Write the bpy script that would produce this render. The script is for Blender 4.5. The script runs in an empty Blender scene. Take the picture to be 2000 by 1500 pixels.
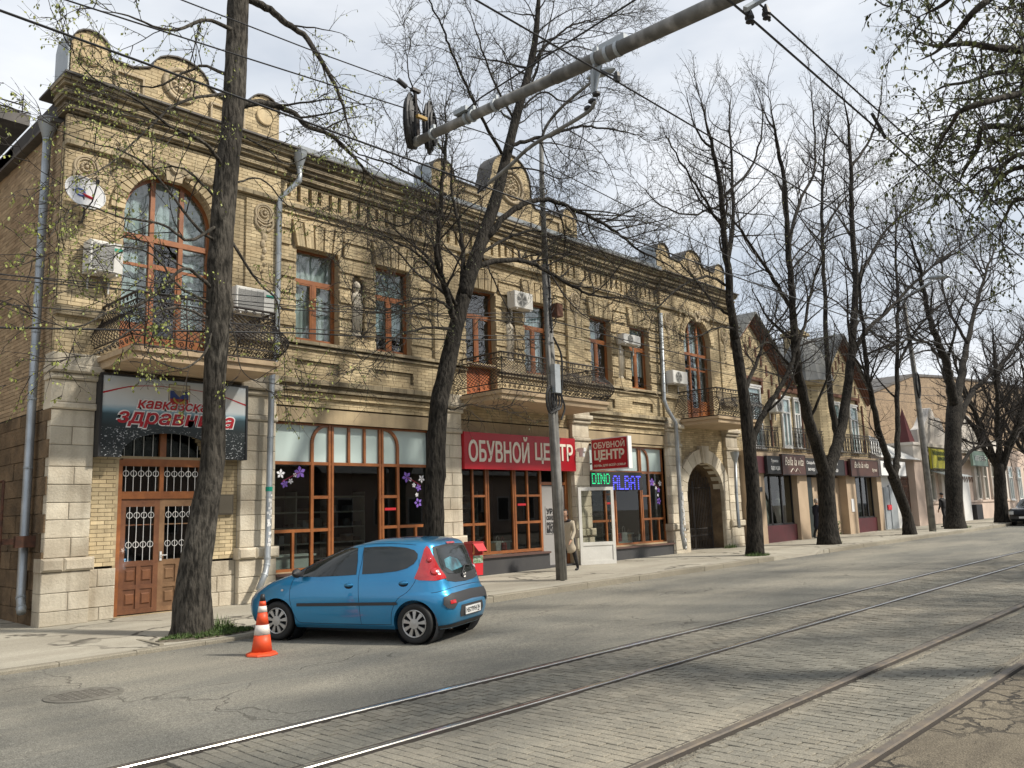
import bpy, bmesh, math, random
from mathutils import Vector, Matrix, Quaternion
from mathutils.bvhtree import BVHTree
import mathutils.geometry as mgeo
PI = math.pi
rad = math.radians
S = bpy.context.scene
COL = S.collection

# ---------------------------------------------------------------- camera
CAM_H, FPX = 1.8, 1623.6
YAW, PITCH, ROLL = 0.81000, 0.153502, -0.031193
def cam_axes():
    f = Vector((math.sin(YAW)*math.cos(PITCH), math.cos(YAW)*math.cos(PITCH), math.sin(PITCH)))
    r = Vector((math.cos(YAW), -math.sin(YAW), 0)); u = r.cross(f)
    c, s = math.cos(ROLL), math.sin(ROLL)
    return c*r+s*u, -s*r+c*u, f
CR, CU, CF = cam_axes()
cam = bpy.data.cameras.new('camera'); cam_o = bpy.data.objects.new('camera', cam); COL.objects.link(cam_o)
cam.sensor_width = 36; cam.lens = 36*FPX/2000; cam.clip_start = .05; cam.clip_end = 3000
mm = Matrix((CR, CU, -CF)).transposed().to_4x4(); mm.translation = (0, 0, CAM_H)
cam_o.matrix_world = mm
S.camera = cam_o
# survey helpers: where a sight line meets a vertical plane / the sloping street
def ray(x, y): return (x-1000)/FPX*CR-(y-750)/FPX*CU+CF
def onY(x, y, Y):
    d = ray(x, y); return Vector((0, 0, CAM_H))+d*(Y/d.y)

# ---------------------------------------------------------------- world, sun, exposure
TO_SUN = Vector((0.62, -1.0, 1.12)).normalized()
EL = math.asin(TO_SUN.z); AZ = math.atan2(TO_SUN.x, TO_SUN.y)
W = bpy.data.worlds.new('World'); S.world = W; W.use_nodes = True
nt = W.node_tree; nt.nodes.clear()
def wn(t, **k):
    n = nt.nodes.new(t)
    for a, b in k.items(): setattr(n, a, b)
    return n
sky = wn('ShaderNodeTexSky', sky_type='NISHITA', sun_disc=False, sun_elevation=EL, sun_rotation=AZ)
sky.air_density = 1.0; sky.dust_density = 2.0; sky.ozone_density = 1.5
tc = wn('ShaderNodeTexCoord'); mp = wn('ShaderNodeMapping'); mp.inputs['Scale'].default_value = (1.0, 1.0, 2.6)
nz = wn('ShaderNodeTexNoise'); nz.inputs['Scale'].default_value = 2.1; nz.inputs['Detail'].default_value = 6; nz.inputs['Roughness'].default_value = .55
nz2 = wn('ShaderNodeTexNoise'); nz2.inputs['Scale'].default_value = 2.6; nz2.inputs['Detail'].default_value = 5
rp = wn('ShaderNodeValToRGB'); rp.color_ramp.elements[0].position = .28; rp.color_ramp.elements[1].position = .62
rp.color_ramp.elements[0].color = (.72, .72, .72, 1); rp.color_ramp.elements[1].color = (1, 1, 1, 1)
rp2 = wn('ShaderNodeValToRGB'); rp2.color_ramp.elements[0].position = .36; rp2.color_ramp.elements[1].position = .6
rp2.color_ramp.elements[0].color = (5.9, 6.5, 7.3, 1); rp2.color_ramp.elements[1].color = (8.6, 8.85, 9.2, 1)
mx = wn('ShaderNodeMix', data_type='RGBA')
bg = wn('ShaderNodeBackground'); bg.inputs['Strength'].default_value = .1
out = wn('ShaderNodeOutputWorld')
L = nt.links.new
L(tc.outputs['Generated'], mp.inputs['Vector']); L(mp.outputs[0], nz.inputs['Vector']); L(mp.outputs[0], nz2.inputs['Vector'])
L(nz.outputs['Fac'], rp.inputs[0]); L(nz2.outputs['Fac'], rp2.inputs[0])
L(rp.outputs[0], mx.inputs[0]); L(sky.outputs[0], mx.inputs[6]); L(rp2.outputs[0], mx.inputs[7])
L(mx.outputs[2], bg.inputs[0]); L(bg.outputs[0], out.inputs[0])
sun = bpy.data.lights.new('sun', 'SUN'); sun_o = bpy.data.objects.new('sun', sun); COL.objects.link(sun_o)
sun.energy = 4.3; sun.angle = rad(4.0); sun.color = (1.0, .93, .82)
sun_o.rotation_euler = TO_SUN.to_track_quat('Z', 'Y').to_euler(); sun_o.location = (0, -5, 30)
S.view_settings.view_transform = 'Standard'; S.view_settings.look = 'None'
S.view_settings.gamma = 1; S.view_settings.exposure = 0.24; S.view_settings.use_curve_mapping = False
S.cycles.max_bounces = 6; S.cycles.transparent_max_bounces = 12; S.cycles.diffuse_bounces = 3
S.cycles.use_denoising = True

# ---------------------------------------------------------------- object helpers
ORG = {}
def link(o): COL.objects.link(o); return o
def setp(o, label=None, cat=None, group=None, kind=None):
    if label: o['label'] = label
    if cat: o['category'] = cat
    if group: o['group'] = group
    if kind: o['kind'] = kind
    return o
def thing(name, label, cat, loc=(0, 0, 0), rz=0, group=None, local=False):
    o = link(bpy.data.objects.new(name, None)); o.location = loc; o.rotation_euler = (0, 0, rz)
    o.empty_display_size = .2
    ORG[o.name] = Vector((0, 0, 0)) if local else Vector(loc)
    return setp(o, label, cat, group)
class MB:
    def __init__(s): s.v = []; s.f = []; s.t = []
    def add(s, vs, fs, t=0.0):
        n = len(s.v); s.v += [tuple(p) for p in vs]
        for f in fs: s.f.append(tuple(i+n for i in f)); s.t.append(t)
        return s
    def box(s, x0, x1, y0, y1, z0, z1, t=0.0, skip=''):
        vs = [(x0, y0, z0), (x1, y0, z0), (x1, y1, z0), (x0, y1, z0), (x0, y0, z1), (x1, y0, z1), (x1, y1, z1), (x0, y1, z1)]
        F = {'b': (0, 3, 2, 1), 't': (4, 5, 6, 7), 'f': (0, 1, 5, 4), 'k': (2, 3, 7, 6), 'l': (3, 0, 4, 7), 'r': (1, 2, 6, 5)}
        return s.add(vs, [F[k] for k in F if k not in skip], t)
    def prism(s, poly, y0, y1, t=0.0, ax='y', back=True):
        # poly: list of (a,b); ax y: (x,z) extruded in y; ax x: (y,z) extruded in x; ax z: (x,y) extruded in z
        n = len(poly)
        def P(a, b, c): return {'y': (a, c, b), 'x': (c, a, b), 'z': (a, b, c)}[ax]
        vs = [P(a, b, y0) for a, b in poly]+[P(a, b, y1) for a, b in poly]
        fs = [tuple(range(n))]
        if back: fs.append(tuple(range(2*n-1, n-1, -1)))
        for i in range(n):
            j = (i+1) % n; fs.append((j, i, i+n, j+n))
        return s.add(vs, fs, t)
    def bevbox(s, x0, x1, y0, y1, z0, z1, c=.012, t=0.0):
        # block with a chamfered front (toward -y)
        vs = [(x0, y1, z0), (x1, y1, z0), (x1, y1, z1), (x0, y1, z1), (x0, y0+c, z0), (x1, y0+c, z0), (x1, y0+c, z1), (x0, y0+c, z1),
              (x0+c, y0, z0+c), (x1-c, y0, z0+c), (x1-c, y0, z1-c), (x0+c, y0, z1-c)]
        fs = [(8, 9, 10, 11), (4, 5, 9, 8), (5, 6, 10, 9), (6, 7, 11, 10), (7, 4, 8, 11), (0, 1, 5, 4), (1, 2, 6, 5), (2, 3, 7, 6), (3, 0, 4, 7)]
        return s.add(vs, fs, t)
    def tube(s, path, rr, n=8, cap=True, t=0.0):
        path = [Vector(p) for p in path]; k = len(path)
        if k < 2: return s
        if not hasattr(rr, '__len__'): rr = [rr]*k
        d = (path[1]-path[0]).normalized()
        a = Vector((0, 0, 1)) if abs(d.z) < .9 else Vector((1, 0, 0))
        u = d.cross(a).normalized(); n0 = len(s.v)
        cs = [(math.cos(2*PI*i/n), math.sin(2*PI*i/n)) for i in range(n)]
        for i in range(k):
            if i == 0: dd = d
            elif i == k-1: dd = (path[i]-path[i-1]).normalized()
            else:
                dd = (path[i+1]-path[i-1])
                dd = dd.normalized() if dd.length > 1e-9 else d
            u = (u-dd*u.dot(dd))
            u = u.normalized() if u.length > 1e-6 else dd.orthogonal().normalized()
            w = dd.cross(u); p = path[i]; r = rr[i]
            for c, q in cs:
                s.v.append((p.x+(u.x*c+w.x*q)*r, p.y+(u.y*c+w.y*q)*r, p.z+(u.z*c+w.z*q)*r))
        for i in range(k-1):
            b = n0+i*n
            for j in range(n):
                j2 = (j+1) % n
                s.f.append((b+j, b+j2, b+n+j2, b+n+j)); s.t.append(t)
        if cap:
            s.f.append(tuple(n0+j for j in range(n-1, -1, -1))); s.t.append(t)
            s.f.append(tuple(n0+(k-1)*n+j for j in range(n))); s.t.append(t)
        return s
    def lathe(s, prof, c=(0, 0, 0), n=20, ax='z', t=0.0, cap=True):
        n0 = len(s.v); c = Vector(c)
        for r, h in prof:
            for i in range(n):
                a = 2*PI*i/n; x, y = r*math.cos(a), r*math.sin(a)
                p = {'z': (x, y, h), 'y': (x, h, y), 'x': (h, x, y)}[ax]
                s.v.append(tuple(c+Vector(p)))
        for i in range(len(prof)-1):
            for j in range(n):
                j2 = (j+1) % n; b = n0+i*n
                f = (b+j, b+j2, b+n+j2, b+n+j)
                s.f.append(f if ax != 'y' else f[::-1]); s.t.append(t)
        for i, rev in ((0, 1), (len(prof)-1, 0)):
            if cap and prof[i][0] > 1e-4:
                f = [n0+i*n+j for j in range(n)]
                s.f.append(tuple(f[::-1] if rev else f)); s.t.append(t)
        return s
    def xf(s, M):
        s.v = [tuple(M @ Vector(p)) for p in s.v]; return s
    def merge(s, o):
        n = len(s.v); s.v += o.v; s.f += [tuple(i+n for i in f) for f in o.f]; s.t += o.t; return s
    def mesh(s, name, mat, off=None, smooth=False):
        me = bpy.data.meshes.new(name)
        v = s.v if off is None else [(p[0]-off.x, p[1]-off.y, p[2]-off.z) for p in s.v]
        me.from_pydata(v, [], s.f)
        if any(s.t):
            at = me.attributes.new('tint', 'FLOAT', 'FACE'); at.data.foreach_set('value', s.t)
        if mat: me.materials.append(mat)
        if smooth: me.polygons.foreach_set('use_smooth', [True]*len(me.polygons))
        me.update(); return me
    def build(s, name, mat, parent=None, smooth=False, **kw):
        off = ORG.get(parent.name) if parent else None
        o = link(bpy.data.objects.new(name, s.mesh(name, mat, off, smooth)))
        if parent: o.parent = parent; ORG[o.name] = off if off is not None else Vector((0, 0, 0))
        return setp(o, **kw)
def top(mb, name, mat, label, cat, group=None, smooth=False, kind=None):
    # a thing that is one mesh; origin moved to its own base
    xs = [p[0] for p in mb.v]; ys = [p[1] for p in mb.v]; zs = [p[2] for p in mb.v]
    off = Vector(((min(xs)+max(xs))/2, (min(ys)+max(ys))/2, min(zs)))
    o = link(bpy.data.objects.new(name, mb.mesh(name, mat, off, smooth))); o.location = off; ORG[o.name] = off
    return setp(o, label, cat, group, kind)
def shared(name, me, loc, parent, rot=None, scale=None):
    o = link(bpy.data.objects.new(name, me)); o.parent = parent
    off = ORG.get(parent.name, Vector((0, 0, 0))); o.location = Vector(loc)-off
    if rot: o.rotation_euler = rot
    if scale: o.scale = scale
    return o
def copy_tree(o, parent=None):
    c = o.copy(); link(c); c.parent = parent
    for ch in list(o.children): copy_tree(ch, c)
    return c
def spline(P, m=6):
    P = [Vector(p) for p in P]; out = []
    if len(P) < 3: return [P[0].lerp(P[-1], i/m) for i in range(m+1)]
    Q = [P[0]*2-P[1]]+P+[P[-1]*2-P[-2]]
    for i in range(1, len(Q)-2):
        a, b, c, d = Q[i-1], Q[i], Q[i+1], Q[i+2]
        for k in range(m):
            t = k/m
            out.append(.5*((2*b)+(c-a)*t+(2*a-5*b+4*c-d)*t*t+(3*b-a-3*c+d)*t**3))
    out.append(P[-1]); return out
def split_mb(mb):
    p = list(range(len(mb.v)))
    def fd(a):
        while p[a] != a: p[a] = p[p[a]]; a = p[a]
        return a
    for f in mb.f:
        r = fd(f[0])
        for i in f[1:]: p[fd(i)] = r
    g = {}
    for f, t in zip(mb.f, mb.t): g.setdefault(fd(f[0]), []).append((f, t))
    out = []
    for k in g:
        idx = sorted({i for f, t in g[k] for i in f}); mp = {i: j for j, i in enumerate(idx)}; m = MB(); m.v = [mb.v[i] for i in idx]; m.f = [tuple(mp[i] for i in f) for f, t in g[k]]; m.t = [t for f, t in g[k]]; out.append(m)
    return out
def build_each(mb, name, mat, parent, **k):
    for m in split_mb(mb): m.build(name, mat, parent, **k)
def gz(x): return .006*(min(max(x, -60), 170)-5)

# ---------------------------------------------------------------- lettering (made first, while the scene is small)
def text_mb(s, w, h, depth=.006, shear=0, bold=0, res=3):
    """flat letters as an MB in the x,z plane, fitted to w x h, lower left corner at 0,0, raised by depth toward -y"""
    cu = bpy.data.curves.new('lettering', 'FONT'); cu.body = s; cu.resolution_u = res; cu.extrude = 0; cu.offset = bold
    cu.shear = shear; cu.size = 1
    o = bpy.data.objects.new('lettering', cu); COL.objects.link(o)
    dg = bpy.context.evaluated_depsgraph_get(); dg.update()
    me = bpy.data.meshes.new_from_object(o.evaluated_get(dg))
    vs = [v.co.copy() for v in me.vertices]; fs = [tuple(p.vertices) for p in me.polygons]
    bpy.data.objects.remove(o); bpy.data.curves.remove(cu); bpy.data.meshes.remove(me)
    mb = MB()
    if not vs: return mb
    x0 = min(v.x for v in vs); x1 = max(v.x for v in vs); y0 = min(v.y for v in vs); y1 = max(v.y for v in vs)
    sx = w/(x1-x0); sy = h/(y1-y0)
    P = [((v.x-x0)*sx, -depth, (v.y-y0)*sy) for v in vs]
    mb.add(P, fs)
    # side walls along open edges
    cnt = {}
    for f in fs:
        for i in range(len(f)):
            a, b = f[i], f[(i+1) % len(f)]; cnt[(a, b)] = 1
    for (a, b) in cnt:
        if (b, a) not in cnt:
            pa, pb = P[a], P[b]
            mb.add([pa, pb, (pb[0], 0, pb[2]), (pa[0], 0, pa[2])], [(0, 3, 2, 1)])
    return mb
def place(mb, o, ux=Vector((1, 0, 0)), uz=Vector((0, 0, 1))):
    """map local x,y,z to axes ux, (uz x ux), uz at o"""
    ux = Vector(ux).normalized(); uz = Vector(uz).normalized(); uy = uz.cross(ux)
    M = Matrix((ux, uy, uz)).transposed().to_4x4(); M.translation = Vector(o)
    return mb.xf(M)

# ---------------------------------------------------------------- materials
def mat(name, col, rough=.8, metal=0., col2=None, scale=1.5, fine=.12, fscale=40., bump=.0, bscale=60., tint=.2,
        orand=0., coat=0., spec=.5, stain=None, stscale=.7, stamt=.5, coords='pos', alpha=None, emit=None, estr=0, lo=.35, hi=.65, streak=None):
    m = bpy.data.materials.new(name); m.use_nodes = True; nt = m.node_tree; N = nt.nodes; L = nt.links.new
    b = N['Principled BSDF']
    b.inputs['Roughness'].default_value = rough; b.inputs['Metallic'].default_value = metal
    b.inputs['Coat Weight'].default_value = coat; b.inputs['Coat Roughness'].default_value = .04
    b.inputs['Specular IOR Level'].default_value = spec
    if emit: b.inputs['Emission Color'].default_value = (*emit, 1); b.inputs['Emission Strength'].default_value = estr
    if coords == 'pos': vec = N.new('ShaderNodeNewGeometry').outputs['Position']
    else: vec = N.new('ShaderNodeTexCoord').outputs['Object']
    def noise(sc, det=4, v=None):
        n = N.new('ShaderNodeTexNoise'); n.inputs['Scale'].default_value = sc; n.inputs['Detail'].default_value = det
        L(v or vec, n.inputs['Vector']); return n.outputs['Fac']
    def ramp(f, a, c):
        r = N.new('ShaderNodeMapRange'); r.inputs['From Min'].default_value = a; r.inputs['From Max'].default_value = c
        L(f, r.inputs['Value']); return r.outputs['Result']
    def mix(f, a, c, mode='MIX'):
        x = N.new('ShaderNodeMix'); x.data_type = 'RGBA'; x.blend_type = mode
        for s, i in ((f, 0), (a, 6), (c, 7)):
            if hasattr(s, 'default_value') or hasattr(s, 'links'): L(s, x.inputs[i])
            elif isinstance(s, tuple): x.inputs[i].default_value = (*s[:3], 1)
            else: x.inputs[i].default_value = s
        return x.outputs[2]
    def math_(op, a, c):
        x = N.new('ShaderNodeMath'); x.operation = op
        for s, i in ((a, 0), (c, 1)):
            if hasattr(s, 'links'): L(s, x.inputs[i])
            else: x.inputs[i].default_value = s
        return x.outputs[0]
    c = tuple(col)
    if col2: c = mix(ramp(noise(scale, 5), lo, hi), c, tuple(col2))
    if stain:
        c = mix(math_('MULTIPLY', ramp(noise(stscale, 6), .45, .7), stamt), c, tuple(stain))
    if streak:
        mpn = N.new('ShaderNodeMapping'); mpn.inputs['Scale'].default_value = (3, 3, .25); L(vec, mpn.inputs['Vector'])
        c = mix(math_('MULTIPLY', ramp(noise(2.0, 4, mpn.outputs[0]), .5, .75), streak[3]), c, tuple(streak[:3]))
    g = math_('ADD', 1-fine, math_('MULTIPLY', noise(fscale, 2), 2*fine))
    if tint:
        at = N.new('ShaderNodeAttribute'); at.attribute_name = 'tint'
        g = math_('MULTIPLY', g, math_('ADD', 1, math_('MULTIPLY', at.outputs['Fac'], tint)))
    if orand:
        oi = N.new('ShaderNodeObjectInfo')
        g = math_('MULTIPLY', g, math_('ADD', 1-orand, math_('MULTIPLY', oi.outputs['Random'], 2*orand)))
    vm = N.new('ShaderNodeVectorMath'); vm.operation = 'SCALE'
    if isinstance(c, tuple): vm.inputs[0].default_value = c[:3]
    else: L(c, vm.inputs[0])
    L(g, vm.inputs['Scale']); L(vm.outputs[0], b.inputs['Base Color'])
    if bump:
        bn = N.new('ShaderNodeBump'); bn.inputs['Strength'].default_value = 1; bn.inputs['Distance'].default_value = bump
        L(noise(bscale, 5), bn.inputs['Height']); L(bn.outputs[0], b.inputs['Normal'])
    return m
def glass_mat(name, tintc=(.75, .8, .8), dark=.5, ior=1.5, rough=0.0, wob=0.0):
    m = bpy.data.materials.new(name); m.use_nodes = True; nt = m.node_tree; N = nt.nodes; L = nt.links.new
    N.remove(N['Principled BSDF']); o = N['Material Output']
    t = N.new('ShaderNodeBsdfTransparent'); t.inputs[0].default_value = tuple(c*dark for c in tintc)+(1,)
    g = N.new('ShaderNodeBsdfGlossy'); g.inputs['Roughness'].default_value = rough; g.inputs[0].default_value = (1, 1, 1, 1)
    f = N.new('ShaderNodeFresnel'); f.inputs[0].default_value = ior
    if wob:
        n = N.new('ShaderNodeTexNoise'); n.inputs['Scale'].default_value = 1.7; n.inputs['Detail'].default_value = 2
        ge = N.new('ShaderNodeNewGeometry'); L(ge.outputs['Position'], n.inputs['Vector'])
        bp = N.new('ShaderNodeBump'); bp.inputs['Distance'].default_value = wob; L(n.outputs['Fac'], bp.inputs['Height']); L(bp.outputs[0], g.inputs['Normal'])
    gb = N.new('ShaderNodeNewGeometry'); iv = N.new('ShaderNodeMath'); iv.operation = 'SUBTRACT'; iv.inputs[0].default_value = 1; L(gb.outputs['Backfacing'], iv.inputs[1])
    mu = N.new('ShaderNodeMath'); mu.operation = 'MULTIPLY'; L(f.outputs[0], mu.inputs[0]); L(iv.outputs[0], mu.inputs[1])
    mx = N.new('ShaderNodeMixShader'); L(mu.outputs[0], mx.inputs[0]); L(t.outputs[0], mx.inputs[1]); L(g.outputs[0], mx.inputs[2]); L(mx.outputs[0], o.inputs[0])
    return m
M = {}
M['brick'] = mat('yellow_brick', (.61, .50, .315), .9, col2=(.53, .42, .255), scale=2.2, stain=(.24, .19, .12), stscale=.55, stamt=.5, fine=.14, fscale=55, bump=.004, bscale=70, tint=.24, orand=.12, spec=.25, streak=(.20, .16, .11, .4))
M['brick_dirty'] = mat('weathered_brick', (.44, .365, .24), .92, col2=(.31, .26, .175), scale=1.6, stain=(.12, .10, .075), stscale=1.1, stamt=.75, fine=.16, bump=.004, bscale=60, tint=.25, spec=.2, streak=(.10, .085, .06, .7))
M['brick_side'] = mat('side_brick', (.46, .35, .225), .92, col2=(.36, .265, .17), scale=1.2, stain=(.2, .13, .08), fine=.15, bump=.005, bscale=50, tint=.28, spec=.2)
M['mortar'] = mat('mortar', (.25, .205, .135), .95, col2=(.17, .14, .095), scale=3, bump=.003, spec=.2)
M['stone'] = mat('shell_limestone', (.62, .565, .455), .9, col2=(.53, .47, .365), scale=1.8, stain=(.26, .21, .15), stscale=1.3, stamt=.6, fine=.14, fscale=34, bump=.012, bscale=26, tint=.14, orand=.08, spec=.25, streak=(.24, .195, .14, .45))
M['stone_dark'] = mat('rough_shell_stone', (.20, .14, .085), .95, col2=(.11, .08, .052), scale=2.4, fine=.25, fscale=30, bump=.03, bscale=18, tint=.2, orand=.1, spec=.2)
M['plaster'] = mat('ochre_plaster', (.42, .33, .20), .85, col2=(.35, .27, .165), scale=1.4, stain=(.22, .17, .11), stamt=.45, bump=.002, bscale=50, streak=(.2, .16, .11, .5))
M['soffit'] = mat('painted_concrete', (.50, .38, .24), .85, col2=(.42, .31, .2), scale=1.2, stain=(.28, .2, .13), bump=.002, streak=(.24, .18, .12, .3))
M['orn'] = mat('moulded_plaster', (.45, .37, .25), .85, col2=(.36, .29, .19), scale=4, fine=.2, bump=.006, bscale=40)
M['zinc'] = mat('zinc_sheet', (.38, .41, .43), .55, .35, col2=(.30, .33, .35), scale=2, bump=.001)
M['roofdark'] = mat('dark_roof_sheet', (.075, .07, .065), .7, .2, col2=(.12, .11, .10), scale=3)
M['roofgrey'] = mat('grey_roof', (.22, .225, .22), .8, col2=(.15, .155, .155), scale=1.2, stain=(.1, .1, .08))
M['pipe'] = mat('galvanised_pipe', (.42, .45, .47), .42, .55, col2=(.32, .345, .36), scale=3, fine=.08, bump=.001)
M['wood'] = mat('varnished_wood', (.30, .105, .028), .42, col2=(.22, .072, .02), scale=5, fine=.18, fscale=22, coat=.25, tint=.2, bump=.001)
M['wood_door'] = mat('brown_door_wood', (.19, .075, .03), .5, col2=(.13, .05, .022), scale=4, fine=.25, fscale=18, coat=.15, tint=.2, bump=.001)
M['wood_worn'] = mat('worn_door_wood', (.26, .15, .075), .7, col2=(.18, .095, .045), scale=3, fine=.25, fscale=16, bump=.001)
M['glass'] = glass_mat('shop_glass', (.8, .84, .82), .9, 1.55)
M['glass_up'] = glass_mat('upper_window_glass', (.88, .95, .96), .92, 2.1, wob=.004)
M['frosted'] = mat('frosted_film', (.50, .60, .58), .25, col2=(.46, .56, .54), scale=.6, fine=.02, spec=.7)
M['curtain'] = mat('white_curtain', (.70, .70, .67), .9, col2=(.58, .58, .56), scale=1.5, fine=.05)
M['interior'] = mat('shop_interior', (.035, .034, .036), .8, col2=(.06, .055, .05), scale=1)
M['iron'] = mat('black_iron', (.028, .025, .024), .55, .3, col2=(.05, .04, .034), scale=9)
M['rust'] = mat('rusty_iron', (.11, .045, .025), .75, .2, col2=(.06, .03, .02), scale=8, bump=.001)
M['white_bar'] = mat('white_painted_bar', (.72, .72, .70), .5)
M['white_pl'] = mat('white_plastic', (.70, .69, .65), .45, col2=(.62, .61, .57), scale=3)
M['grey_pl'] = mat('grey_louvre', (.25, .25, .24), .5, fine=.2)
M['green'] = mat('green_trim', (.0, .28, .19), .5)
M['red_sign'] = mat('red_sign_film', (.42, .008, .018), .35, col2=(.36, .007, .016), scale=1, fine=.03)
M['red_bar'] = mat('red_bar', (.55, .02, .03), .4)
M['cream'] = mat('cream_letters', (.74, .68, .58), .5, fine=.05)
M['white'] = mat('white_paint', (.78, .78, .77), .45, fine=.04)
M['grey_panel'] = mat('grey_black_plinth', (.042, .042, .045), .5, col2=(.055, .054, .055), scale=2, bump=.001)
M['sillbrown'] = mat('brown_sill', (.10, .055, .045), .5)
M['dark'] = mat('dark_plastic', (.02, .02, .022), .5)
M['black'] = mat('black_rubber', (.012, .012, .012), .7)
M['pole'] = mat('galvanised_pole', (.19, .185, .17), .65, .1, col2=(.10, .098, .09), scale=5, fine=.2, bump=.002, streak=(.45, .44, .42, .6))
M['cable'] = mat('black_cable', (.012, .012, .013), .6)
M['herm'] = mat('pale_relief_plaster', (.66, .60, .49), .85, col2=(.54, .48, .38), scale=6, bump=.004)
def bark(name, a, b2, c3):
    m = mat(name, a, .95, col2=b2, scale=2.5, stain=c3, stscale=1.2, stamt=.6, fine=.3, fscale=30, spec=.2)
    nt = m.node_tree; N = nt.nodes; L = nt.links.new; bs = N['Principled BSDF']
    g = N.new('ShaderNodeNewGeometry'); mp = N.new('ShaderNodeMapping'); mp.inputs['Scale'].default_value = (20, 20, 5.5); L(g.outputs['Position'], mp.inputs['Vector'])
    n = N.new('ShaderNodeTexNoise'); n.inputs['Scale'].default_value = 1; n.inputs['Detail'].default_value = 5; L(mp.outputs[0], n.inputs['Vector'])
    bn = N.new('ShaderNodeBump'); bn.inputs['Distance'].default_value = .05; bn.inputs['Strength'].default_value = 1; L(n.outputs['Fac'], bn.inputs['Height']); L(bn.outputs[0], bs.inputs['Normal'])
    src = bs.inputs['Base Color'].links[0].from_socket; r = N.new('ShaderNodeMapRange'); r.inputs[1].default_value = .38; r.inputs[2].default_value = .56; r.inputs[3].default_value = .38; r.inputs[4].default_value = 1.15; L(n.outputs['Fac'], r.inputs[0])
    v = N.new('ShaderNodeVectorMath'); v.operation = 'SCALE'; L(src, v.inputs[0]); L(r.outputs[0], v.inputs['Scale']); L(v.outputs[0], bs.inputs['Base Color'])
    return m
M['bark'] = bark('linden_bark', (.072, .064, .053), (.038, .034, .028), (.105, .096, .080))
M['bark2'] = bark('dark_bark', (.034, .030, .025), (.018, .016, .013), (.052, .046, .038))
M['twig'] = mat('twig_bark', (.040, .033, .027), .95, col2=(.024, .020, .017), scale=2)
M['leaf'] = mat('young_leaf', (.16, .19, .035), .6, col2=(.24, .25, .06), scale=3, tint=.4)
M['leaf2'] = mat('dark_young_leaf', (.075, .095, .03), .6, col2=(.13, .14, .035), scale=3, tint=.4)
M['grass'] = mat('grass_blade', (.05, .10, .018), .7, col2=(.08, .12, .03), scale=6, tint=.5)
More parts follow.
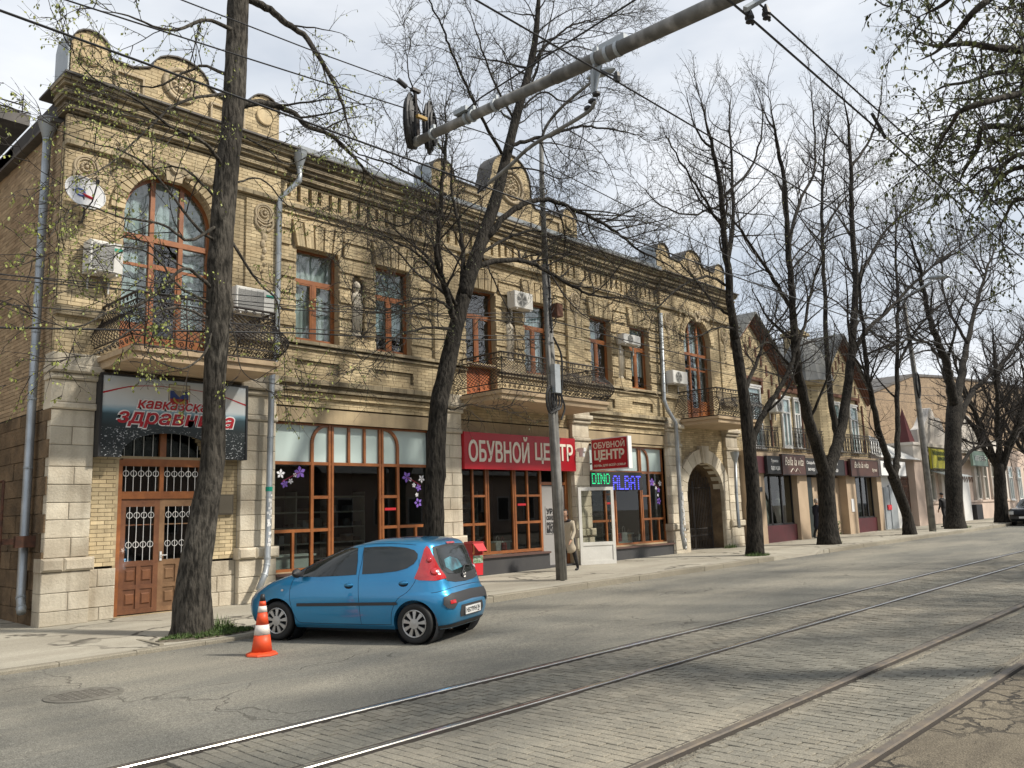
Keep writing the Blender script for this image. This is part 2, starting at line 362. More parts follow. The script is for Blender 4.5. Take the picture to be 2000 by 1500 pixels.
# ================================================================= GROUND
import mathutils.noise as mn
def ground_mat(name, col, col2, dust, dscale, damt, aggregate=.25, bump=.003, cracks=None, lo=.35, hi=.65, sc=.35):
    m = bpy.data.materials.new(name); m.use_nodes = True; nt = m.node_tree; N = nt.nodes; L = nt.links.new
    b = N['Principled BSDF']; b.inputs['Roughness'].default_value = .88; b.inputs['Specular IOR Level'].default_value = .3
    pos = N.new('ShaderNodeNewGeometry').outputs['Position']
    def noise(sc, det=5, rough=.55, st=None):
        n = N.new('ShaderNodeTexNoise'); n.inputs['Scale'].default_value = sc; n.inputs['Detail'].default_value = det; n.inputs['Roughness'].default_value = rough
        if st:
            mp = N.new('ShaderNodeMapping'); mp.inputs['Scale'].default_value = st; L(pos, mp.inputs['Vector']); L(mp.outputs[0], n.inputs['Vector'])
        else: L(pos, n.inputs['Vector'])
        return n.outputs['Fac']
    def rng(f, a, c, d=0., e=1.):
        r = N.new('ShaderNodeMapRange'); r.inputs[1].default_value = a; r.inputs[2].default_value = c; r.inputs[3].default_value = d; r.inputs[4].default_value = e
        L(f, r.inputs[0]); return r.outputs[0]
    def mix(f, a, c, mode='MIX'):
        x = N.new('ShaderNodeMix'); x.data_type = 'RGBA'; x.blend_type = mode
        for s, i in ((f, 0), (a, 6), (c, 7)):
            if hasattr(s, 'links'): L(s, x.inputs[i])
            elif isinstance(s, tuple): x.inputs[i].default_value = (*s[:3], 1)
            else: x.inputs[i].default_value = s
        return x.outputs[2]
    c = mix(rng(noise(sc, 6), lo, hi), col, col2)
    c = mix(rng(noise(dscale, 6, .6, (.5, 1.6, 1)), .42, .66, 0, damt), c, dust)
    sp = noise(75, 2, .7)
    c = mix(1.0, c, mix(rng(sp, .38, .66), (1-aggregate,)*3, (1+aggregate*.8,)*3), 'MULTIPLY')
    sp2 = noise(22, 3, .6)
    c = mix(1.0, c, mix(rng(sp2, .3, .7), (1-aggregate*.5,)*3, (1+aggregate*.3,)*3), 'MULTIPLY')
    h = sp
    if cracks:
        v = N.new('ShaderNodeTexVoronoi'); v.feature = 'DISTANCE_TO_EDGE'; v.inputs['Scale'].default_value = cracks[0]
        wv = N.new('ShaderNodeTexNoise'); wv.inputs['Scale'].default_value = cracks[0]*1.6; wv.inputs['Detail'].default_value = 4; L(pos, wv.inputs['Vector'])
        ad = N.new('ShaderNodeVectorMath'); ad.operation = 'MULTIPLY_ADD'; L(wv.outputs['Color'], ad.inputs[0]); ad.inputs[1].default_value = (.9/cracks[0],)*3; L(pos, ad.inputs[2]); L(ad.outputs[0], v.inputs['Vector'])
        cr = rng(v.outputs['Distance'], cracks[1], cracks[1]*2.4)
        gate = rng(noise(cracks[2], 3), .46, .54)       # only some areas are cracked
        inv = N.new('ShaderNodeMath'); inv.operation = 'SUBTRACT'; inv.inputs[0].default_value = 1; L(cr, inv.inputs[1])
        mu = N.new('ShaderNodeMath'); mu.operation = 'MULTIPLY'; L(inv.outputs[0], mu.inputs[0]); L(gate, mu.inputs[1])
        m2 = N.new('ShaderNodeMath'); m2.operation = 'MULTIPLY'; L(mu.outputs[0], m2.inputs[0]); m2.inputs[1].default_value = cracks[3]
        c = mix(m2.outputs[0], c, (.045, .04, .033))
        hh = N.new('ShaderNodeMath'); hh.operation = 'SUBTRACT'; L(sp, hh.inputs[0]); L(mu.outputs[0], hh.inputs[1]); h = hh.outputs[0]
    at = N.new('ShaderNodeAttribute'); at.attribute_name = 'tint'; oi = N.new('ShaderNodeObjectInfo')
    g = N.new('ShaderNodeMath'); g.operation = 'MULTIPLY_ADD'; L(at.outputs['Fac'], g.inputs[0]); g.inputs[1].default_value = .16; g.inputs[2].default_value = 1
    g2 = N.new('ShaderNodeMath'); g2.operation = 'MULTIPLY_ADD'; L(oi.outputs['Random'], g2.inputs[0]); g2.inputs[1].default_value = .0 if name != 'paver' else .16; g2.inputs[2].default_value = 1 if name != 'paver' else .92
    g3 = N.new('ShaderNodeMath'); g3.operation = 'MULTIPLY'; L(g.outputs[0], g3.inputs[0]); L(g2.outputs[0], g3.inputs[1])
    vm = N.new('ShaderNodeVectorMath'); vm.operation = 'SCALE'; L(c, vm.inputs[0]); L(g3.outputs[0], vm.inputs['Scale']); L(vm.outputs[0], b.inputs['Base Color'])
    bn = N.new('ShaderNodeBump'); bn.inputs['Distance'].default_value = bump; L(h, bn.inputs['Height']); L(bn.outputs[0], b.inputs['Normal'])
    return m
M['asph'] = ground_mat('worn_asphalt', (.155, .152, .134), (.215, .208, .178), (.33, .305, .245), .33, .75, .42, .006, (.38, .0028, .3, .5))
M['walk'] = ground_mat('pale_pavement', (.36, .335, .275), (.44, .41, .335), (.24, .215, .17), .5, .6, .16, .003, (.55, .012, .45, .8))
M['kerb'] = ground_mat('kerb_concrete', (.24, .215, .165), (.33, .30, .235), (.17, .155, .12), .9, .6, .2, .004)
M['paver'] = ground_mat('paver', (.15, .146, .125), (.215, .205, .170), (.33, .295, .23), .5, .7, .22, .003)
M['joint'] = ground_mat('sandy_joint', (.10, .092, .07), (.16, .145, .11), (.3, .265, .2), .6, .4, .25, .004)
M['soil'] = ground_mat('cracked_dirt', (.125, .106, .078), (.18, .154, .115), (.29, .25, .18), .9, .6, .3, .012, (3.4, .030, .35, 1.0))
M['grit'] = ground_mat('loose_grit', (.16, .145, .115), (.25, .225, .175), (.33, .30, .23), 3, .6, .45, .01)
M['rail_top'] = mat('polished_rail', (.62, .61, .58), .22, .95, fine=.05)
M['rail_dull'] = mat('dull_rail', (.20, .165, .125), .6, .35, col2=(.13, .115, .10), scale=6, fine=.2)
M['rail_side'] = mat('rail_side', (.055, .047, .04), .8, .2, fine=.3)
XS = [-60, -30]+[i*2.0-12 for i in range(0, 66)]+[150, 200]
def sheet(mb, y0, y1, dz0=0, dz1=None, xs=XS, x0=-60, x1=200):
    dz1 = dz0 if dz1 is None else dz1
    f = lambda d, x: d(x) if callable(d) else d
    xs = sorted(set([x0, x1]+[x for x in xs if x0 < x < x1]))
    for a, b in zip(xs, xs[1:]):
        mb.add([(a, y0, gz(a)+f(dz0, a)), (b, y0, gz(b)+f(dz0, b)), (b, y1, gz(b)+f(dz1, b)), (a, y1, gz(a)+f(dz1, a))], [(0, 1, 2, 3)])
    return mb
terr = MB(); terr.add([(-1500, -1500, -.62), (1500, -1500, -.62), (1500, 1500, -.62), (-1500, 1500, -.62)], [(0, 1, 2, 3)])
terr.build('ground', M['soil'], kind='structure')
RAILS = [6.75, 5.60, 3.65, 2.50]
sheet(MB(), 6.80, 12.14).build('road', M['asph'], kind='structure')
sheet(MB(), -40, 2.44).build('dirt_verge', M['soil'], kind='structure')
base = thing('tramway_paving', 'worn concrete block paving between the tram rails', 'paving', (0, 0, 0)); base['kind'] = 'structure'
del base['category']
sheet(MB(), 2.44, 6.80, -.022).build('joint_bed', M['joint'], base)
# pavers: rows across the street, 0.2 long (Y) x 0.1 (X)
rng = random.Random(5)
zones = [(5.66, 6.68), (3.74, 5.53), (2.66, 3.58)]
pv = []
def pz(x, y):  # slightly settled surface
    return gz(x)+.010*mn.noise((x*.55, y*.8, 0))+.004*mn.noise((x*3, y*3, 5))
for zi, (ya, yb) in enumerate(zones):
    x = 3.0; r = 0
    while x < 34:
        y = ya-(.1 if r % 2 else 0)
        while y < yb:
            a, b = max(y, ya), min(y+.2, yb)
            if b-a > .04: pv.append((x+.05, (a+b)/2, (b-a)))
            y += .2
        x += .1; r += 1
pm = []
for k in range(4):
    mb = MB(); e = .0035
    hx, hy, d = .0468, .0945, .03
    h = [rng.uniform(-.0015, .0015) for _ in range(4)]
    mb.add([(-hx, -hy, -d), (hx, -hy, -d), (hx, hy, -d), (-hx, hy, -d), (-hx, -hy, -e), (hx, -hy, -e), (hx, hy, -e), (-hx, hy, -e),
            (-hx+e, -hy+e, h[0]), (hx-e, -hy+e, h[1]), (hx-e, hy-e, h[2]), (-hx+e, hy-e, h[3])],
           [(8, 9, 10, 11), (4, 5, 9, 8), (5, 6, 10, 9), (6, 7, 11, 10), (7, 4, 8, 11), (0, 1, 5, 4), (1, 2, 6, 5), (2, 3, 7, 6), (3, 0, 4, 7)])
    pm.append(mb.mesh('paver', M['paver']))
def inview(p):
    d = Vector(p)-Vector((0, 0, CAM_H)); z = d.dot(CF)
    if z < .3: return False
    x = d.dot(CR)/z*FPX; y = d.dot(CU)/z*FPX
    return abs(x) < 1000 and abs(y) < 750
pv.sort(key=lambda p: p[0]**2+p[1]**2)
big = [p for p in pv if p[2] > .19 and inview((p[0], p[1], gz(p[0])))][:300]; bs = set(big)
for p in big:
    o = shared('paver', rng.choice(pm), (p[0], p[1], pz(p[0], p[1])+rng.uniform(-.002, .002)), base)
    o.rotation_euler = (rng.uniform(-.012, .012), rng.uniform(-.015, .015), rng.uniform(-.012, .012))
rest = MB()
for p in pv:
    if p in bs: continue
    x, y, l = p; z = pz(x, y)+rng.uniform(-.002, .002); hx, hy = .0468, l/2-.0055; tx, ty = rng.uniform(-.0015, .0015), rng.uniform(-.0015, .0015)
    rest.add([(x-hx, y-hy, z-.03), (x+hx, y-hy, z-.03), (x+hx, y+hy, z-.03), (x-hx, y+hy, z-.03), (x-hx, y-hy, z-tx-ty), (x+hx, y-hy, z+tx-ty), (x+hx, y+hy, z+tx+ty), (x-hx, y+hy, z-tx+ty)],
             [(4, 5, 6, 7), (0, 1, 5, 4), (1, 2, 6, 5), (2, 3, 7, 6), (3, 0, 4, 7)], rng.uniform(-1, 1))
rest.build('paver_field', M['paver'], base, kind='stuff')
far = MB(); sheet(far, 2.5, 6.7, -.006, x0=34, x1=200); far.build('far_paving', M['paver'], base)
# rails
rl = ['polished tram rail along the edge of the asphalt lane', 'polished tram rail inside the paved strip, second from the asphalt',
      'dull thick tram rail between the two paved strips, sand heaped along it', 'dull rail nearest the cracked dirt, at the lower corner of the street']
for i, y in enumerate(RAILS):
    hi = .018 if i < 2 else .03; w = .029 if i < 2 else .036
    mb = MB(); xs = sorted(set([-20, 150]+[x for x in XS if -20 < x < 150]))
    r0 = thing('tram_rail', rl[i], 'tram rail', (0, y, 0), group='tram rails running along the street')
    for nm, prof, mt in (('rail_head', [(-w, hi*.55), (-w*.8, hi), (w*.8, hi), (w, hi*.55)], M['rail_top'] if i < 2 else M['rail_dull']),
                         ('rail_web', [(-w-.012, -.03), (-w-.004, hi*.45), (w+.004, hi*.45), (w+.06, -.012), (w+.075, .006), (w+.085, -.03)], M['rail_side'])):
        mb = MB(); n = len(prof)
        for x in xs: mb.v += [(x, y+a, gz(x)+b) for a, b in prof]
        for k in range(len(xs)-1):
            for j in range(n-1):
                mb.f.append((k*n+j, (k+1)*n+j, (k+1)*n+j+1, k*n+j+1)); mb.t.append(0)
        mb.build(nm, mt, r0)
# sand and grit banked along the rails
def grit(y0, y1, x0, x1, hgt, name, seed, mt, step=.035):
    mb = MB(); nx = int((x1-x0)/step); ny = 6
    for i in range(nx+1):
        x = x0+(x1-x0)*i/nx; w0 = y0+.05*mn.noise((x*1.3, seed, 0))+.02*mn.noise((x*6, seed, 0))
        for j in range(ny+1):
            t = j/ny; y = w0+(y1-w0)*t
            z = gz(x)-.012+hgt*math.sin(PI*min(1, t*1.15))*(.65+.5*mn.noise((x*3, y*9, seed)))+.007*mn.noise((x*22, y*22, seed))
            mb.v.append((x, y, z))
    for i in range(nx):
        for j in range(ny):
            a = i*(ny+1)+j; mb.f.append((a, a+ny+1, a+ny+2, a+1)); mb.t.append(0)
    mb.build(name, mt, smooth=True, kind='stuff', label='sandy grit banked against the tram rail')
grit(3.47, 3.615, 2.5, 26, .022, 'sand_strip', 3, M['grit'])
grit(3.69, 3.80, 2.5, 26, .012, 'sand_strip', 7, M['grit'])
grit(2.54, 2.74, 2.5, 18, .026, 'sand_strip', 11, M['grit'])
# loose pebbles on the grit
mb = MB()
for k in range(900):
    y = rng.choice([rng.uniform(3.45, 3.62), rng.uniform(2.55, 2.78), rng.uniform(2.0, 2.45)]); x = 2.5+rng.random()**1.5*16; r = rng.uniform(.003, .009)
    z = gz(x)+.008
    mb.add([(x-r, y, z), (x, y-r, z), (x+r, y, z), (x, y+r, z), (x, y, z+r), (x, y, z-r)], [(0, 1, 4), (1, 2, 4), (2, 3, 4), (3, 0, 4)], rng.uniform(-1, 1))
mb.build('gravel', M['grit'], kind='stuff', label='loose pebbles beside the rails')
# pavement and kerb
def hk(x):
    t = min(max((x-8)/5, 0), 1); return .055+.075*t*t*(3-2*t)
def step(x): return .12
mb = MB()
sheet(mb, 12.27, 13.6, hk, lambda x: (hk(x)+.12)/2, xs=[i*1.0 for i in range(-60, 200)], x0=-60, x1=24.4)
sheet(mb, 13.6, 18.5, lambda x: (hk(x)+.12)/2, .12, xs=[i*1.0 for i in range(-60, 200)], x0=-60, x1=24.4)
# dropped driveway in front of the carriage gate
xs = [24.4, 25.1, 26.9, 27.6]; zz = [.13, .025, .025, .13]
for a, b, za, zb in zip(xs, xs[1:], zz, zz[1:]):
    mb.add([(a, 12.27, gz(a)+za), (b, 12.27, gz(b)+zb), (b, 14.6, gz(b)+.12), (a, 14.6, gz(a)+.12)], [(0, 1, 2, 3)])
    mb.add([(a, 12.14, gz(a)+(-.001 if za < .1 else za)), (b, 12.14, gz(b)+(-.001 if zb < .1 else zb)), (b, 12.27, gz(b)+zb), (a, 12.27, gz(a)+za)], [(0, 1, 2, 3)])
    mb.add([(a, 12.14, gz(a)-.02), (b, 12.14, gz(b)-.02), (b, 12.14, gz(b)+(-.001 if zb < .1 else zb)), (a, 12.14, gz(a)+(-.001 if za < .1 else za))], [(0, 1, 2, 3)])
    mb.add([(a, 14.6, gz(a)+.12), (b, 14.6, gz(b)+.12), (b, 22, gz(b)+.13), (a, 22, gz(a)+.13)], [(0, 1, 2, 3)])
sheet(mb, 12.27, 16.6, .13, .12, xs=[i*1.0 for i in range(-60, 200)], x0=27.6, x1=120)
for a, b in ((24.0, 24.4), (27.6, 28.0)):
    mb.add([(a, 12.13, gz(a)-.02), (b, 12.13, gz(b)-.02), (b, 12.13, gz(b)+.13), (a, 12.13, gz(a)+.13), (a, 12.28, gz(a)+.132), (b, 12.28, gz(b)+.132)], [(0, 1, 2, 3), (3, 2, 5, 4)])
mb.build('pavement', M['walk'], kind='structure')
kb = thing('kerb', None, None, (0, 0, 0)); kb['kind'] = 'structure'
x = -14.0; km = {}
while x < 100:
    ln = 1.0; a, b = x+.004, x+ln-.004
    if not (24.2 < x+.5 < 27.7):
        h = hk(x+.5); j = rng.uniform(-.006, .006); y0 = 12.12+rng.uniform(-.006, .006)
        m_ = MB(); m_.add([(a, y0, gz(a)-.05), (b, y0, gz(b)-.05), (b, 12.275, gz(b)-.05), (a, 12.275, gz(a)-.05), (a, y0, gz(a)+h-.012+j), (b, y0, gz(b)+h-.012+j), (a, y0+.012, gz(a)+h+.003+j), (b, y0+.012, gz(b)+h+.003+j), (b, 12.275, gz(b)+h+.003+j), (a, 12.275, gz(a)+h+.003+j)],
                 [(0, 1, 5, 4), (4, 5, 7, 6), (6, 7, 8, 9), (1, 2, 8, 7, 5), (3, 0, 4, 6, 9), (2, 3, 9, 8)])
        m_.build('kerb_stone', M['kerb'], kb)
    x += ln
# straw-coloured litter, dead leaves and paper scraps by the kerb
mb = MB()
for k in range(420):
    x = rng.uniform(1, 34); y = 12.1-abs(rng.gauss(0, .18)); s = rng.uniform(.006, .018); a = rng.uniform(0, 6)
    c, q = math.cos(a)*s, math.sin(a)*s; z = gz(x)+.004
    mb.add([(x-c, y-q, z), (x+q*.5, y-c*.5, z+s*.4), (x+c, y+q, z), (x-q*.5, y+c*.5, z+s*.3)], [(0, 1, 2, 3)], rng.uniform(-1, 1))
mb.build('litter', M['grit'], kind='stuff', label='dry leaf litter along the kerb')
# manhole
mh = thing('manhole_cover', 'worn round iron manhole cover set in the asphalt near the kerb', 'manhole cover', (3.54, 9.92, gz(3.54)), local=True)
M['cast'] = mat('cast_iron', (.13, .122, .10), .85, .1, col2=(.19, .178, .15), scale=9, fine=.2, bump=.002)
f = MB(); f.lathe([(.40, .004), (.395, .008), (.345, .009), (.34, .002)], n=40); f.build('cover_frame', M['cast'], mh)
f = MB(); f.lathe([(.338, .001), (.336, .007), (.31, .007), (.305, .0045), (.001, .0045)], n=40)
f.build('lid', M['cast'], mh); f = MB()
for i in range(-3, 4):
    for j in range(-3, 4):
        if i*i+j*j < 14: f.box(i*.075-.028, i*.075+.028, j*.075-.012+.012*(i % 2), j*.075+.012+.012*(i % 2), .003, .0055, skip='b')
f.build('lid_pattern', M['rail_side'], mh, kind='stuff')
# ================================================================= BRICK BUILDING
YF = 16.2
BH, BL = .0755, .25
def sub_iv(iv, holes, z):
    for h in holes:
        r = h(z)
        if not r: continue
        a, b = r; out = []
        for u, v in iv:
            if b <= u or a >= v: out.append((u, v)); continue
            if a > u: out.append((u, a))
            if b < v: out.append((b, v))
        iv = out
    return iv
def rect(u0, u1, z0, z1): return lambda z: (u0, u1) if z0 <= z < z1 else None
def arch(cu, r, z0, zs, rise=None):
    rise = rise or r
    def f(z):
        if z < z0 or z >= zs+rise: return None
        if z <= zs: return (cu-r, cu+r)
        w = r*math.sqrt(max(0, 1-((z-zs)/rise)**2)); return (cu-w, cu+w)
    return f
brng = random.Random(11)
def front(Y=YF): return lambda u, d, z: (u, Y-d, z)
def side(X): return lambda u, d, z: (X-d, u, z)          # faces -x, u runs along +y
def brickbox(mb, mp, a, b, z0, z1, d, dep, t):
    P = [(a, d-dep, z0), (b, d-dep, z0), (b, d-dep, z1), (a, d-dep, z1), (a, d, z0), (b, d, z0), (b, d, z1), (a, d, z1)]
    V = [mp(*p) for p in P]
    if mp(1, 0, 0)[0]-mp(0, 0, 0)[0] > .5: F = [(4, 5, 6, 7), (0, 1, 5, 4), (1, 2, 6, 5), (2, 3, 7, 6), (3, 0, 4, 7)]
    else: F = [(7, 6, 5, 4), (4, 5, 1, 0), (5, 6, 2, 1), (6, 7, 3, 2), (7, 4, 0, 3)]
    mb.add(V, F, t)
def lay(mb, bk, u0, u1, z0, z1, d=0., holes=(), mp=None, dep=.05, L=BL, H=BH, take=None, dfun=None, rough=.003, j=.009, bdep=.012):
    mp = mp or front()
    k = int(round(z0/H))
    while k*H < z1-.01:
        za, zb = max(k*H, z0), min((k+1)*H, z1); zc = (za+zb)/2
        dd = d+(dfun(k) if dfun else 0)
        for a, b in sub_iv([(u0, u1)], holes, zc):
            if bk is not None:
                bk.add([mp(a, dd-bdep, k*H if za > z0 else z0), mp(b, dd-bdep, k*H if za > z0 else z0), mp(b, dd-bdep, zb), mp(a, dd-bdep, zb)],
                       [(0, 1, 2, 3)] if mp(1, 0, 0)[0]-mp(0, 0, 0)[0] > .5 else [(3, 2, 1, 0)])
            off = (L/2 if k % 2 else 0)
            x = math.floor((a-off)/L)*L+off
            while x < b-.012:
                p, q = max(x, a), min(x+L, b)
                if q-p > .03:
                    t = max(-1, min(1, brng.gauss(0, .42)))
                    if brng.random() < .05: t = -1
                    e = brng.uniform(-rough, rough)
                    if take is not None and q-p > L-.002 and len(take) < 300 and zb-za > H*.9: take.append((p+j/2, za+j/2, dd+e))
                    else: brickbox(mb, mp, p+j/2, q-j/2, za+j/2, zb-j/2, dd+e, dep, t)
                x += L
        k += 1
bld = thing('brick_building', 'long two-storey yellow brick building with rounded parapets, balconies and shop fronts', 'building', (17.2, YF, gz(17)))
BW, WALL, DIRT, SIDEB = MB(), MB(), MB(), MB()
TAKE = []
gl = lambda u: gz(u)+.12
# -- ground floor, bay one
DOOR = (6.22, 7.86)
lay(BW, WALL, 5.70, 8.62, 1.02, 4.55, 0, [rect(*DOOR, 0, 3.04), arch(7.04, .80, 3.0, 3.0, .78)], take=TAKE)
# -- belt, panels and sills
def belt(u0, u1, d0=0.):
    lay(BW, None, u0, u1, 4.27, 4.50, d0+.05, dep=.3)
    for z0, z1, d in ((4.50, 4.565, .13), (4.565, 4.64, .07), (4.64, 4.715, .16), (4.715, 4.80, .09), (4.80, 4.92, .20)):
        lay(DIRT if z0 > 4.6 else BW, None, u0, u1, z0, z1, d0+d, dep=.35, H=z1-z0)
for u0, u1 in ((9.45, 14.0), (20.25, 24.62)): belt(u0, u1)
lay(BW, WALL, 14.87, 19.45, 4.27, 4.92, 0)
plb = MB()
for u0, u1 in ((9.42, 14.0), (14.87, 19.45), (20.25, 24.62)): plb.box(u0, u1, YF-.03, YF+.4, 3.95, 4.27)
build_each(plb, 'lintel', M['plaster'], bld)
def panelholes(c, w=.6): return [rect(c-w, c+w, 5.04, 5.36)]
WIN = [(9.95, 11.12), (12.19, 13.32), (15.22, 16.40), (17.58, 18.76), (20.68, 21.80), (22.84, 23.98)]
WZ = (5.83, 8.0)
for u0, u1, ws in ((9.45, 14.0, WIN[:2]), (14.0, 20.3, WIN[2:4]), (20.3, 24.62, WIN[4:])):
    ph = sum([panelholes((a+b)/2) for a, b in ws], []) if u0 != 14.0 else []
    doorh = [rect(WIN[2][0], WIN[2][1], 4.9, 5.7)] if u0 == 14.0 else []
    lay(BW, WALL, u0, u1, 4.92, 5.62, .03, ph+doorh)
    if ph:
        lay(BW, WALL, u0, u1, 5.04, 5.36, -.05, [lambda z, a=a, b=b: None for a, b in ws])
    for z0, z1, d in ((5.62, 5.69, .09), (5.69, 5.80, .15)):
        lay(DIRT, None, u0, u1, z0, z1, d, doorh and [rect(WIN[2][0], WIN[2][1], 4.9, 5.9)] or [], dep=.3, H=z1-z0, L=.5)
# -- upper wall of the middle bays, banded
def band(k): return 0. if k % 5 else -.045
vh = [rect(a, b, WZ[0]-.05, WZ[1]) for a, b in WIN]+[rect(a-.14, b+.14, 8.0, 8.62) for a, b in WIN]
NICHE = [11.66, 16.99, 22.32]
nh = [arch(c, .19, 6.15, 7.42) for c in NICHE]
for u0, u1 in ((9.45, 14.02), (14.87, 19.45), (20.25, 24.62)):
    lay(BW, WALL, u0, u1, 5.80, 8.88, .045, vh+nh, dfun=band, dep=.11, bdep=.02)
for u0, u1 in ((14.02, 14.87), (19.45, 20.25)):
    lay(BW, WALL, u0, u1, 5.80, 8.88, .13, dep=.14)
WALL.box(9.45, 24.62, YF+.02, YF+.03, 8.0, 8.7, skip='k')
for c in NICHE:   # niche backs
    WALL.box(c-.19, c+.19, YF+.10, YF+.11, 6.1, 7.62)
# flat arches over the windows: five groups of upright bricks
for a, b in WIN:
    n = 5; w0, w1 = (b-a+.02)/n, (b-a+.27)/n
    for i in range(n):
        for k in range(3):
            for zz0, zz1, h0, h1 in ((8.0, 8.28, 0, .46), (8.285, 8.60, .46, 1.)):
                def U(f, h): return (a+b)/2+((i+f-n/2))*(w0+(w1-w0)*h)
                f0, f1 = .04+k*.28, .04+k*.28+.26
                if zz1 > 8.5 and i % 2 == 0: zz1 = 8.56
                vs = []
                for y in (YF-.105, YF+.02):
                    vs += [(U(f0, h0), y, zz0), (U(f1, h0), y, zz0), (U(f1, h1), y, zz1), (U(f0, h1), y, zz1)]
                BW.add(vs, [(0, 1, 2, 3), (0, 4, 5, 1), (1, 5, 6, 2), (2, 6, 7, 3), (3, 7, 4, 0)], brng.uniform(-1, 1))
# -- frieze with slots, cornice
def cornice(u0, u1, d0=0., slots=True, ends=''):
    sl = []
    if slots:
        u = u0+.22; i = 0
        while u < u1-.2:
            w = .095; z1 = 9.45 if i % 2 else 9.40
            sl.append(rect(u, u+w, 9.03 if i % 3 else 9.12, z1)); u += .30 if i % 2 else .26; i += 1
    lay(DIRT, None, u0, u1, 8.86, 8.98, d0+.13, dep=.3, H=.12)
    for i in range(int((u1-u0)/4)+1): pass
    lay(BW, None, u0, u1, 8.98, 9.49, d0+.07, sl, dep=.12)
    WALL.box(u0, u1, YF-d0+.03, YF-d0+.04, 8.9, 9.5)
    for z0, z1, d in ((9.49, 9.56, .12), (9.56, 9.635, .19), (9.635, 9.71, .15), (9.71, 9.785, .25), (9.785, 9.86, .31), (9.86, 9.935, .27), (9.935, 10.01, .37), (10.01, 10.08, .42)):
        ea = d if 'l' in ends else 0; eb = d if 'r' in ends else 0
        lay(DIRT, None, u0-ea*.5, u1+eb*.5, z0, z1, d0+d, dep=d+.3, H=z1-z0)
cornice(9.45, 14.02); cornice(14.02, 20.25, .06, True); cornice(20.25, 24.62)
cornice(4.95, 9.45, .10, False, 'lr'); cornice(24.62, 29.5, .10, False, 'lr')
# -- upper wall of the end bays with the wide arched windows
for c, u0, u1 in ((7.0, 4.95, 9.45), (27.06, 24.62, 29.5)):
    r = .92
    hol = [arch(c, r, 4.9, 7.88)]
    lay(BW, WALL, u0, u1, 4.92, 8.88, .10, hol+[rect(u0+.8, u1-.83, 8.94, 9)], take=None, dep=.12)
    for a, b in ((u0, u0+.78), (u1-.82, u1)):
        lay(BW, None, a, b, 5.80, 8.80, .155, dep=.1)
        lay(DIRT, None, a-.02, b+.02, 5.62, 5.80, .2, dep=.2, H=.09, L=.4)
    # archivolt: a ring of upright bricks
    n = 26
    for i in range(n):
        a0, a1 = PI*i/n+.012, PI*(i+1)/n-.012
        vs = []
        for y in (YF-.165, YF-.02):
            for aa, rr in ((a0, r+.01), (a1, r+.01), (a1, r+.27), (a0, r+.27)): vs.append((c-math.cos(aa)*rr, y, 7.88+math.sin(aa)*rr))
        BW.add(vs, [(0, 1, 2, 3), (0, 4, 5, 1), (1, 5, 6, 2), (2, 6, 7, 3), (3, 7, 4, 0)], brng.uniform(-1, 1))
# -- wall around the carriage gate
GC, GR, GS = 27.0, 1.25, 2.35
lay(BW, WALL, 25.5, 28.6, .2, 4.92, 0, [arch(GC, GR, 0, GS, 1.05)])
# -- side wall of the left end, in shade
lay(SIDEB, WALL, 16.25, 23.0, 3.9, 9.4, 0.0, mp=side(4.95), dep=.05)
# ============ parapets
def outline(pts): return pts
def parapet(pts, u0, u1, d, thick, name):
    """brick gable wall standing on the cornice; pts = top edge (u,z) left to right"""
    zt = max(p[1] for p in pts); z0 = 10.12
    def iv(z):
        out = []; inside = None
        xs = []
        for (a, za), (b, zb) in zip(pts, pts[1:]):
            if (za-z)*(zb-z) < 0: xs.append(a+(b-a)*(z-za)/(zb-za))
        return xs
    k = int(round(z0/BH))
    while k*BH < zt:
        za, zb = k*BH, (k+1)*BH; zc = (za+zb)/2
        xs = sorted(iv(zc))
        if pts[0][1] > zc: xs = [pts[0][0]]+xs
        if pts[-1][1] > zc: xs = xs+[pts[-1][0]]
        for a, b in zip(xs[::2], xs[1::2]):
            x = math.floor(a/BL)*BL+(BL/2 if k % 2 else 0)-BL
            while x < b:
                p, q = max(x, a), min(x+BL, b)
                if q-p > .03: brickbox(BW, front(), p+.004, q-.004, za+.004, zb-.004, d+brng.uniform(-.003, .003), .05, brng.gauss(0, .45))
                x += BL
        k += 1
    # solid body behind, with coping
    poly = [(pts[0][0], z0)]+pts+[(pts[-1][0], z0)]
    core = MB(); core.prism(poly[::-1], YF-d+.012, YF-d+thick)
    core.build('parapet_wall', M['mortar'], bld)
    cp = MB()
    for (a, za), (b, zb) in zip(pts, pts[1:]):
        y0, y1 = YF-d-.05, YF-d+thick+.03; h = .035
        cp.add([(a, y0, za+.004), (b, y0, zb+.004), (b, y1, zb+.004), (a, y1, za+.004), (a, y0, za+h), (b, y0, zb+h), (b, y1, zb+h), (a, y1, za+h)],
               [(0, 1, 5, 4), (4, 5, 6, 7), (2, 3, 7, 6), (1, 2, 6, 5), (3, 0, 4, 7), (0, 3, 2, 1)])
    cp.build('coping', M['roofdark'], bld)
def arcpts(u0, u1, z, rise, n=9): 
    c = (u0+u1)/2; r = (u1-u0)/2
    return [(c-r*math.cos(PI*i/n), z+rise*math.sin(PI*i/n)) for i in range(n+1)]
P1 = arcpts(4.97, 5.68, 10.98, .33)+[(5.70, 10.88), (6.1, 10.86), (6.35, 10.95)]+arcpts(6.50, 7.72, 11.02, .42)+[(7.9, 10.92), (8.3, 10.86), (8.64, 10.90)]+arcpts(8.66, 9.42, 10.98, .33)
parapet(P1, 4.95, 9.45, .12, .55, 'a')
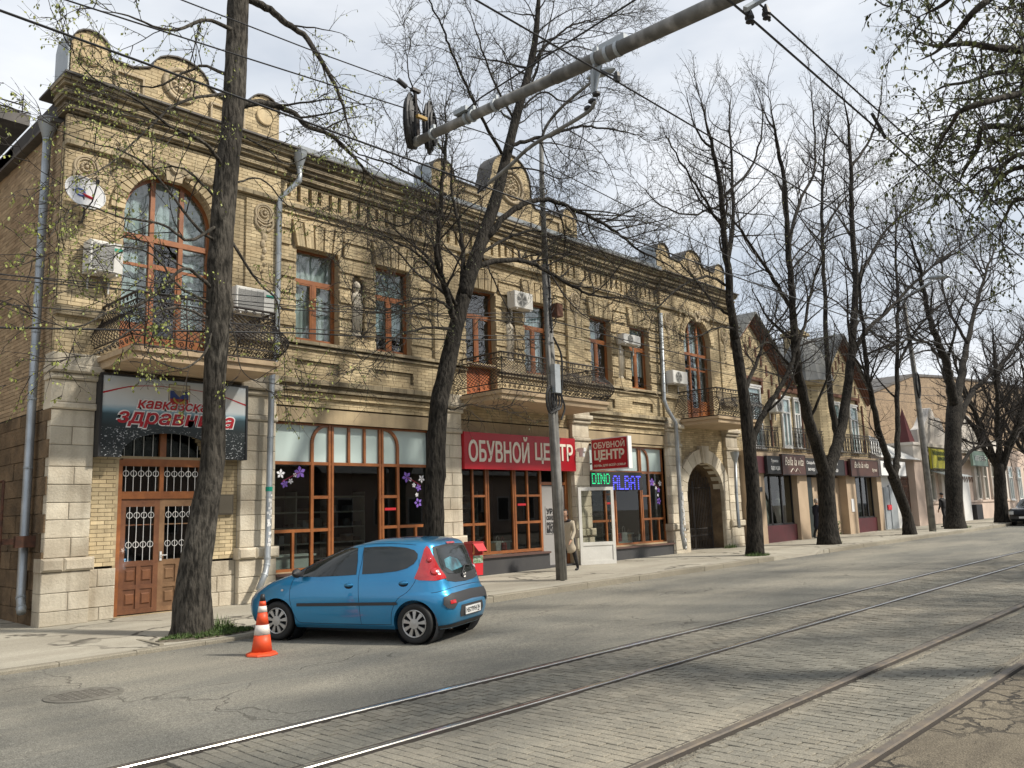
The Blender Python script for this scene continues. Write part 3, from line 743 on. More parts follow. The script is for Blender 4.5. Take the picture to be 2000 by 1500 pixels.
P3 = arcpts(14.05, 14.85, 11.05, .36)+[(14.9, 10.95), (16.0, 10.92), (16.15, 11.1), (16.28, 11.5)]+arcpts(16.3, 18.0, 11.5, .86, 14)+[(18.02, 11.1), (18.2, 10.92), (19.42, 10.93)]+arcpts(19.45, 20.2, 11.0, .34)
parapet(P3, 14.0, 20.25, .08, .55, 'b')
P5 = arcpts(24.66, 25.45, 11.0, .33)+[(25.5, 10.88), (26.1, 10.86), (26.35, 10.98)]+arcpts(26.45, 27.7, 11.02, .45)+[(27.9, 10.92), (28.6, 10.88)]+arcpts(28.66, 29.45, 10.98, .33)
parapet(P5, 24.6, 29.5, .12, .55, 'c')
# moulded frames and discs on the parapets
mo = MB()
def frame_mould(u0, u1, z0, z1, d):
    for a, b, c, e in ((u0, u1, z1-.05, z1), (u0, u1, z0, z0+.04), (u0, u0+.04, z0+.04, z1-.05), (u1-.04, u1, z0+.04, z1-.05)):
        mo.box(a, b, YF-d-.06, YF-d, c, e)
for a, b in ((5.78, 6.35), (7.75, 8.55)): frame_mould(a, b, 10.25, 10.72, .12)
for a, b in ((15.0, 15.9), (18.4, 19.3)): frame_mould(a, b, 10.3, 10.78, .08)
build_each(mo, 'panel_moulding', M['orn'], bld)
def disc(c, z, r, d, name='roundel'):
    m = MB(); m.lathe([(r, d), (r, d+.045), (r-.02, d+.055), (r-.03, d+.03), (.001, d+.03)], n=28, ax='y')
    m.v = [(x+c, YF-y, zz+z) for x, y, zz in m.v]; m.f = [f[::-1] for f in m.f]
    m.build(name, M['brick'], bld)
disc(5.33, 10.82, .21, .12); disc(9.05, 10.82, .21, .12); disc(14.45, 10.9, .22, .08); disc(19.82, 10.85, .22, .08); disc(25.05, 10.82, .2, .12)
def wreath(c, z, r, d):
    m = MB()
    for rr, th in ((r, .06), (r*.72, .035)):
        m.tube([(c+rr*math.cos(a*PI/14), YF-d-.02, z+rr*math.sin(a*PI/14)) for a in range(29)], th, 6, False)
    rg = random.Random(3)
    for k in range(26):
        a = k*2.4; q = r*.55*math.sqrt(k/26); s = rg.uniform(.04, .08)
        m.lathe([(s, 0), (s*.8, s*.6), (.001, s)], (c+q*math.cos(a), YF-d, z+q*math.sin(a)), 7, 'y')
        for i in range(len(m.v)-21, len(m.v)): m.v[i] = (m.v[i][0], 2*(YF-d)-m.v[i][1], m.v[i][2])
    m.build('relief_wreath', M['orn'], bld, smooth=True)
wreath(7.11, 10.85, .34, .12); wreath(17.15, 11.35, .48, .08); wreath(27.1, 10.85, .34, .12)
zc = MB()
for u, z in ((4.955, 11.0), (14.03, 11.08), (24.64, 11.03)):
    zc.prism([(YF-.1, 10.1), (YF-.1, z), (YF+.05, z+.18), (YF+.5, z+.20), (YF+.62, z), (YF+.62, 10.1)], u-.03, u-.004, ax='x')
build_each(zc, 'zinc_cheek', M['zinc'], bld)
# ============ roof, gutters, body
rf = MB()
rf.box(4.75, 9.72, YF-.60, YF+.9, 10.085, 10.125); rf.box(24.4, 29.7, YF-.60, YF+.9, 10.085, 10.125)
rf.box(9.72, 24.4, YF-.50, YF+.9, 10.085, 10.12)
rf.build('cornice_flashing', M['roofdark'], bld)
rf = MB()
rf.prism([(YF+.3, 10.12), (YF+5.5, 11.3), (YF+11, 10.1)], 9.72, 24.4, ax='x'); rf.build('roof', M['roofgrey'], bld)
rf = MB(); rf.prism([(YF-.42, 10.12), (YF-.50, 10.12), (YF-.52, 10.22), (YF-.44, 10.20)], 9.75, 24.35, ax='x'); rf.build('gutter', M['zinc'], bld)
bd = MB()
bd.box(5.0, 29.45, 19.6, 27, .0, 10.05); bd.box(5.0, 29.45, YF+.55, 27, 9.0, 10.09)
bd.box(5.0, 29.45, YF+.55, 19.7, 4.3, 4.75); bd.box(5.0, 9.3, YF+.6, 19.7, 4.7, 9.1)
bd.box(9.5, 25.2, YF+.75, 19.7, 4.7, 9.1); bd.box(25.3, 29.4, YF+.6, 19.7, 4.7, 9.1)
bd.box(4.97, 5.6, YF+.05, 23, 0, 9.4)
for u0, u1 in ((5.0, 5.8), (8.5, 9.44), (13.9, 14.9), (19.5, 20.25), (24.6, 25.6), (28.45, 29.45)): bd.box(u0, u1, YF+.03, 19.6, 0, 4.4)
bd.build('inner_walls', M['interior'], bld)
# eaves of the left side wall
ev = MB(); ev.box(4.78, 5.1, YF+.15, 23.2, 9.40, 9.46); ev.build('side_eaves', M['roofdark'], bld)

# ============ ashlar piers
stone_n = [0]
def block(u0, u1, z0, z1, d, dep=.4, m='stone', c=.012, Y=YF):
    mb = MB(); e = brng.uniform(-.006, .006)
    mb.bevbox(u0+.004, u1-.004, Y-d+e, Y-d+dep, z0+.004, z1-.004, c, brng.uniform(-1, 1))
    # chipped: push a few front corners back
    for i in (8, 9, 10, 11):
        if brng.random() < .5: x, y, z = mb.v[i]; mb.v[i] = (x, y+brng.uniform(0, .008), z)
    mb.build('stone_block', M[m], bld); stone_n[0] += 1
CZ = [1.26, 1.60, 1.92, 2.22, 2.54, 2.86, 3.25, 3.58, 3.89]
for pi, (a, b) in enumerate([(4.95, 5.70), (8.62, 9.42), (14.02, 14.87), (19.47, 20.25), (24.62, 25.45), (28.62, 29.48)]):
    g = gl(a)-.02
    for i, (z0, z1) in enumerate([(g, .35), (.35, .66), (.66, 1.02)]):
        if i == 1: s = a+(b-a)*.56; block(a-.03, s, z0, z1, .18); block(s, b+.03, z0, z1, .18)
        else: block(a-.03, b+.03, z0, z1, .18)
    s = a+(b-a)*.42
    block(a-.06, s, 1.02, 1.26, .25, c=.04); block(s, b+.08, 1.02, 1.26, .25, c=.04)
    for i, (z0, z1) in enumerate(zip(CZ, CZ[1:])):
        if (i+pi) % 2: block(a, b, z0, z1, .15)
        else: s = a+(b-a)*(.5 if i % 4 else .58); block(a, s, z0, z1, .15); block(s, b, z0, z1, .15)
    block(a-.03, b+.03, 3.89, 4.02, .20, c=.03); block(a-.01, b+.01, 4.02, 4.43, .15)
    block(a-.05, b+.05, 4.43, 4.55, .22, c=.03); block(a-.09, b+.09, 4.55, 4.70, .30, c=.03); block(a-.04, b+.04, 4.70, 4.92, .2)
# plinth of bay one
for z0, z1, sp in ((gl(6)-.02, .34, (5.73, 5.95, 6.22)), (.34, .70, (5.73, 6.22)), (.70, 1.02, (5.73, 5.9, 6.22)), (gl(8)-.02, .40, (7.86, 8.25, 8.59)), (.40, .72, (7.86, 8.2, 8.59)), (.72, 1.02, (7.86, 8.59))):
    for a, b in zip(sp, sp[1:]): block(a, b, z0, z1, .04)
# rough masonry on the lower side wall
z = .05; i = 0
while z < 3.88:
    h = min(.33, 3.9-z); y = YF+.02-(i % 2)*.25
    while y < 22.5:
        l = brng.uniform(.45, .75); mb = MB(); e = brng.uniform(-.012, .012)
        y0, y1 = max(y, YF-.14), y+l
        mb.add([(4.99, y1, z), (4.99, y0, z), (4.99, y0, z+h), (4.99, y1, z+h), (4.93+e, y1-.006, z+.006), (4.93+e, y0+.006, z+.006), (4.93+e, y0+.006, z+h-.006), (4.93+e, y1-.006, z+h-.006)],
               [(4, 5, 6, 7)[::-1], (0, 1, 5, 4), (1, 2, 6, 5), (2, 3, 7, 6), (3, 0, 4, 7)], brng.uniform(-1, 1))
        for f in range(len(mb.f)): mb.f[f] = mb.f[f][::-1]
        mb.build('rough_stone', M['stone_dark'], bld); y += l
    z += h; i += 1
# corner quoin at the side
# voussoirs round the carriage arch
for i in range(11):
    a0, a1 = PI*i/11, PI*(i+1)/11; key = i == 5; r1 = .62 if key else .50; d = .20 if key else .12
    vs = []
    for y in (YF-d, YF+.3):
        for aa, k in ((a0+.008, 0), (a1-.008, 0), (a1-.008, 1), (a0+.008, 1)):
            vs.append((GC-math.cos(aa)*(GR+k*r1), y, GS+math.sin(aa)*(1.05+k*r1)))
    mb = MB(); mb.add(vs, [(0, 1, 2, 3), (0, 4, 5, 1), (1, 5, 6, 2), (2, 6, 7, 3), (3, 7, 4, 0)], brng.uniform(-1, 1)); mb.build('arch_stone', M['stone'], bld)
for sgn, u in ((-1, GC-GR), (1, GC+GR)):
    z = .2
    for k in range(6):
        a, b = (u-.42, u) if sgn < 0 else (u, u+.42); block(a, b, z, z+.36, .12, .6); z += .36
# gateway tunnel
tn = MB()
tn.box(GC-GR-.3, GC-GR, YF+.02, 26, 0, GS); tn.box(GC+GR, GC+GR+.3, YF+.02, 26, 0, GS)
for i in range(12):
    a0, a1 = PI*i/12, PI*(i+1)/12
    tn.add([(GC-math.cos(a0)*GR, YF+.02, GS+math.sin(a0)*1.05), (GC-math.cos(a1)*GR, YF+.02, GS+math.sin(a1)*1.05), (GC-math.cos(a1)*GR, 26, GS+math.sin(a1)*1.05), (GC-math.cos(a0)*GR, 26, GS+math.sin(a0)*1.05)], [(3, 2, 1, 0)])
tn.build('gateway_vault', M['stone_dark'], bld)  # dark stone colour chosen here to paint in the shade of the passage
cy = MB(); cy.box(GC-GR, GC+GR, 19.6, 19.7, 0, 3.6); cy.build('yard_door', M['interior'], bld)  # near-black panel added to close the tunnel and keep the archway dark

BW.build('brickwork', M['brick'], bld, kind='stuff'); DIRT.build('cornice_brickwork', M['brick_dirty'], bld, kind='stuff')
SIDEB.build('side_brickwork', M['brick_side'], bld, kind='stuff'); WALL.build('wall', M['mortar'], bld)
bmesh_b = []
for k in range(9):
    mb = MB(); brickbox(mb, lambda u, d, z: (u, -d, z), 0, BL-.009, 0, BH-.009, 0, .05, (k-4)/4.5); bmesh_b.append(mb.mesh('brick', M['brick']))
for u, z, d in TAKE: shared('brick', bmesh_b[min(8, max(0, int(brng.gauss(4, 2))))], (u, YF-d, z), bld)
# ============ windows
def jambs(mb, u0, u1, z0, z1, y0, y1, t=.05):
    mb.box(u0-t, u0, y0, y1, z0, z1); mb.box(u1, u1+t, y0, y1, z0, z1); mb.box(u0-t, u1+t, y0, y1, z1, z1+t); mb.box(u0-t, u1+t, y0, y1, z0-t, z0)
jm = MB()
def bar(mb, u0, u1, z0, z1, y, d=.05, t=0): mb.box(u0, u1, y-d, y, z0, z1, t)
CUR = [mat('net_curtain', c, .9, col2=tuple(v*.8 for v in c), scale=2.5, fine=.05) for c in ((.82, .82, .80), (.70, .68, .62), (.62, .67, .66), (.78, .80, .80), (.55, .58, .56))]
wi = [0]
def upper_window(u0, u1, z0, z1, openleft=False, dark=False):
    y = YF+.24
    jambs(jm, u0, u1, z0, z1, YF+.0, y+.05)
    f = MB(); w = .055; zt = z0+(z1-z0)*.66; c = (u0+u1)/2
    for a, b, p, q in ((u0, u0+w, z0, z1), (u1-w, u1, z0, z1), (u0+w, u1-w, z1-w, z1), (u0+w, u1-w, z0, z0+w), (u0+w, u1-w, zt-.05, zt+.05), (c-.05, c+.05, z0+w, zt-.05)): bar(f, a, b, p, q, y, .07, brng.uniform(-.6, .6))
    for a, b in ((u0+w, c-.05), (c+.05, u1-w)):
        s = .035
        for p in ((a, a+s, z0+w, zt-.05), (b-s, b, z0+w, zt-.05), (a+s, b-s, zt-.05-s, zt-.05), (a+s, b-s, z0+w, z0+w+s)): bar(f, *p, y-.012, .05, .3)
    o = f.build('window', M['wood'], bld)
    for a, b, p, q in ((u0+w, c-.05, z0+w, zt-.05), (c+.05, u1-w, z0+w, zt-.05), (u0+w, u1-w, zt+.05, z1-w)):
        g = MB(); g.box(a, b, y-.035, y-.03, p, q); g.build('pane', M['glass_up'], o)
    if not dark:
        g = MB(); n = 24
        pts = [(u0+.02+(u1-u0-.04)*i/n, y+.09+.018*math.sin(i*1.9+u0)) for i in range(n+1)]
        for (a, ya), (b, yb) in zip(pts, pts[1:]):
            g.add([(a, ya, z0), (b, yb, z0), (b, yb, z1), (a, ya, z1)], [(0, 1, 2, 3)])
        wi[0] += 1; k = wi[0]; lo_, hi_ = {1: (0, 24), 2: (0, 24), 3: (3, 24), 4: (0, 15), 5: (0, 24)}.get(k, (0, 24))
        g.f = g.f[lo_:hi_]; g.t = g.t[lo_:hi_]
        if k in (2, 5): g.v = [(x, yy, z if z > z0+.1 else z0+.5) for x, yy, z in g.v]
        g.build('curtain', CUR[k % 5], o)
    s = MB(); s.box(u0-.03, u1+.03, YF-.02, y-.05, z0-.03, z0-.003); s.build('window_sill', M['sillbrown'], o)
    return o
for i, (a, b) in enumerate(WIN):
    if i == 2:   # balcony door with orange-brown panel
        upper_window(a, b, 5.86, WZ[1], dark=True)
        d = MB(); yy = YF+.19; jambs(jm, a, b, 4.88, 5.86, YF, yy+.12)
        for k in range(2):
            p, q = a+.05+k*(b-a-.1)/2, a+.05+(k+1)*(b-a-.1)/2
            d.box(p+.005, q-.005, yy, yy+.05, 4.90, 5.84); d.box(p+.08, q-.08, yy-.02, yy, 5.0, 5.72, .5)
        d.build('balcony_door_panel', mat('orange_door', (.34, .10, .03), .5, col2=(.28, .08, .025), scale=4), bld)
    else: upper_window(a, b, *WZ)
# the two wide arched windows
def arched_window(c, r, z0, zs):
    y = YF+.16; u0, u1 = c-r, c+r
    jm.box(u0-.05, u0, YF-.1, y+.05, z0, zs); jm.box(u1, u1+.05, YF-.1, y+.05, z0, zs)
    n = 20
    for i in range(n):
        a0, a1 = PI*i/n, PI*(i+1)/n; p = []
        for aa in (a0, a1): p.append((c-math.cos(aa)*r, zs+math.sin(aa)*r))
        jm.add([(p[0][0], YF-.1, p[0][1]), (p[1][0], YF-.1, p[1][1]), (p[1][0], y+.05, p[1][1]), (p[0][0], y+.05, p[0][1])], [(3, 2, 1, 0)])
    f = MB()
    for i in range(n):   # arched head
        a0, a1 = PI*i/n, PI*(i+1)/n; vs = []
        for yy in (y-.07, y):
            for aa, rr in ((a0, r-.07), (a1, r-.07), (a1, r), (a0, r)): vs.append((c-math.cos(aa)*rr, yy, zs+math.sin(aa)*rr))
        f.add(vs, [(0, 1, 2, 3), (1, 0, 4, 5), (3, 2, 6, 7)])
    zt = zs-.42; m1, m2 = c-.30, c+.30
    for p in ((u0, u0+.07, z0, zs), (u1-.07, u1, z0, zs), (m1-.045, m1+.045, z0, zs+.80), (m2-.045, m2+.045, z0, zs+.80)): bar(f, *p, y, .09, brng.uniform(-.5, .5))
    bar(f, u0+.07, u1-.07, zt-.06, zt+.05, y-.004, .092, .2)
    for p in ((m1+.045, m1+.085, z0, zt-.6), (m2-.085, m2-.045, z0, zt-.6), (m1+.045, m2-.045, zt-.6, zt-.5), (u0+.07, m1-.045, zt-.6, zt-.54), (m2+.045, u1-.07, zt-.6, zt-.54), (m1+.085, m2-.085, z0, z0+.12), (m1+.085, m2-.085, z0+.4, z0+.48)): bar(f, *p, y-.015, .05, .2)
    bar(f, m1+.085, m2-.085, z0+.12, z0+.4, y-.03, .02, -.4)
    for p in ((u0+.07, m1-.045), (m2+.045, u1-.07)): bar(f, p[0], p[1], z0, z0+.75, y-.02, .03, -.2)
    o = f.build('arched_window', M['wood'], bld)
    for a, b, p, q in ((u0+.07, m1-.045, z0+.75, zt-.6), (u0+.07, m1-.045, zt-.54, zt-.06), (m2+.045, u1-.07, z0+.75, zt-.6), (m2+.045, u1-.07, zt-.54, zt-.06), (m1+.045, m2-.045, zt-.5, zt-.06), (m1+.085, m2-.085, z0+.48, zt-.6)):
        g = MB(); g.box(a, b, y-.045, y-.04, p, q); g.build('pane', M['glass_up'], o)
    for a, b in ((u0+.06, m1-.045), (m1+.045, m2-.045), (m2+.045, u1-.06)):   # curved lights above the transom
        k = 8; top_ = [(a+(b-a)*i/k) for i in range(k+1)]
        poly = [(a, zt+.05), (b, zt+.05)]+[(x, zs+math.sqrt(max(0, (r-.06)**2-(x-c)**2))) for x in top_[::-1]]
        g = MB(); g.prism(poly, y-.045, y-.04); g.build('pane', M['glass_up'], o)
    g = MB()
    for i in range(30):
        a, b = u0+(u1-u0)*i/30, u0+(u1-u0)*(i+1)/30
        if m1 < (a+b)/2 < m2: 
            z_ = zt
        else: z_ = z0
        h = zs+math.sqrt(max(.0001, r*r-((a+b)/2-c)**2))
        g.add([(a, y+.12+.015*math.sin(i*2.2), z_), (b, y+.12+.015*math.sin((i+1)*2.2), z_), (b, y+.12+.015*math.sin((i+1)*2.2), h), (a, y+.12+.015*math.sin(i*2.2), h)], [(0, 1, 2, 3)])
    g.build('curtain', M['curtain'], o)
arched_window(7.0, .92, 4.97, 7.88); arched_window(27.06, .92, 4.97, 7.88)
# shop fronts
def shopfront(u0, u1, z0, z1, verts, horz, arcs=(), frosted=None, frost_v=(), midbar=None, name='shop_window', skip=()):
    y = YF+.18; f = MB()
    jambs(jm, u0, u1, z0, z1, YF, y+.06, .06)
    for p in ((u0, u0+.05, z0, z1), (u1-.05, u1, z0, z1), (u0+.05, u1-.05, z1-.05, z1), (u0+.05, u1-.05, z0, z0+.06)): bar(f, *p, y, .07, .1)
    for k, (u, w, a, b) in enumerate(verts): bar(f, u-w/2, u+w/2, a, b, y-.0015-.0007*(k % 3), .075, brng.uniform(-.5, .5))
    for z, w, a, b in horz: bar(f, a, b, z-w/2, z+w/2, y-.005, .066, brng.uniform(-.5, .5))
    for (ua, ub, za, zb) in arcs:   # quarter curve from (ua,za) rising to (ub,zb)
        n = 8
        for i in range(n):
            q = []
            for k in (i, i+1):
                a = PI/2*k/n; q.append((ub-(ub-ua)*math.cos(a), za+(zb-za)*math.sin(a)))
            dx, dz = q[1][0]-q[0][0], q[1][1]-q[0][1]; l = math.hypot(dx, dz); nx, nz_ = -dz/l*.035, dx/l*.035
            vs = []
            for yy in (y-.075, y): vs += [(q[0][0]-nx, yy, q[0][1]-nz_), (q[1][0]-nx, yy, q[1][1]-nz_), (q[1][0]+nx, yy, q[1][1]+nz_), (q[0][0]+nx, yy, q[0][1]+nz_)]
            f.add(vs, [(0, 1, 2, 3), (0, 1, 5, 4), (2, 3, 7, 6)])
    o = f.build(name, M['wood'], bld)
    # one pane per cell of the lower part
    vs = sorted(set([u0+.05]+[v[0] for v in verts if v[2] <= z0+.8]+[u1-.05])); zt = midbar if midbar else z1-.05
    for a, b in zip(vs, vs[1:]):
        if (a, b) in skip or any(s0 <= (a+b)/2 <= s1 for s0, s1 in skip): continue
        zs_ = sorted(set([z0+.06]+[h[0] for h in horz if h[2] <= (a+b)/2 <= h[3] and h[0] < zt-.1]+[zt]))
        for p, q in zip(zs_, zs_[1:]):
            g = MB(); g.box(a, b, y-.03, y-.024, p, q); g.build('pane', M['glass'], o)
    if frosted:
        fz0, fz1 = frosted
        fv = [u0+.05]+list(frost_v)+[u1-.05]
        for a, b in zip(fv, fv[1:]):
            g = MB(); g.box(a+.004, b-.004, y-.02, y-.012, fz0, fz1); g.build('frosted_pane', M['frosted'], o)
    return o
hz = [(3.04, .07, 9.5, 13.95), (1.55, .07, 9.5, 11.0), (1.55, .07, 12.4, 13.95), (2.28, .07, 10.5, 11.0), (2.28, .07, 12.42, 12.93)]
B2 = shopfront(9.46, 13.98, .68, 3.95, [(10.50, .075, .7, 3.04), (10.96, .06, .7, 3.95), (11.04, .06, .7, 3.95), (12.40, .06, .7, 3.95), (12.48, .06, .7, 3.95), (12.95, .075, .7, 3.04), (10.02, .06, .7, 1.55), (13.5, .06, .7, 1.55), (11.5, .06, 3.04, 3.95), (11.95, .06, 3.04, 3.95), (10.50, .07, 3.04, 3.5), (12.95, .07, 3.04, 3.5)],
          hz, [(10.50, 10.92, 3.5, 3.92), (12.95, 12.52, 3.5, 3.92)], (3.08, 3.9), (11.0, 11.5, 11.95, 12.44), 3.04)
B3 = shopfront(14.9, 19.42, gl(17)-.02+.0, 3.95, [(15.48, .06, .75, 3), (15.98, .07, .75, 3), (16.06, .05, .75, 3), (17.04, .05, .75, 3), (17.12, .07, .75, 3), (17.64, .06, .75, 3), (18.20, .08, .2, 3), (19.34, .07, .2, 3)],
          [(2.27, .06, 15.48, 16.0), (1.52, .07, 14.95, 16.0), (2.27, .06, 17.1, 18.2), (1.52, .07, 17.1, 18.2), (2.62, .08, 18.2, 19.36), (.74, .08, 14.93, 18.2)], midbar=3.0, skip=((18.25, 19.3),))
B4 = shopfront(20.28, 24.6, .66, 3.86, [(21.28, .07, .7, 2.45), (21.70, .05, .7, 2.9), (21.80, .06, .7, 3.0), (23.20, .06, .7, 3.86), (23.29, .06, .7, 3.86), (23.72, .07, .7, 3.0), (24.2, .05, .7, 1.45), (23.74, .06, 3.0, 3.4)],
          [(3.0, .08, 20.3, 24.6), (1.45, .07, 20.3, 21.8), (1.45, .07, 23.2, 24.58), (2.28, .06, 21.28, 21.7), (2.22, .06, 23.3, 23.72)], [(23.74, 23.33, 3.4, 3.82)], (3.05, 3.81), (21.0, 21.5, 22.0, 22.6, 23.25), 3.0)
jm.build('window_reveal', M['plaster'], bld)
# plinths under the shop windows with brown sills
for a, b, dz in ((9.44, 14.0, .66), (14.9, 18.2, .68), (20.27, 24.6, .62)):
    p = MB(); p.box(a, b, YF-.16, YF+.2, gl(a)-.03, dz-.05); p.build('plinth_panel', M['grey_panel'], bld)
    p = MB(); p.box(a, b, YF-.22, YF+.18, dz-.05, dz); p.build('shop_sill', M['sillbrown'], bld)
st_ = MB(); st_.box(18.2, 19.42, YF-.1, YF+.6, gl(18.5)-.02, gl(18.5)+.06); st_.build('threshold', M['grey_panel'], bld)
# small brass vents on the sash rails are only dots; red push bars and stickers
rb = MB()
for u, z in ((12.7, 1.98), (17.38, 2.02), (21.5, 2.0)): rb.box(u-.17, u+.17, YF+.10, YF+.13, z-.03, z+.03)
build_each(rb, 'red_sticker', M['red_bar'], bld)
# floral stickers on the glass
M['st_w'] = mat('white_sticker', (.75, .75, .78), .5); M['st_p'] = mat('violet_sticker', (.22, .12, .5), .5); M['st_r'] = mat('red_stem', (.3, .02, .06), .5)
def flower(mb, u, z, s, y=YF+.145):
    for k in range(5):
        a = k*2*PI/5+u*3; c, q = math.cos(a), math.sin(a)
        mb.add([(u, y, z), (u+c*s*.6-q*s*.3, y, z+q*s*.6+c*s*.3), (u+c*s, y, z+q*s), (u+c*s*.6+q*s*.3, y, z+q*s*.6-c*s*.3)], [(0, 3, 2, 1)])
fw, fp, fr = MB(), MB(), MB()
for cu, cz, sg in ((10.0, 2.78, 1), (13.45, 2.7, -1), (24.15, 2.62, -1)):
    for dx, dz, s, m_ in ((-.28, .02, .11, fw), (.2, .06, .15, fp), (-.18, -.2, .1, fp), (.08, .0, .06, fw), (-.03, -.14, .07, fw)):
        flower(m_, cu+dx*sg, cz+dz, s)
    fr.tube([(cu-.25*sg, YF+.14, cz-.15), (cu, YF+.14, cz-.03), (cu+.2*sg, YF+.14, cz+.06)], .008, 4)
    if cu != 10.0:
        for dx, dz, s, m_ in ((.12, -.38, .06, fw), (.16, -.58, .13, fp), (.16, -.58, .05, fw)): flower(m_, cu+dx, cz+dz, s)
fw.build('flower_sticker', M['st_w'], bld); fp.build('flower_sticker', M['st_p'], bld); fr.build('flower_sticker', M['st_r'], bld)
# things standing in the shop windows
M['bagr'] = mat('red_bag', (.35, .03, .03), .5); M['bagb'] = mat('brown_bag', (.16, .09, .05), .5); M['bagg'] = mat('grey_bag', (.3, .29, .28), .5)
def bag(u, s, m_, w):
    mb = MB(); z = .76; y = YF+.42
    mb.prism([(u-.13*s, z), (u+.13*s, z), (u+.10*s, z+.22*s), (u-.10*s, z+.22*s)], y, y+.09)
    mb.tube([(u-.05*s, y+.04, z+.21*s), (u-.05*s, y+.04, z+.33*s), (u, y+.04, z+.38*s), (u+.05*s, y+.04, z+.33*s), (u+.05*s, y+.04, z+.21*s)], .008, 4)
    top(mb, 'handbag', M[m_], w, 'handbag', group='handbags standing inside the shoe shop windows')
bags = [(16.25, 1.2, 'bagr', 'red handbag leftmost in the central shop window'), (16.5, 1., 'bagb', 'small brown handbag beside the leftmost red one in the central shop window'), (16.72, 1.1, 'bagg', 'grey handbag in the middle of the central shop window'), (16.92, 1., 'bagr', 'small red handbag next to the sash in the central shop window'), (17.4, .9, 'bagb', 'lone brown handbag behind the narrow sash of the central shop window'),
        (20.9, 1., 'bagg', 'grey handbag leftmost in the shop window under the LED board'), (22.0, 1.1, 'bagb', 'brown handbag behind the wide pane under the LED board'), (22.3, 1.2, 'bagr', 'red handbag in the wide pane of the right shop window'), (22.62, 1.3, 'bagg', 'largest grey handbag in the wide pane of the right shop window'), (22.9, 1., 'bagb', 'brown handbag at the right end of the wide pane'), (23.5, .9, 'bagg', 'small grey handbag behind the right sash near the gate')]
for u, s, m_, lb_ in bags: bag(u, s, m_, lb_)
# entrance door of bay one
dr = MB(); y = YF+.10; a, b = DOOR; g = gl(7)
for p in ((a, a+.07, g, 3.02), (b-.07, b, g, 3.02), (a+.07, b-.07, 2.28, 2.42), (a+.07, b-.07, 2.90, 3.04)): bar(dr, *p, y, .10, brng.uniform(-.4, .4))
bar(dr, 7.0, 7.08, 2.42, 2.90, y, .09, .3); bar(dr, 6.99, 7.11, 3.04, 3.75, y, .09)
doorp = dr.build('door_frame', M['wood'], bld)
jx = MB(); jambs(jx, a, b, g, 3.04, YF, y+.05, .05); jx.build('door_reveal', M['plaster'], bld)
for k, (p, q, mt) in enumerate(((a+.07, 7.03, 'wood_door'), (7.03, b-.07, 'wood_worn'))):
    lf = MB(); yy = y-.02
    st = .10
    for w in ((p, p+st, g+.02, 2.28), (q-st, q, g+.02, 2.28), (p+st, q-st, 2.13, 2.28), (p+st, q-st, 1.02, 1.12), (p+st, q-st, g+.02, .24), (p+st, q-st, .60, .68), ): bar(lf, *w, yy, .05, brng.uniform(-.5, .5))
    bar(lf, (p+q)/2-.04, (p+q)/2+.04, .24, 1.02, yy-.003, .05, .2)
    lf.box(p+st, q-st, yy-.03, yy, .2, 1.02, -.5)
    for cu in (p+st+.12, q-st-.12):
        for cz in (.42, .85): lf.bevbox(cu-.085, cu+.085, yy-.055, yy-.02, cz-.10, cz+.10, .02, .5)
    bar(lf, p+st, q-st, 1.78, 1.80, yy-.01, .02)
    leaf = lf.build('door_leaf', M[mt], bld)
    gg = MB(); gg.box(p+st, q-st, yy-.028, yy-.022, 1.12, 2.13); gg.build('pane', M['glass'], leaf)
    gr = MB()
    n = 4
    for i in range(n):
        u = p+st+(q-p-2*st)*(i+.5)/n; gr.tube([(u, yy-.05, 1.12), (u, yy-.05, 2.13)], .006, 5)
        for z in (1.42, 1.97): gr.tube([(u+.055*math.cos(t*PI/8), yy-.055, z+.055*math.sin(t*PI/8)) for t in range(17)], .006, 4, False)
    gr.build('door_grille', M['white_bar'], leaf)
hd = MB(); hd.box(7.05, 7.09, y-.09, y-.075, 1.10, 1.27); hd.tube([(7.07, y-.10, 1.20), (7.07, y-.13, 1.20), (7.17, y-.13, 1.20)], .010, 6); hd.build('door_handle', M['white_bar'], bld)
tr = MB()
for p, q in ((a+.07, 7.0), (7.08, b-.07)):
    gg = MB(); gg.box(p, q, y-.05, y-.045, 2.42, 2.90); gg.build('transom_pane', M['glass'], bld)
    for i in range(5):
        u = p+(q-p)*(i+.5)/5; tr.tube([(u, y-.07, 2.42), (u, y-.07, 2.9)], .006, 4)
        tr.tube([(u+.055*math.cos(t*PI/8), y-.075, 2.76+.055*math.sin(t*PI/8)) for t in range(17)], .006, 4, False)
for i in range(9):
    u = 6.32+i*.18; h = 3.04+.74*math.sqrt(max(0, 1-((u-7.04)/.8)**2)); tr.tube([(u, y-.06, 3.04), (u, y-.06, h)], .006, 4)
tr.build('transom_grille', M['white_bar'], bld)
gg = MB(); gg.prism([(6.25, 3.04)]+[(7.04-.8*math.cos(PI*i/12), 3.02+.78*math.sin(PI*i/12)) for i in range(13)][1:12][::1]+[(7.83, 3.04)], y-.03, y-.025); gg.build('fan_light', M['glass'], bld)
# plaque
pq = MB(); pq.box(8.17, 8.51, YF-.07, YF-.005, 1.94, 2.35); pq.box(8.20, 8.48, YF-.075, YF-.07, 1.97, 2.32, .8)
M['bronze'] = mat('bronze_plaque', (.12, .105, .08), .4, .5, tint=.5)
top(pq, 'wall_plaque', M['bronze'], 'small bronze plaque on the brick wall right of the wooden door', 'plaque')
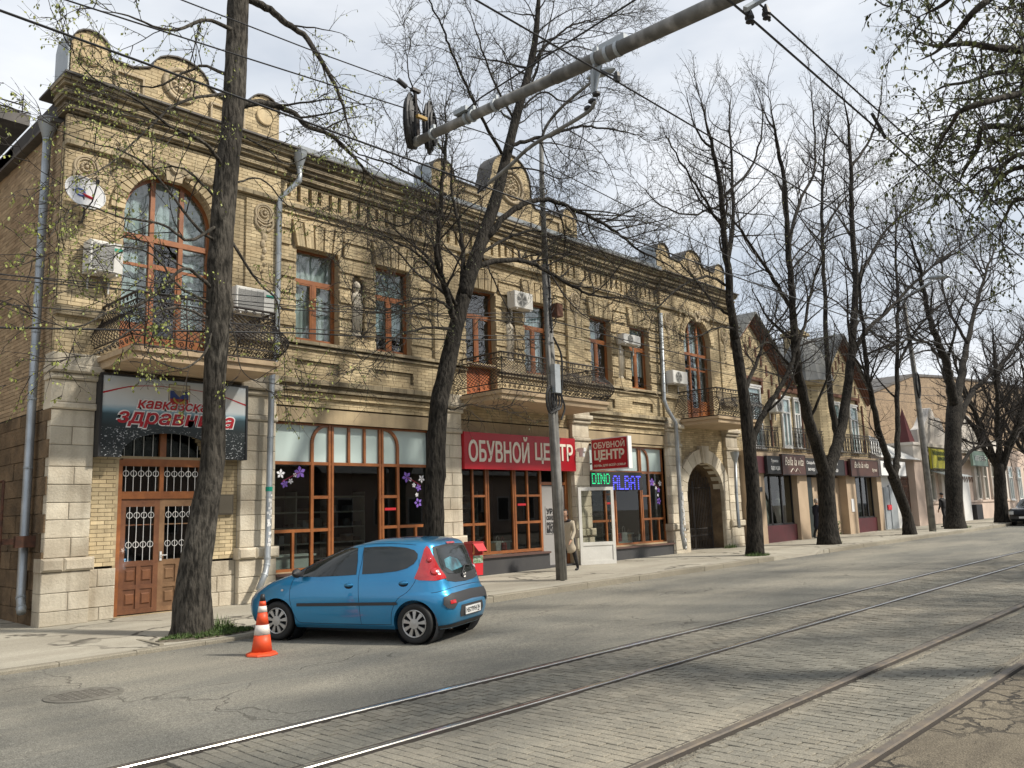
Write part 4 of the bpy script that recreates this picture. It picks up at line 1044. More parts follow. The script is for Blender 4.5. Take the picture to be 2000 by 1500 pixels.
# ============ relief ornament
def rosette(c, z, r, d, par=bld, tail=1.1):
    m = MB(); y = YF-d
    for rr, th in ((r, .03), (r*.78, .02)): m.tube([(c+rr*math.cos(a*PI/12), y-.015, z+rr*math.sin(a*PI/12)) for a in range(25)], th, 5, False)
    for k in range(12):
        a = k*PI/6; q = r*.40; s = r*.17
        m.lathe([(s, .02), (s*.75, -.035), (.002, -.05)], (c+q*math.cos(a), y, z+q*math.sin(a)), 6, 'y')
    m.lathe([(r*.22, 0), (r*.15, -.07), (.002, -.08)], (c, y, z), 8, 'y')
    # scroll bracket below
    for sg in (-1, 1):
        m.tube(spline([(c+sg*r*1.0, y-.02, z-r*.5), (c+sg*r*.95, y-.03, z-r*1.3), (c+sg*r*.35, y-.03, z-r*1.9), (c+sg*r*.12, y-.02, z-r*1.5), (c+sg*r*.3, y-.02, z-r*1.25)], 4), .026, 5)
    m.tube(spline([(c-r*.8, y-.01, z-r*1.05), (c, y-.03, z-r*1.45), (c+r*.8, y-.01, z-r*1.05)], 5), .03, 5)
    for k in range(7):
        zz = z-r*1.8-k*tail/7; s = r*(.42-.05*k)
        m.lathe([(s, 0), (s*.8, -.03), (.002, -.055)], (c+(.02 if k % 2 else -.02), y, zz), 7, 'y')
        for i in range(len(m.v)-21, len(m.v)): m.v[i] = (m.v[i][0], m.v[i][1], zz+(m.v[i][2]-zz)*1.6)
    m.build('rosette_bracket', M['orn'], par, smooth=False)
for c in (5.33, 9.05, 25.05, 29.02): rosette(c, 8.52, .21, .155)
for c in (19.85,): rosette(c, 8.35, .21, .13, tail=.9)
def herm(c, d=-.05):
    m = MB(); y = YF+.05
    prof = [(6.1, .15, .05), (6.16, .17, .07), (6.2, .11, .07), (6.5, .12, .09), (6.85, .14, .1), (6.98, .17, .12), (7.08, .16, .13), (7.16, .13, .11), (7.2, .05, .08), (7.24, .05, .09), (7.28, .085, .12), (7.36, .095, .13), (7.43, .08, .1), (7.48, .03, .04)]
    n = 12; b0 = len(m.v)
    for z, wx, wy in prof:
        for i in range(n+1):
            a = PI*i/n; m.v.append((c-wx*math.cos(a), y-wy*math.sin(a), z))
    for k in range(len(prof)-1):
        for i in range(n): q = k*(n+1)+i; m.f.append((q, q+1, q+n+2, q+n+1)); m.t.append(0)
    for sx in (-.08, .08): m.lathe([(.045, 0), (.03, -.02), (.002, -.035)], (c+sx*.8, y-.12, 7.05), 8, 'y')
    for k in range(5): m.tube([(c-.09+.045*k, y-.09, 6.2), (c-.1+.05*k, y-.115, 6.9)], .012, 4)
    m.build('relief_figure', M['herm'], bld, smooth=True)
for c in NICHE: herm(c)
def garland(c, z):
    m = MB(); y = YF-.13
    for sg in (-1, 1):
        P = spline([(c+sg*.12, y-.03, z-.06), (c+sg*.45, y-.07, z+.05), (c+sg*.8, y-.06, z+.02), (c+sg*1.1, y-.03, z+.28)], 8)
        rg = random.Random(4)
        for i, p in enumerate(P):
            s = .045+.03*math.sin(PI*i/len(P)); m.lathe([(s, .02), (s*.8, -.03), (.002, -.05)], (p.x+rg.uniform(-.02, .02), p.y, p.z+rg.uniform(-.03, .03)), 6, 'y')
        m.lathe([(.07, .03), (.08, -.05), (.05, -.09), (.002, -.1)], (c+sg*1.15, y, z+.02), 8, 'y')
        for k in range(4): m.lathe([(.06-.01*k, .02), (.04, -.05), (.002, -.07)], (c+sg*1.15, y, z+.16-.13*k), 7, 'y')
    m.prism([(c-.16, z-.2), (c+.16, z-.2), (c+.2, z+.22), (c-.2, z+.22)], y-.09, y+.05)
    m.tube(spline([(c-.14, y-.1, z+.15), (c, y-.13, z-.02), (c+.14, y-.1, z+.15)], 4), .03, 5)
    m.build('garland_relief', M['orn'], bld)
garland(7.0, 8.88); garland(27.06, 8.88)
# ============ balconies
def balcony(u0, u1, nm, y0=14.45, zs=4.66, zt=4.86):
    sl = MB(); sl.prism([(u0, zs+.0), (u1, zs), (u1, zt), (u0, zt)], y0+.06, YF+.05)
    sl.prism([(u0-.05, zt-.07), (u1+.05, zt-.07), (u1+.05, zt+.02), (u0-.05, zt+.02)], y0, YF+.02)
    o = sl.build('balcony', M['soffit'], bld)
    y1 = YF-.12; H = .98; zb = zt+.03
    corners = [(u0+.05, y1), (u0+.05, y0+.08), (u1-.05, y0+.08), (u1-.05, y1)]
    def prof(t): return .20*math.sin(PI*min(1, max(0, (t-.0)/.72)))**1.2 if t < .72 else .0   # belly near the bottom
    rl_, lat = MB(), MB()
    segs = list(zip(corners, corners[1:]))
    nrm = [(-1, 0), (0, -1), (1, 0)]
    for (A, B), nv in zip(segs, nrm):
        Lh = math.hypot(B[0]-A[0], B[1]-A[1]); ux, uy = (B[0]-A[0])/Lh, (B[1]-A[1])/Lh
        def P(s, t, off=0):
            b = prof(t)+off; e = b*(2*s/Lh-1) if True else 0
            return (A[0]+ux*(s+e)+nv[0]*b, A[1]+uy*(s+e)+nv[1]*b, zb+t*H)
        for t, r in ((1., .024), (.86, .014), (.17, .014), (.02, .02)):
            rl_.tube([P(Lh*i/10, t) for i in range(11)], r, 6)
        # diamond lattice between t .17 and .86
        n = max(4, int(Lh/.105)); m_ = 8
        for k in range(-m_, n+1):
            for dr_ in (1, -1):
                pts = []
                for q in range(m_+1):
                    s = (k+q)*Lh/n if dr_ > 0 else (k+m_-q)*Lh/n
                    if -1e-6 <= s <= Lh+1e-6: pts.append(P(s, .17+.69*q/m_))
                if len(pts) > 1: lat.tube(pts, .0088, 3, False)
        # scrolls in the top and bottom rows
        ns = int(Lh/.17)
        for k in range(ns):
            s0 = (k+.5)*Lh/ns
            for tc_, rr in ((.93, .045), (.095, .05)):
                pts = []
                for i in range(13):
                    a = i*2*PI/9; r = rr*(1-i/15); pts.append(P(s0+r*math.cos(a)*(1 if k % 2 else -1), tc_+r*math.sin(a)/H))
                lat.tube(pts, .0105, 3, False)
        for i in range(2 if Lh < 2.2 else 4):
            s = Lh*i/(1 if Lh < 2.2 else 3); rl_.tube([P(s, t/12) for t in range(13)], .014, 5)
            for sg in (-1, 1):
                if 0 < s+sg*.12 < Lh:
                    for tc_ in (.62, .38): rl_.tube([P(s+sg*(.03+.07*(1-i2/14))+.0, tc_+.0) if False else P(s+sg*.08+.07*(1-i2/16)*math.cos(i2*.75), tc_+.07*(1-i2/16)*math.sin(i2*.75)) for i2 in range(13)], .008, 4, False)
    rl_.build('balcony_rail', M['iron'], o); lat.build('balcony_lattice', M['iron'], o)
    return o
balcony(5.72, 8.52, 'a'); balcony(14.85, 19.2, 'b'); balcony(25.45, 28.6, 'c')
# carriage gate: two iron leaves
gt = thing('iron_gate', 'tall black wrought iron double gate closing the arched carriage entrance', 'gate', (GC, YF+.5, gz(27)+.1))
for s in (0, 1):
    u0_, u1_ = (GC-GR+.02, GC-.01) if s == 0 else (GC+.01, GC+GR-.02); f = MB(); y = YF+.45; g0 = gz(27)+.14
    for p, q in (((u0_, y, g0), (u0_, y, 2.75)), ((u1_, y, g0), (u1_, y, 2.75)), ((u0_, y, g0), (u1_, y, g0)), ((u0_, y, .75), (u1_, y, .75)), ((u0_, y, 1.0), (u1_, y, 1.0)), ((u0_, y, 2.5), (u1_, y, 2.5))): f.tube([p, q], .022, 4)
    lf = f.build('gate_leaf', M['iron'], gt); b_ = MB()
    for i in range(11):
        u = u0_+(u1_-u0_)*(i+.5)/11
        b_.tube([(u, y, g0), (u, y, 2.95+.15*math.sin(i*.7))], .014, 4); b_.lathe([(.001, -.04), (.022, 0), (.001, .09)], (u, y, 2.98+.15*math.sin(i*.7)), 5)
        b_.tube([(u-.04+.04*math.cos(t*PI/4), y, .87+.09*math.sin(t*PI/4)) for t in range(9)], .008, 3, False)
        b_.tube([(u, y-.01, g0+.3), (u+.05, y-.01, g0+.45), (u, y-.01, g0+.55)], .008, 3)
    b_.build('gate_bar', M['iron'], lf)

# shelves and goods deep inside the two shoe shops, and ceiling lamps that are off
rg = random.Random(31)
for (a, b) in ((9.6, 13.9), (14.95, 18.2), (20.4, 24.5)):
    sh = MB(); gd = MB()
    for z in (.75, 1.15, 1.55, 1.95, 2.35): sh.box(a, b, 19.0, 19.5, z, z+.04)
    for i in range(5): sh.box(a+(b-a)*i/4-.02, a+(b-a)*i/4+.02, 18.98, 19.5, .2, 2.5)
    sh.build('display_shelf', CUR[1], bld)
    for z in (.79, 1.19, 1.59, 1.99):
        u = a+.1
        while u < b-.3:
            w_ = rg.uniform(.12, .3); h_ = rg.uniform(.08, .26)
            if rg.random() < .8: gd.box(u, u+w_, 19.02, 19.3, z, z+h_, rg.uniform(-1, 1))
            u += w_+rg.uniform(.03, .15)
    gd.build('shoe_boxes', mat('shoe_goods', (.22, .14, .09), .6, col2=(.30, .30, .32), scale=2.2, tint=.7, lo=.45, hi=.55), bld, kind='stuff')
    for k in range(2):
        u = a+(b-a)*(k+.5)/2; st = MB(); st.box(u-.5, u+.5, 17.3, 17.7, .2, .95); st.box(u-.55, u+.55, 17.25, 17.75, .95, .99); st.build('display_table', CUR[4], bld)
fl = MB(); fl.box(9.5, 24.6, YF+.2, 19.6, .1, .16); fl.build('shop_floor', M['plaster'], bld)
# ================================================================= NEIGHBOURING BUILDINGS
def brick_tex(name, c1, c2, mort, sc=1., soft=.4):
    m = mat(name, c1, .9, col2=c2, scale=1.3, fine=.1, bump=.003); nt = m.node_tree; N = nt.nodes; L = nt.links.new; bs = N['Principled BSDF']
    src = bs.inputs['Base Color'].links[0].from_socket
    g = N.new('ShaderNodeNewGeometry'); sp = N.new('ShaderNodeSeparateXYZ'); L(g.outputs['Position'], sp.inputs[0])
    ad = N.new('ShaderNodeMath'); ad.operation = 'ADD'; L(sp.outputs[0], ad.inputs[0]); L(sp.outputs[1], ad.inputs[1])
    cb = N.new('ShaderNodeCombineXYZ'); L(ad.outputs[0], cb.inputs[0]); L(sp.outputs[2], cb.inputs[1])
    b = N.new('ShaderNodeTexBrick'); L(cb.outputs[0], b.inputs['Vector']); b.inputs['Scale'].default_value = sc
    b.inputs['Brick Width'].default_value = .25; b.inputs['Row Height'].default_value = .075; b.inputs['Mortar Size'].default_value = .007
    b.inputs['Color1'].default_value = (1, 1, 1, 1); b.inputs['Color2'].default_value = (.66, .66, .66, 1); b.inputs['Mortar'].default_value = (*mort, 1)
    x = N.new('ShaderNodeMix'); x.data_type = 'RGBA'; x.blend_type = 'MULTIPLY'; x.inputs[0].default_value = 1; L(src, x.inputs[6]); L(b.outputs['Color'], x.inputs[7]); L(x.outputs[2], bs.inputs['Base Color'])
    return m
M['brick2'] = brick_tex('yellow_brick_far', (.60, .49, .30), (.50, .40, .24), (.35, .35, .33))
M['brick3'] = brick_tex('brown_firewall', (.35, .26, .165), (.27, .20, .13), (.75, .72, .7))
M['redtrim'] = mat('red_brown_trim', (.17, .075, .045), .85, col2=(.12, .055, .035), scale=3)
M['ochrep'] = mat('ochre_pier', (.46, .35, .24), .8, col2=(.39, .295, .20), scale=1.5, stain=(.22, .16, .11), stamt=.4)
M['burg'] = mat('burgundy_plinth', (.085, .016, .022), .5, col2=(.065, .014, .018), scale=2)
M['signbrown'] = mat('brown_signboard', (.085, .04, .032), .45, col2=(.06, .03, .026), scale=2)
M['pink'] = mat('pink_plaster', (.58, .46, .38), .85, col2=(.52, .41, .34), scale=1, stain=(.3, .24, .2), stamt=.4)
M['whitep'] = mat('white_plaster', (.62, .58, .53), .85, col2=(.52, .48, .43), scale=1.2, stain=(.3, .27, .23), stamt=.5)
M['corr'] = mat('white_corrugated_sheet', (.60, .60, .58), .6, .1, col2=(.5, .5, .48), scale=1, stain=(.35, .33, .3), stamt=.4)
M['redroof'] = mat('dark_red_roof', (.085, .014, .014), .5, .1)
M['yellow'] = mat('yellow_banner', (.45, .42, .03), .5, fine=.05); M['olive'] = mat('olive_lettering', (.07, .10, .02), .6)
M['greensign'] = mat('pale_green_sign', (.20, .30, .24), .4)
M['wht'] = mat('window_white', (.66, .66, .64), .5)
b2 = thing('shop_building', 'yellow brick two-storey building with steep red-trimmed gables above brown shop signs', 'building', (36.5, 16.2, gz(36.5)))
Y2 = 16.15
def win_white(root, u0, u1, z0, z1, y, cross=.68):
    f = MB(); w = .09
    for p in ((u0, u0+w, z0, z1), (u1-w, u1, z0, z1), (u0+w, u1-w, z1-w, z1), (u0+w, u1-w, z0, z0+w), (u0+w, u1-w, z0+(z1-z0)*cross, z0+(z1-z0)*cross+.07), ((u0+u1)/2-.04, (u0+u1)/2+.04, z0+w, z0+(z1-z0)*cross)): f.box(p[0], p[1], y-.08, y, p[2], p[3])
    f.box(u0-.06, u1+.06, y-.1, y, z1, z1+.08); f.box(u0-.1, u1+.1, y-.14, y, z0-.06, z0)
    o = f.build('window', M['wht'], root)
    g = MB(); g.box(u0+w, u1-w, y-.03, y-.02, z0+w, z1-w); g.build('pane', M['glass_up'], o)
    g = MB(); g.box(u0+w, u1-w, y-.012, y-.006, z0+w, z1-w); g.build('blind', M['curtain'], o)
    return o
w = MB()
w.prism([(29.55, 3.9), (43.3, 3.9), (43.3, 7.1), (40.3, 9.9), (37.3, 7.1), (34.5, 7.1), (31.3, 9.6), (29.55, 8.2)], Y2, Y2+.5)
w.box(42.9, 43.3, Y2+.5, 24, 3.9, 7.1)
w.build('upper_wall', M['brick2'], b2)
w = MB()
w.prism([(Y2, 7.05), (Y2+5, 10.2), (Y2+9, 7.05)], 29.6, 43.4, ax='x'); w.build('roof', M['roofgrey'], b2)
for (a, za, b, zb) in ((31.3, 9.62, 34.75, 6.95), (31.3, 9.62, 29.6, 8.25), (40.3, 9.92, 43.6, 6.85), (40.3, 9.92, 37.1, 6.95)):
    w = MB(); l = math.hypot(b-a, zb-za); n = (-(zb-za)/l, (b-a)/l)
    if n[1] < 0: n = (-n[0], -n[1])
    for k, (dd, yy) in enumerate(((0, .26), (.10, .18), (.20, .10))):
        q = [(a+n[0]*-dd, za-n[1]*dd), (b-n[0]*dd, zb-n[1]*dd), (b-n[0]*(dd+.095), zb-n[1]*(dd+.095)), (a-n[0]*(dd+.095), za-n[1]*(dd+.095))]
        w.prism(q if b < a else q[::-1], Y2-yy, Y2)
    w.build('gable_moulding', M['redtrim'], b2)
    w = MB(); q = [(a, za+.02), (b, zb+.02), (b, zb+.09), (a, za+.09)]; w.prism(q if b > a else q[::-1], Y2-.4, Y2+5); w.build('gable_roof', M['roofgrey'], b2)
w = MB()   # stepped dark slots under the gables
for c, zt in ((31.3, 9.0), (40.3, 9.3)):
    for k in range(-5, 6):
        z = zt-abs(k)*.36
        if 29.7 < c+k*.42: w.box(c+k*.42-.06, c+k*.42+.06, Y2-.03, Y2-.004, z-.75, z-.30)
w.build('slot', M['redtrim'], b2, kind='stuff')
for a, b in ((34.75, 37.1),):
    w = MB(); w.box(a, b, Y2-.2, Y2, 6.9, 7.1); w.box(a, b, Y2-.12, Y2, 6.75, 6.9); w.build('cornice', M['redtrim'], b2)
w = MB(); w.lathe([(1.05, 3.9), (1.05, 7.0), (1.2, 7.05), (1.25, 7.25), (1.1, 7.4), (.2, 8.3), (.001, 8.4)], (36.9, Y2+.25, 0), 14); w.build('corner_turret', M['brick2'], b2)
w = MB(); w.lathe([(1.27, 7.26), (1.22, 7.4), (.9, 8.5), (.5, 9.2), (.001, 9.5)], (36.9, Y2+.25, 0), 14); w.build('turret_roof', M['roofgrey'], b2)
w = MB(); w.box(37.5, 38.4, 16.8, 17.6, 8.2, 10.0); w.box(37.4, 38.5, 16.7, 17.7, 9.75, 9.9); w.build('chimney', M['brick2'], b2)
w = MB(); w.box(33.4, 35.2, 18.2, 20, 8.3, 9.7); w.build('dormer', M['brick2'], b2)
w = MB(); w.box(33.2, 35.4, 18.0, 20.2, 9.7, 9.85); w.lathe([(.8, 9.0), (.8, 9.7), (.6, 10.0), (.001, 10.1)], (30.6, 17.3, 0), 12); w.build('dormer_roof', M['roofdark'], b2)
win_white(b2, 30.35, 31.75, 4.1, 6.6, Y2-.02); win_white(b2, 33.55, 34.35, 4.2, 6.35, Y2-.02); win_white(b2, 34.75, 35.35, 4.2, 6.35, Y2-.02); win_white(b2, 38.8, 39.7, 4.2, 6.5, Y2-.02); win_white(b2, 40.9, 41.8, 4.2, 6.5, Y2-.02)
for a, b, z in ((30.2, 31.95, 6.85), (33.4, 35.5, 6.6), (38.6, 42.0, 6.8)):
    w = MB(); w.box(a, b, Y2-.14, Y2-.02, z, z+.14); w.box(a, a+.12, Y2-.12, Y2-.02, z-.5, z); w.box(b-.12, b, Y2-.12, Y2-.02, z-.5, z); w.build('window_hood', M['redtrim'], b2)
for u in (32.6, 35.6, 38.2, 42.6):
    w = MB(); w.box(u-.05, u+.05, Y2-.06, Y2-.01, 4.2, 6.6); w.build('pilaster_strip', M['redtrim'], b2)
w = MB(); w.box(29.55, 43.3, Y2-.35, Y2+.3, 3.72, 3.92); w.build('belt_course', M['ochrep'], b2)
# wrought balconette railings
def railing(root, u0, u1, z0, h, y):
    r = MB()
    for t in (0, .14, .86, 1): r.tube([(u0, y, z0+t*h), (u1, y, z0+t*h)], .018, 4)
    n = int((u1-u0)/.3)
    for i in range(n+1):
        u = u0+(u1-u0)*i/n; r.tube([(u, y, z0), (u, y, z0+h+(.12 if i % 3 == 0 else 0))], .014, 4)
        if i < n:
            c = u+.5*(u1-u0)/n
            r.tube([(c+.11*math.cos(a*PI/6), y, z0+h*.5+.36*h*math.sin(a*PI/6)) for a in range(13)], .011, 3, False)
            for zz in (.07, .93): r.tube([(c+.05*math.cos(a*PI/4), y, z0+zz*h+.05*math.sin(a*PI/4)) for a in range(9)], .010, 3, False)
            for sx in (-.13, .13): r.tube([(c+sx, y, z0+.2*h), (c, y, z0+.5*h), (c+sx, y, z0+.8*h)], .008, 3, False)
    return r.build('balcony_railing', M['iron'], root)
railing(b2, 29.9, 32.4, 3.95, 1.0, 15.75); railing(b2, 33.3, 43.0, 3.95, 1.0, 15.55)
# ground floor
w = MB(); w.box(29.62, 43.3, Y2+.35, Y2+4, 0, 3.75); w.build('shop_interior_wall', M['interior'], b2)
for a, b in ((29.62, 31.1), (34.05, 35.0), (39.2, 40.25), (43.0, 43.6)):
    w = MB(); w.box(a, b, Y2-.28, Y2+.6, gl(a)-.05, 3.72); w.build('pier', M['ochrep'], b2)
def shopw2(a, b, z0, z1, n):
    f = MB()
    for i in range(n+1):
        u = a+(b-a)*i/n; f.box(u-.04, u+.04, Y2-.02, Y2+.06, z0, z1)
    f.box(a+.04, b-.04, Y2-.02, Y2+.06, z0, z0+.07); f.box(a+.04, b-.04, Y2-.02, Y2+.06, z1-.07, z1)
    o = f.build('shop_window', M['dark'], b2)
    for i in range(n):
        g = MB(); g.box(a+(b-a)*i/n+.04, a+(b-a)*(i+1)/n-.04, Y2+.02, Y2+.03, z0+.07, z1-.07); g.build('pane', M['glass'], o)
for a, b, n in ((31.1, 34.05, 3), (40.25, 43.0, 4)):
    shopw2(a, b, gl(a)+.68, 3.05, n); w = MB(); w.box(a, b, Y2-.12, Y2+.1, gl(a)-.05, gl(a)+.68); w.build('plinth', M['burg'], b2)
M['darkdoor'] = mat('dark_green_door', (.02, .028, .025), .35)
for a, b in ((35.0, 36.3), (36.3, 37.4), (37.9, 39.2)):
    w = MB(); w.box(a+.02, b-.02, Y2+.1, Y2+.16, gl(a), 2.95); w.box(a+.12, b-.12, Y2+.08, Y2+.1, gl(a)+.2, gl(a)+.9); w.build('door', M['darkdoor'] if a < 36 else M['ochrep'], b2)
# dress dummies and shoes in the window, read as soft pale shapes
dm = 'dress form seen through the glass under the brown script sign'
for k, (u, s) in enumerate(((31.9, .9), (33.2, .8))):
    w = MB(); w.lathe([(.16, .9), (.19, 1.2), (.13, 1.5), (.18, 1.75), (.14, 1.9), (.05, 1.95), (.05, 2.05), (.08, 2.12), (.07, 2.25), (.001, 2.3)], (u, Y2+.25, .1), 10); w.lathe([(.12, .75), (.02, .8), (.02, .9)], (u, Y2+.25, .15), 8)
    top(w, 'mannequin', M['bagg'], ('left ' if k == 0 else 'right ')+dm, 'mannequin')
# signboards over the shops
def board(u0, u1, z0, z1, y, m_, name='shop_sign', lab='', depth=.12):
    t = thing(name, lab, 'sign', ((u0+u1)/2, y, z0)); w = MB(); w.box(u0, u1, y, y+depth, z0, z1); w.build('board', M[m_], t)
    w = MB(); e = .03
    for p in ((u0, u1, z0, z0+e), (u0, u1, z1-e, z1), (u0, u0+e, z0+e, z1-e), (u1-e, u1, z0+e, z1-e)): w.box(p[0], p[1], y-.012, y, p[2], p[3])
    w.build('sign_rim', M['dark'], t); return t
def letters(t, s, u, z, w, h, y, m_='white', **k):
    mb = text_mb(s, w, h, .008, **k); place(mb, (u, y, z)); return mb.build('lettering', M[m_], t)
ys = 15.62
w = MB(); w.box(29.7, 43.4, 15.75, Y2, 3.05, 3.72); w.build('sign_fascia', M['burg'], b2)
t = board(31.0, 32.2, 3.02, 3.74, ys+.02, 'dark', lab='dark sign panel with two lines of small white lettering left of the script sign'); letters(t, 'Туники', 31.35, 3.45, .6, .16, ys+.01); letters(t, 'одежда', 31.3, 3.15, .75, .18, ys+.01)
t = board(32.22, 34.4, 2.98, 3.84, ys-.03, 'signbrown', lab='brown sign with pale looping script reading Bella la vita above the shoe window'); letters(t, 'Bella la vita', 32.45, 3.38, 1.7, .34, ys-.045, 'cream', shear=.35, bold=-.008)
lw = MB(); lw.tube(spline([(32.9, ys-.045, 3.1), (33.15, ys-.045, 3.25), (33.35, ys-.045, 3.13), (33.55, ys-.045, 3.25), (33.8, ys-.045, 3.08)], 5), .012, 4); lw.build('scroll_line', M['cream'], t)
t = board(34.42, 35.7, 3.02, 3.74, ys+.02, 'dark', lab='dark sign panel with two white lines right of the first script sign'); letters(t, 'Свадьба', 34.6, 3.45, .85, .16, ys+.01); letters(t, 'вечер', 34.7, 3.15, .65, .16, ys+.01)
t = board(36.9, 38.6, 3.02, 3.74, ys+.02, 'dark', lab='dark sign panel half hidden behind the forked tree trunk'); letters(t, 'Туники', 37.1, 3.45, .7, .16, ys+.01); letters(t, 'одежда', 37.1, 3.15, .7, .16, ys+.01)
t = board(39.2, 42.6, 2.98, 3.80, ys-.03, 'signbrown', lab='second brown script sign, right of the forked tree'); letters(t, 'Bella la vita', 39.6, 3.40, 1.7, .28, ys-.045, 'cream', shear=.35, bold=-.01); letters(t, 'бутик', 41.75, 3.2, .6, .2, ys-.045, 'cream')
# white annex
b3 = thing('white_kiosk', 'low white shop annex with a blackened white sign and corrugated roof', 'kiosk', (45.3, 16.2, gz(45)))
w = MB(); w.box(43.6, 47.0, 16.1, 20, 0.2, 3.95); w.build('wall', M['wht'], b3)
w = MB(); w.box(44.3, 45.0, 16.04, 16.1, gl(44), 2.5); w.box(45.0, 45.9, 16.0, 16.1, gl(44), 2.6); w.build('door', M['zinc'], b3)
w = MB(); w.box(44.55, 45.05, 15.98, 16.04, 1.35, 1.6); w.build('red_notice', M['red_bar'], b3)
w = MB()
for i in range(60):
    u = 43.0+i*.1; z_ = .025*(i % 2)
    w.add([(u, 15.6, 3.98+z_), (u+.1, 15.6, 3.98+.025-z_), (u+.1, 19.5, 6.3+.025-z_), (u, 19.5, 6.3+z_)], [(0, 1, 2, 3)])
w.build('corrugated_roof', M['corr'], b3)
w = MB(); w.box(43.2, 48.6, 19.4, 19.6, 6.2, 6.42)
for i in range(18): w.box(43.3+i*.3, 43.42+i*.3, 19.3, 19.4, 6.1, 6.25)
w.build('ridge_cap', M['corr'], b3)
t = board(43.0, 46.6, 3.05, 3.85, ys, 'white', lab='white signboard streaked with soot, black lettering, beside the brown signs'); letters(t, 'Мужская мода', 43.4, 3.42, 2.4, .28, ys-.015, 'dark', bold=.03)
nb = MB(); nb.box(39.55, 39.85, 15.84, 15.87, 1.35, 1.95); top(nb, 'notice_board', M['white'], 'white paper notice fixed on the ochre pier between the shop windows', 'notice')
nb = MB(); nb.box(29.95, 30.85, 15.84, 15.87, 2.32, 2.5); top(nb, 'street_plate', M['dark'], 'small dark street name plate on the first ochre pier', 'plate')
# gate with pink pillar and red pyramid
gp = thing('gate_pillar', 'pink plastered gate pillar capped by a steep dark red pyramid', 'pillar', (49.6, 16.3, gz(49)))
w = MB(); w.box(48.75, 50.5, 15.9, 17.1, .2, 4.0); w.build('shaft', M['pink'], gp)
w = MB(); w.box(48.6, 50.65, 15.8, 17.2, 4.0, 4.15); w.box(48.7, 50.55, 15.85, 17.15, 4.15, 4.85); w.box(48.6, 50.65, 15.78, 17.2, 4.85, 5.0); w.build('capital', M['whitep'], gp)
w = MB(); w.add([(48.8, 16.0, 5), (49.7, 16.0, 5), (49.7, 16.8, 5), (48.8, 16.8, 5), (48.98, 16.15, 5.7), (49.52, 16.15, 5.7), (49.52, 16.65, 5.7), (48.98, 16.65, 5.7), (49.25, 16.4, 7.0)], [(0, 1, 5, 4), (1, 2, 6, 5), (2, 3, 7, 6), (3, 0, 4, 7), (4, 5, 8), (5, 6, 8), (6, 7, 8), (7, 4, 8)]); w.build('pyramid_roof', M['redroof'], gp)
g2 = thing('iron_gate', 'rusty spiked iron gate standing left of the pink pillar', 'gate', (47.9, 16.3, gz(48)))
for i in range(9):
    w = MB(); u = 47.05+i*.21; w.tube([(u, 16.3, gl(47)), (u, 16.3, 2.9)], .03, 4); w.lathe([(.001, 2.85), (.05, 2.95), (.001, 3.2)], (u, 16.3, 0), 4); w.build('gate_bar', M['rust'], g2)
w = MB()
for z in (.7, 1.2, 2.55): w.box(47.0, 48.8, 16.27, 16.33, z, z+.06)
w.build('gate_rail', M['rust'], g2)
# pink one-storey building
b4 = thing('pink_building', 'one-storey pink and white plastered building with tall narrow windows and scrolled parapet', 'building', (59.5, 16.2, gz(59)))
w = MB(); w.box(50.55, 68.4, 16.2, 24, .2, 5.0); w.build('wall', M['pink'], b4)
w = MB(); w.box(50.5, 68.5, 15.95, 16.2, 4.85, 5.05); w.box(50.5, 68.5, 16.05, 16.2, 4.7, 4.85); w.box(50.5, 68.5, 16.1, 16.6, 5.05, 5.8); w.build('cornice', M['whitep'], b4)
w = MB(); w.prism([(51.0, 5.8), (55.5, 5.8)]+[(55.5-.9*i/8*1.0, 5.8+.9*math.sin(PI*i/16)) for i in range(9)]+[(53.9-(i/6)*1.3, 6.7+.55*math.sin(PI*i/6)) for i in range(7)]+[(51.8, 6.1)], 16.1, 16.7); w.build('scrolled_parapet', M['whitep'], b4)
w = MB(); w.prism([(58.8, 5.8), (62.3, 5.8), (62.0, 6.5)]+[(60.55-1.1*math.cos(PI-PI*i/8)*-1 if False else 60.55+1.1*math.cos(PI*i/8), 6.5+.75*math.sin(PI*i/8)) for i in range(9)]+[(59.1, 6.5)], 16.1, 16.7); w.build('arched_parapet', M['whitep'], b4)
w = MB(); w.box(50.5, 68.5, 16.08, 16.2, .2, 1.55); w.box(50.5, 68.5, 16.0, 16.2, 1.55, 1.68); w.build('plinth_band', M['pink'], b4)
for i, u in enumerate((51.6, 54.2, 60.9, 62.6, 64.6, 66.4)):
    f = MB(); f.box(u-.1, u, 16.05, 16.2, 1.7, 4.1); f.box(u+.9, u+1.0, 16.05, 16.2, 1.7, 4.1); f.box(u-.2, u+1.1, 16.0, 16.2, 4.1, 4.35); f.box(u+.42, u+.48, 16.12, 16.2, 1.8, 4.1); f.box(u, u+.9, 16.12, 16.2, 3.2, 3.27); f.box(u, u+.9, 16.1, 16.2, 1.7, 1.8)
    o = f.build('window', M['whitep'], b4); g = MB(); g.box(u, u+.9, 16.15, 16.16, 1.8, 4.1); g.build('pane', M['glass_up'], o)
for u in (57.0,):
    f = MB(); f.box(u, u+1.6, 15.9, 16.2, gl(57), 3.3); f.build('door', M['wht'], b4); f = MB(); f.box(58.9, 60.2, 15.7, 16.2, gl(57), 1.4); f.build('entrance_box', M['dark'], b4)
for u in (50.6, 53.6, 56.4, 60.5, 68.0):
    f = MB(); f.box(u, u+.4, 16.02, 16.2, 1.68, 4.7); f.build('pilaster', M['whitep'], b4)
